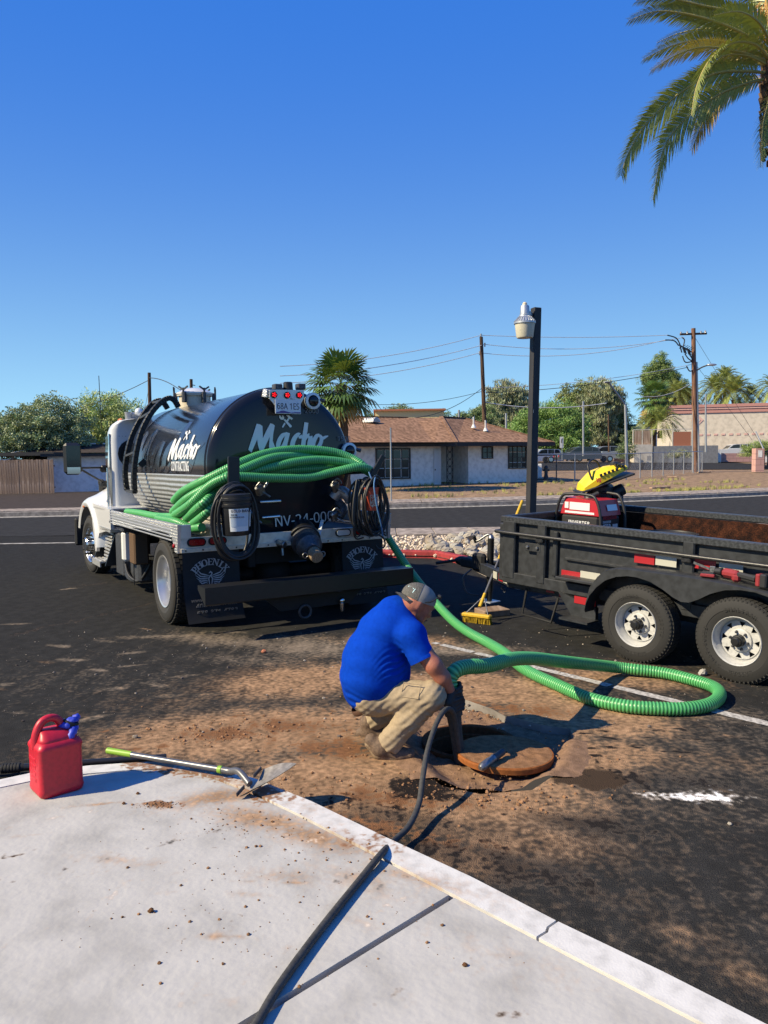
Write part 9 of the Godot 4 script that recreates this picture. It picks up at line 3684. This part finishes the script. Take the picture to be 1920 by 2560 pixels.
# ---------------------------------------------------------------- tools on the slab
func build_tools() -> void:
	var c := V3(-1.763, 0.12, -4.006)
	var t := thing("fuel_can", "red plastic fuel can with a blue glove tied round its spout", "fuel can", V3(c.x, 0.12, c.z), 0.72)
	var st := sb()
	var rings := []
	for q in [[0.0, 0.104, 0.094], [0.012, 0.112, 0.102], [0.03, 0.115, 0.105], [0.045, 0.112, 0.102], [0.06, 0.112, 0.102], [0.235, 0.112, 0.102], [0.25, 0.116, 0.106], [0.262, 0.114, 0.104], [0.285, 0.1, 0.09]]:
		var r := rounded_ring(q[1], q[2], -q[2], 0.032, q[0], q[1])
		rings.append(r)
	loft(st, rings)
	obj("can_body", st, M.can_red, t)
	# sloping shoulder and the arched grip
	st = sb()
	rings = []
	for q in [[0.28, -0.102, 0.102, 0.092], [0.3, -0.094, 0.088, 0.08], [0.32, -0.086, 0.066, 0.062], [0.335, -0.08, 0.04, 0.04], [0.34, -0.07, 0.02, 0.03]]:
		var row := []
		for v in rounded_ring(0.5, 0.5, -0.5, 0.25, 0, 0.5):
			row.append(V3(lerpf(q[1], q[2], v.x + 0.5), q[0], v.z * 2.0 * q[3]))
		rings.append(row)
	loft(st, rings)
	obj("shoulder", st, M.can_red, t)
	st = sb()
	smooth(st)
	var gp := spline([V3(-0.098, 0.25, 0), V3(-0.094, 0.315, 0), V3(-0.07, 0.372, 0), V3(-0.03, 0.392, 0), V3(0.012, 0.38, 0), V3(0.04, 0.335, 0), V3(0.05, 0.29, 0)], 5)
	var gw := []
	for i in gp.size():
		gw.append(0.027 - 0.007 * sin(PI * i / (gp.size() - 1)))
	tube(st, gp, gw, 12)
	obj("grip", st, M.can_red, t)
	st = sb()
	var sp := along(V3(0.45, 1, 0.1), V3(0.062, 0.305, 0.01))
	cyl(st, sp * V3(0, -0.02, 0), sp * V3(0, 0.035, 0), 0.036, 0.034, 18, 0.004)
	obj("spout_neck", st, M.can_red, t)
	st = sb()
	lathe(st, [V2(0.035, 0.03), V2(0.042, 0.034), V2(0.042, 0.052), V2(0.034, 0.056), V2(0.03, 0.05)], 20, sp)
	obj("screw_cap", st, M.black_matte, t)
	st = sb()
	for k in 4:
		box(st, V3(-0.1125, 0.19 - k * 0.035, -0.02 + 0.01 * (k % 2)), V3(0.003, 0.02, 0.1 - 0.02 * (k % 2)), Basis(), 0.001)
	obj("raised_print", st, M.can_red, t).set_meta("kind", "stuff")
	var gl := tag(Node3D.new(), "crumpled blue glove pulled over the spout of the red can", "glove")
	put(gl, "blue_glove")
	gl.transform = t.transform
	st = sb()
	blob(st, sp * V3(0, 0.058, 0), V3(0.032, 0.018, 0.032), 16, Basis(), 0.12)
	for q in [[0.5, 0.05], [2.4, 0.07], [4.0, 0.06], [5.2, 0.055]]:
		var d := V3(cos(q[0]), 0, sin(q[0]))
		var s0 := sp * (d * 0.034 + V3(0, 0.03, 0))
		var e0 = s0 + d * q[1] + V3(0, 0.035 if q[0] < 1 else -0.045, 0)
		tube(st, spline([s0 - d * 0.02, s0 + d * 0.012, (s0 + e0) * 0.5 + V3(0.004, 0.012, 0), e0], 4), [0.008, 0.013, 0.018, 0.016, 0.021, 0.017, 0.023, 0.019, 0.024, 0.018, 0.021, 0.012, 0.007], 9)
	obj("glove_cloth", st, M.glove_blue, gl)
	# shovel
	var a := V3(-1.643, 0.147, -4.42)
	a.y = 0.17
	var b := V3(-0.896, 0.104, -4.12)
	b.y = 0.165
	t = thing("shovel", "round-point shovel with grey shaft and green grips lying on the slab edge", "shovel", a)
	var d := (b - a).normalized()
	var l := a.distance_to(b)
	st = sb()
	cyl(st, Vector3.ZERO, d * l * 0.23, 0.019, 0.0175, 14, 0.006)
	cyl(st, d * l * 0.955, d * l * 0.99, 0.021, 0.021, 14, 0.003)
	obj("grip", st, M.handle_green, t)
	st = sb()
	cyl(st, d * l * 0.22, d * l * 0.96, 0.016, 0.0165, 14)
	obj("shaft", st, M.shaft_gray, t)
	st = sb()
	var k1 := V3(-0.801, 0.106, -4.06) - a
	var k2 := V3(-0.73, 0.09, -3.98) - a
	k1.y = 0.01
	k2.y = -0.025
	tube(st, spline([d * l * 0.985, d * l * 1.05, k1, k2], 6), 0.0185, 12)
	obj("socket", st, M.shaft_gray, t)
	st = sb()
	smooth(st)
	# dished blade from the step edge to the point
	var s0 := V3(-0.76, 0.104, -3.84) - a
	var s1 := V3(-0.668, 0.091, -4.06) - a
	var tip := V3(-0.484, 0.168, -4.02) - a
	s0.y = -0.03
	s1.y = 0.02
	tip.y = 0.085
	var grid := []
	for i in 9:
		var row := []
		var u := i / 8.0
		var w := 1.0 - pow(u, 2.6)
		for k in 9:
			var v := (k / 8.0 - 0.5) * w
			var m := (s0 + s1) * 0.5
			row.append(m.lerp(tip, u) + (s1 - s0) * v * (1.0 - 0.15 * u) + V3(0, -0.035 * (1.0 - 4.0 * v * v) * (1.0 - u * 0.5), 0))
		grid.append(row)
	for i in 8:
		for k in 8:
			quad(st, grid[i][k], grid[i + 1][k], grid[i + 1][k + 1], grid[i][k + 1])
			var dn := V3(0, -0.0025, 0)
			quad(st, grid[i][k] + dn, grid[i][k + 1] + dn, grid[i + 1][k + 1] + dn, grid[i + 1][k] + dn)
	obj("blade", st, M.blade, t)
	st = sb()
	for q in [[s0, s0.lerp(s1, 0.3)], [s0.lerp(s1, 0.68), s1]]:
		bar(st, q[0] + V3(-0.012, 0.008, 0), q[1] + V3(-0.012, 0.008, 0), 0.005, 0.02)
	obj("step_tread", st, M.cast_gray, t)
	# black pipe behind the can
	var pa := V3(-2.484, 0.045, -4.454)
	var pb := V3(-2.237, 0.045, -4.482)
	var pc := V3(-1.366, 0.03, -4.66)
	t = thing("black_pipe", "black plastic pipe with a ribbed joint lying behind the red can", "pipe", pb)
	var dp := (pc - pb).normalized()
	st = sb()
	cyl(st, -dp * 0.6, pc - pb, 0.021, 0.021, 16, 0.003)
	obj("pipe_tube", st, M.pvc_black, t)
	st = sb()
	var prof := [V2(0.021, -0.06)]
	for k in 6:
		prof.append(V2(0.029, -0.055 + k * 0.018))
		prof.append(V2(0.029, -0.045 + k * 0.018))
		prof.append(V2(0.025, -0.042 + k * 0.018))
	prof.append(V2(0.021, 0.07))
	lathe(st, prof, 18, along(dp, Vector3.ZERO))
	obj("ribbed_joint", st, M.black_matte, t)
	text("pipe_print", "SCH 40", 0.02, M.letter_dim, t, Transform3D(Basis(dp, Vector3.UP, dp.cross(Vector3.UP)), dp * 0.2 + V3(0, 0.006, 0.021)))

func build_debris() -> void:
	# clods and grit round the pit and on the slab
	var xs := []
	var cols := []
	var clod := stone_mesh(91, 0.5)
	var drop := func(p: Vector3, s: float, c: Color) -> void:
		xs.append(Transform3D(Basis.from_euler(V3(rng.randf() * 6, rng.randf() * 6, rng.randf() * 6)).scaled(V3(s, s * 0.75, s)), p + V3(0, s * 0.3, 0)))
		cols.append(c * rng.randf_range(0.65, 1.2))
	var soil := Color(0.28, 0.155, 0.085)
	var spots := [[V3(0.564, 0, -4.046), 0.5, 0.12, 700], [V3(0.415, 0, -4.282), 0.35, 0.16, 500], [V3(0.982, -0.04, -5.55), 0.4, 0.09, 600], [V3(0.655, -0.05, -5.776), 0.25, 0.08, 400], [V3(1.141, 0, -4.742), 0.3, 0.2, 350], [V3(-0.896, 0, -5.17), 0.75, 0.28, 900], [V3(-1.117, 0, -5.178), 0.3, 0.14, 500], [V3(-0.158, 0, -4.354), 0.6, 0.3, 600], [V3(0.041, 0, -5.555), 0.35, 0.25, 300], [V3(0.645, 0, -6.6), 0.5, 0.3, 300]]
	for q in spots:
		for i in q[3] * 6 / 10:
			var p: Vector3 = q[0] + V3(rng.randfn(0, q[1] * 0.6), 0, rng.randfn(0, q[2] * 0.8))
			if V2(p.x - HOLE.x, p.z - HOLE.z).length() < 0.34 or p.distance_to(V3(0.738, 0, -4.728)) < 0.32:
				continue
			if p.z > -4.75 + (p.x + 1.4) * 0.75 and p.x < 1.0:
				continue
			drop.call(p, 0.0015 + 0.012 * pow(rng.randf(), 8.0), soil)
	for i in 900:
		drop.call(V3(rng.randf_range(-4, 3), 0, rng.randf_range(-8.5, -5.0)), 0.003 + 0.012 * pow(rng.randf(), 7.0), Color(0.3, 0.26, 0.22) if i % 2 else Color(0.12, 0.1, 0.09))
	for i in 420:
		var q: Vector3 = [V3(-1.154, 0.12, -3.798), V3(-0.669, 0.12, -3.579), V3(-0.366, 0.12, -3.239), V3(-0.609, 0.12, -2.732)][i % 4]
		var sp: float = [0.06, 0.25, 0.4, 0.5][i % 4]
		var p := q + V3(rng.randfn(0, sp), 0, rng.randfn(0, sp * 0.4))
		if p.z < -4.5 - p.x * 0.0 or p.z < -3.5 + (p.x - 0.0) * -0.0 - 0.55 + maxf(p.x + 0.8, 0.0) * 0.95:
			continue
		drop.call(p, 0.002 + 0.006 * pow(rng.randf(), 4.0), soil * 0.8)
	mv("clods", 0.97)
	tag(multi("soil_clods", clod, xs, M.clods, self, cols), "loose soil crumbs and grit scattered round the pit and over the slab", "soil")
	# single lumps that stand out
	var lumps := [[V3(-1.18, 0, -7.359), 0.022, "red brick bit lying on the asphalt in front of the truck", M.brick_trim], [V3(-1.697, 0, -5.083), 0.016, "pale stone by the gas can's spout", M.stone_b], [V3(2.83, 0, -7.859), 0.01, "tiny white stone under the trailer tongue", M.stone_c], [V3(2.681, 0, -6.411), 0.035, "pale lump of mortar against the second trailer wheel", M.stone_c], [V3(-1.341, 0.12, -3.812), 0.008, "dark lump on the slab below the shovel shaft", M.soil_dark], [V3(-1.307, 0.12, -3.929), 0.008, "small dark lump on the slab near the can's shadow", M.soil_dark], [V3(-0.918, 0.12, -2.864), 0.011, "brown clod alone in the middle of the slab", M.soil_dark], [V3(0.258, 0.12, -2.526), 0.008, "dark chip on the right panel of the slab", M.soil_dark], [V3(1.717, 0, -3.755), 0.010, "cream pebble beside the white powder", M.stone_a]]
	for q in lumps:
		var o := obj("lump", stone_mesh(int(q[1] * 9000.0), 0.4), q[3])
		o.scale = V3(q[1] * 1.3, q[1], q[1])
		o.position = q[0] + V3(0, q[1] * 0.6, 0)
		tag(o, q[2], "lump")


# ---------------------------------------------------------------- the worker
# parts of a body as tapered capsules [from, to, radius, radius, flat end], joined smoothly and meshed as surface nets
func body_mesh(caps: Array, cell: float, k: float, fold = null) -> SurfaceTool:
	var lo_ := V3(1e9, 1e9, 1e9)
	var hi := -lo_
	for c in caps:
		var m: float = maxf(c[2], c[3]) + k + cell * 3.0
		for p in [c[0], c[1]]:
			lo_ = lo_.min(p - Vector3.ONE * m)
			hi = hi.max(p + Vector3.ONE * m)
	var n := Vector3i(((hi - lo_) / cell).ceil()) + Vector3i.ONE
	var f := PackedFloat32Array()
	f.resize(n.x * n.y * n.z)
	f.fill(1.0)
	for c in caps:
		var a: Vector3 = c[0]
		var b: Vector3 = c[1]
		var ra: float = c[2]
		var rb: float = c[3]
		var cut: bool = c.size() > 4
		var ba := b - a
		var l2 := maxf(ba.dot(ba), 1e-9)
		var dir := ba.normalized()
		var m := maxf(ra, rb) + k + cell * 2.0
		var i0 := Vector3i((a.min(b) - Vector3.ONE * m - lo_) / cell).max(Vector3i.ZERO)
		var i1 := Vector3i((a.max(b) + Vector3.ONE * m - lo_) / cell).min(n - Vector3i.ONE)
		for z in range(i0.z, i1.z + 1):
			for y in range(i0.y, i1.y + 1):
				var o := (z * n.y + y) * n.x
				for x in range(i0.x, i1.x + 1):
					var pa := lo_ + V3(x, y, z) * cell - a
					var t := clampf(pa.dot(ba) / l2, 0.0, 1.0)
					var d := (pa - ba * t).length() - (ra + (rb - ra) * t)
					if cut:
						d = maxf(d, (pa - ba).dot(dir))
					var e := f[o + x]
					var h := maxf(k - absf(d - e), 0.0)
					f[o + x] = minf(d, e) - h * h / (4.0 * k)
	if fold != null:
		for z in n.z:
			for y in n.y:
				var o := (z * n.y + y) * n.x
				for x in n.x:
					if absf(f[o + x]) < cell * 2.5:
						f[o + x] += fold.call(lo_ + V3(x, y, z) * cell)
	var vi := PackedInt32Array()
	vi.resize(f.size())
	vi.fill(-1)
	var vs := PackedVector3Array()
	var sy := n.x
	var sz := n.x * n.y
	var ed := [[0, 1], [0, sy], [0, sz], [1, 1 + sy], [1, 1 + sz], [sy, sy + 1], [sy, sy + sz], [sz, sz + 1], [sz, sz + sy], [1 + sy, 1 + sy + sz], [1 + sz, 1 + sy + sz], [sy + sz, 1 + sy + sz]]
	var off := {0: Vector3.ZERO, 1: V3(1, 0, 0), sy: V3(0, 1, 0), sz: V3(0, 0, 1), 1 + sy: V3(1, 1, 0), 1 + sz: V3(1, 0, 1), sy + sz: V3(0, 1, 1), 1 + sy + sz: V3(1, 1, 1)}
	for z in n.z - 1:
		for y in n.y - 1:
			var o := z * sz + y * sy
			for x in n.x - 1:
				var q := o + x
				var s := f[q] < 0.0
				if (f[q + 1] < 0.0) == s and (f[q + sy] < 0.0) == s and (f[q + sz] < 0.0) == s and (f[q + 1 + sy] < 0.0) == s and (f[q + 1 + sz] < 0.0) == s and (f[q + sy + sz] < 0.0) == s and (f[q + 1 + sy + sz] < 0.0) == s:
					continue
				var sum := Vector3.ZERO
				var cnt := 0
				for e in ed:
					var u := f[q + e[0]]
					var v := f[q + e[1]]
					if (u < 0.0) != (v < 0.0):
						sum += (off[e[0]] as Vector3).lerp(off[e[1]], u / (u - v))
						cnt += 1
				vi[q] = vs.size()
				vs.append(lo_ + (V3(x, y, z) + sum / cnt) * cell)
	var st := sb()
	smooth(st)
	for z in range(1, n.z - 1):
		for y in range(1, n.y - 1):
			for x in range(1, n.x - 1):
				var q := z * sz + y * sy + x
				var s := f[q] < 0.0
				for ax in 3:
					var d: int = [1, sy, sz][ax]
					if (f[q + d] < 0.0) == s:
						continue
					var u: int = [sy, sz, 1][ax]
					var w: int = [sz, 1, sy][ax]
					var a := vi[q]
					var b := vi[q - u]
					var c := vi[q - u - w]
					var e := vi[q - w]
					if a < 0 or b < 0 or c < 0 or e < 0:
						continue
					if s:
						quad(st, vs[c], vs[b], vs[a], vs[e])
					else:
						quad(st, vs[a], vs[b], vs[c], vs[e])
	return st

func build_worker() -> void:
	var t := thing("person", "worker in a blue shirt and khaki trousers crouching with a hose over the manhole", "person", V3(V3(0.046, 0, -4.845).x, 0, -4.85))
	var o := t.position
	var L := func(list: Array) -> Array:
		var out := []
		for c in list:
			var q: Array = c.duplicate()
			q[0] -= o
			q[1] -= o
			out.append(q)
		return out
	# head: face points right and down, crown to the upper right
	var hf := V3(0.80, -0.50, -0.28).normalized()
	var hu := V3(0.46, 0.84, -0.06)
	hu = (hu - hf * hu.dot(hf)).normalized()
	var hx := Transform3D(Basis(hu.cross(hf), hu, hf), V3(0.204, 0.934, -4.86) - o)
	var skin: Array = L.call([
		[V3(0.056, 0.852, -4.88), V3(0.151, 0.912, -4.87), 0.072, 0.064],
		[V3(0.187, 0.742, -4.68), V3(0.291, 0.597, -4.62), 0.058, 0.052], [V3(0.291, 0.597, -4.62), V3(0.345, 0.519, -4.63), 0.055, 0.049], [V3(0.345, 0.519, -4.63), V3(0.4, 0.417, -4.66), 0.046, 0.031],
		[V3(0.123, 0.68, -5.06), V3(0.292, 0.513, -5.02), 0.055, 0.05], [V3(0.292, 0.513, -5.02), V3(0.426, 0.385, -4.84), 0.048, 0.031]])
	for c in [[0, 0.025, -0.022, 0, 0.03, 0.022, 0.083, 0.08], [-0.025, 0.0, -0.03, 0.025, 0.0, -0.03, 0.072, 0.072], [-0.032, -0.02, 0.05, 0.032, -0.02, 0.05, 0.042, 0.042], [-0.03, -0.075, 0.05, 0.03, -0.075, 0.05, 0.036, 0.036], [0, -0.09, 0.075, 0, -0.085, 0.07, 0.026, 0.026], [-0.05, -0.06, 0.0, 0.05, -0.06, 0.0, 0.032, 0.032], [0, 0.012, 0.095, 0, -0.028, 0.112, 0.011, 0.016], [-0.014, -0.032, 0.1, 0.014, -0.032, 0.1, 0.011, 0.011], [-0.045, 0.022, 0.08, 0.045, 0.022, 0.08, 0.014, 0.014], [-0.02, -0.06, 0.088, 0.02, -0.06, 0.088, 0.011, 0.011], [-0.084, 0.018, -0.015, -0.084, -0.022, -0.008, 0.014, 0.009], [0.084, 0.018, -0.015, 0.084, -0.022, -0.008, 0.014, 0.009], [-0.09, 0.012, -0.026, -0.091, -0.012, -0.024, 0.009, 0.008]]:
		skin.append([hx * V3(c[0], c[1], c[2]), hx * V3(c[3], c[4], c[5]), c[6], c[7]])
	var body := obj("body", body_mesh(skin, 0.0075, 0.02), M.skin, t)
	var st := sb()
	for s in [-1, 1]:
		blob(st, hx * V3(s * 0.033, 0.002, 0.088), V3(0.012, 0.009, 0.009), 10)
	obj("eye", st, M.sign_white, body)
	st = sb()
	for s in [-1, 1]:
		blob(st, hx * V3(s * 0.033, -0.001, 0.096), V3(0.005, 0.005, 0.004), 8)
	obj("iris", st, M.text_dark, body)
	# shirt with folds at the flank and under the arm
	var w0 := V3(0.026, 0.588, -4.7) - o
	var w1 := V3(0.089, 0.738, -4.7) - o
	var w2 := V3(-0.189, 0.37, -4.72) - o
	var fold := func(p: Vector3) -> float:
		var a: float = smoothstep(0.17, 0.03, p.distance_to(w0))
		var b: float = smoothstep(0.12, 0.02, p.distance_to(w1))
		return 0.0055 * a * sin((p.y * 0.85 - p.x * 0.5) * 190.0 + 3.0 * sin(p.x * 30.0)) + 0.004 * b * sin((p.y * 0.8 + p.x * 0.5) * 200.0) + 0.0026 * sin(p.y * 45.0 + p.x * 20.0 + 2.5 * sin(p.z * 14.0)) + 0.0045 * smoothstep(0.16, 0.03, p.distance_to(w2)) * sin((p.y * 0.9 + p.x * 0.35) * 150.0 + 2.0 * sin(p.z * 25.0))
	var shirt := [
		[V3(0.047, 0.812, -4.8), V3(0.012, 0.776, -4.97), 0.135, 0.135], [V3(-0.004, 0.754, -4.8), V3(-0.036, 0.714, -4.98), 0.155, 0.155], [V3(-0.067, 0.609, -4.8), V3(-0.095, 0.565, -4.97), 0.186, 0.186], [V3(-0.089, 0.489, -4.79), V3(-0.113, 0.438, -4.97), 0.19, 0.19], [V3(-0.007, 0.516, -4.8), V3(-0.013, 0.468, -4.97), 0.165, 0.165],
		[V3(-0.102, 0.391, -4.79), V3(-0.133, 0.333, -4.98), 0.135, 0.135], [V3(0.056, 0.865, -4.88), V3(0.154, 0.768, -4.7), 0.085, 0.082], [V3(0.056, 0.865, -4.88), V3(0.097, 0.716, -5.08), 0.085, 0.08], [V3(0.038, 0.883, -4.88), V3(0.09, 0.903, -4.87), 0.082, 0.078],
		[V3(0.158, 0.77, -4.69), V3(0.227, 0.627, -4.65), 0.088, 0.081, 1], [V3(0.105, 0.708, -5.08), V3(0.228, 0.568, -5.05), 0.085, 0.078, 1]]
	var sh := obj("shirt", body_mesh(L.call(shirt), 0.0085, 0.05, fold), M.shirt, t)
	st = sb()
	var cu: Vector3 = (V3(0.227, 0.627, -4.65) - V3(0.158, 0.77, -4.69)).normalized()
	lathe(st, [V2(0.0815, -0.018), V2(0.0835, -0.01), V2(0.083, 0.003), V2(0.074, 0.004)], 36, along(cu, V3(0.227, 0.627, -4.65) - o))
	obj("sleeve_hem", st, M.shirt, sh)
	# trousers
	var kf := V3(0.207, 0.312, -4.65) - o
	var fold2 := func(p: Vector3) -> float:
		var a: float = smoothstep(0.16, 0.02, p.distance_to(kf))
		return 0.004 * a * sin((p.x * 0.7 + p.y * 0.7) * 170.0) + 0.0022 * sin(p.x * 60.0 + 4.0 * sin(p.y * 40.0)) + 0.0018 * sin((p.y - p.x) * 110.0)
	var tr := [
		[V3(-0.09, 0.374, -4.76), V3(-0.115, 0.306, -4.98), 0.128, 0.128], [V3(-0.044, 0.363, -4.76), V3(0.275, 0.413, -4.62), 0.118, 0.086], [V3(0.275, 0.408, -4.62), V3(0.133, 0.247, -4.66), 0.086, 0.078], [V3(0.133, 0.247, -4.66), V3(0, 0.09, -4.69), 0.078, 0.068, 1],
		[V3(-0.068, 0.289, -5), V3(0.257, 0.261, -5.05), 0.115, 0.084], [V3(0.257, 0.261, -5.05), V3(-0.112, 0.085, -5.09), 0.082, 0.064, 1], [V3(0.058, 0.144, -4.68), V3(0.017, 0.07, -4.69), 0.066, 0.07, 1]]
	var tro := obj("trousers", body_mesh(L.call(tr), 0.0085, 0.03, fold2), M.trousers, t)
	# thigh pocket with flap, side seam
	st = sb()
	var pk := [V3(0.088, 0.414, -4.6) - o, V3(0.193, 0.414, -4.55) - o, V3(0.209, 0.496, -4.56) - o, V3(0.109, 0.498, -4.61) - o]
	for q in 4:
		var a: Vector3 = pk[q]
		var b: Vector3 = pk[(q + 1) % 4]
		tube(st, [a, a.lerp(b, 0.5), b], 0.0028, 6)
	obj("pocket_seam", st, M.trousers, tro)
	st = sb()
	lathe(st, [V2(0.132, -0.02), V2(0.137, -0.012), V2(0.137, 0.012), V2(0.132, 0.02)], 40, along(V3(-0.55, 0.8, 0), V3(-0.105, 0.307, -4.86) - o))
	obj("belt", st, M.belt, tro)
	# boots
	for q in [[[V3(-0.097, 0.108, -4.7), V3(-0.043, 0.055, -4.69), 0.042, 0.05], [V3(-0.043, 0.055, -4.69), V3(0.081, 0.022, -4.68), 0.052, 0.043], [V3(0.081, 0.022, -4.68), V3(0.141, 0.03, -4.67), 0.042, 0.036], [V3(0.002, 0.098, -4.69), V3(-0.03, 0.07, -4.69), 0.058, 0.055]],
			[[V3(-0.175, 0.011, -5.1), V3(-0.113, 0.019, -5.09), 0.034, 0.05], [V3(-0.113, 0.019, -5.09), V3(0.049, 0.006, -5.06), 0.046, 0.038], [V3(-0.125, 0.08, -5.09), V3(-0.12, 0.041, -5.09), 0.056, 0.05]]]:
		var boot := obj("boot", body_mesh(L.call(q), 0.007, 0.025), M.boot, t)
		var sole := []
		for c in q.slice(0, 3 if q.size() > 3 else 2):
			sole.append([c[0] + V3(-0.006, -0.022, 0), c[1] + V3(-0.002, -0.022, 0), c[2] * 0.86, c[3] * 0.86])
		obj("sole", body_mesh(L.call(sole), 0.007, 0.02), M.sole, boot)
	# gloves: four fingers and a thumb round the tube
	var ta := V3(0.399, 0.427, -4.7) - o
	var tb := V3(0.46, -0.055, -4.74) - o
	var ty := (ta - tb).normalized()
	var tx := ty.cross(Vector3.BACK).normalized()
	var tz := tx.cross(ty)
	for q in [[0.085, 1.0, V3(0.4, 0.417, -4.66) - o], [0.02, -1.0, V3(0.426, 0.385, -4.84) - o]]:
		var at = ta - ty * q[0]
		var s: float = q[1]
		var pt := func(ang: float, r: float, h: float) -> Vector3:
			return at + (tx * sin(deg_to_rad(ang)) + tz * cos(deg_to_rad(ang)) * s) * r + ty * h
		var caps := []
		var wr: Vector3 = q[2]
		caps.append([wr, pt.call(-20.0, 0.082, 0.03), 0.035, 0.03])
		caps.append([pt.call(-25.0, 0.08, 0.036), pt.call(-5.0, 0.078, -0.03), 0.027, 0.026])
		for k in 4:
			var h := 0.034 - k * 0.023
			var e: float = [150.0, 172.0, 165.0, 140.0][k]
			var r1: float = [0.0115, 0.012, 0.0115, 0.010][k]
			caps.append([pt.call(5.0, 0.074, h), pt.call(e * 0.4, 0.071, h), r1 + 0.002, r1 + 0.001])
			caps.append([pt.call(e * 0.4, 0.071, h), pt.call(e * 0.75, 0.066, h - 0.003), r1 + 0.001, r1])
			caps.append([pt.call(e * 0.75, 0.066, h - 0.003), pt.call(e, 0.062, h - 0.005), r1, r1 - 0.002])
		caps.append([pt.call(-30.0, 0.078, 0.02), pt.call(-75.0, 0.07, 0.035), 0.018, 0.0135])
		caps.append([pt.call(-75.0, 0.07, 0.035), pt.call(-125.0, 0.063, 0.026), 0.0135, 0.011])
		obj("glove", body_mesh(caps, 0.005, 0.009), M.glove_black, t)
	# cap worn backwards: crown, mesh panel, bill, strap of the glasses
	st = sb()
	var cx := hx * Transform3D(Basis(Vector3.RIGHT, -0.12), V3(0, 0.054, -0.012))
	var pr := []
	for k in 12:
		var a := PI / 2 * k / 11.0
		pr.append(V2(cos(a) * 0.108 + 0.001, sin(a) * 0.088 - 0.012))
	pr.insert(0, V2(0.109, -0.026))
	lathe(st, pr, 40, cx * Transform3D(Basis.from_scale(V3(0.92, 1, 1.06)), Vector3.ZERO))
	var cap := obj("cap", st, M.cap_mesh, t)
	st = sb()
	var pr2 := []
	for p in pr:
		pr2.append(p + V2(0.0018, 0.001))
	lathe(st, pr2, 20, cx * Transform3D(Basis.from_scale(V3(0.92, 1, 1.06)), Vector3.ZERO), 0.6, PI * 1.12, PI * 1.88)
	obj("front_panel", st, M.cap_gray, cap)
	st = sb()
	smooth(st)
	var rows := []
	for i in 6:
		var row := []
		for k in 11:
			var u := (k / 10.0 - 0.5) * 2.0
			var dd := 0.07 + i / 5.0 * (0.088 * sqrt(maxf(1.0 - u * u * 0.8, 0.0)))
			row.append(cx * V3(u * 0.086 * (1.0 - 0.1 * i / 5.0), -0.022 - 0.018 * u * u - 0.012 * i / 5.0, -dd * (1.0 if i > 0 else 0.9)))
		rows.append(row)
	for i in 5:
		for k in 10:
			quad(st, rows[i][k], rows[i + 1][k], rows[i + 1][k + 1], rows[i][k + 1])
			var dn: Vector3 = cx.basis.y * -0.004
			quad(st, rows[i][k] + dn, rows[i][k + 1] + dn, rows[i + 1][k + 1] + dn, rows[i + 1][k] + dn)
	obj("bill", st, M.cap_gray, cap)
	st = sb()
	for k in 5:
		brush(st, [V2(-0.03 + k * 0.014, -0.016), V2(-0.026 + k * 0.014, 0.014)], [0.006, 0.004], 0.0002 * k, cx * Transform3D(Basis(Vector3.UP, PI + 0.5) * Basis(Vector3.RIGHT, -0.3), V3(-0.042, 0.022, -0.092)))
	obj("cap_print", st, M.cap_print, cap)
	st = sb()
	tube(st, spline([hx * V3(-0.094, 0.03, -0.01), hx * V3(-0.104, 0.06, 0.03), hx * V3(-0.092, 0.095, 0.06), hx * V3(-0.05, 0.115, 0.09)], 5), 0.004, 6)
	box(st, hx * V3(-0.06, 0.108, 0.085), V3(0.04, 0.03, 0.02), hx.basis, 0.006)
	obj("glasses", st, M.black_matte, cap)
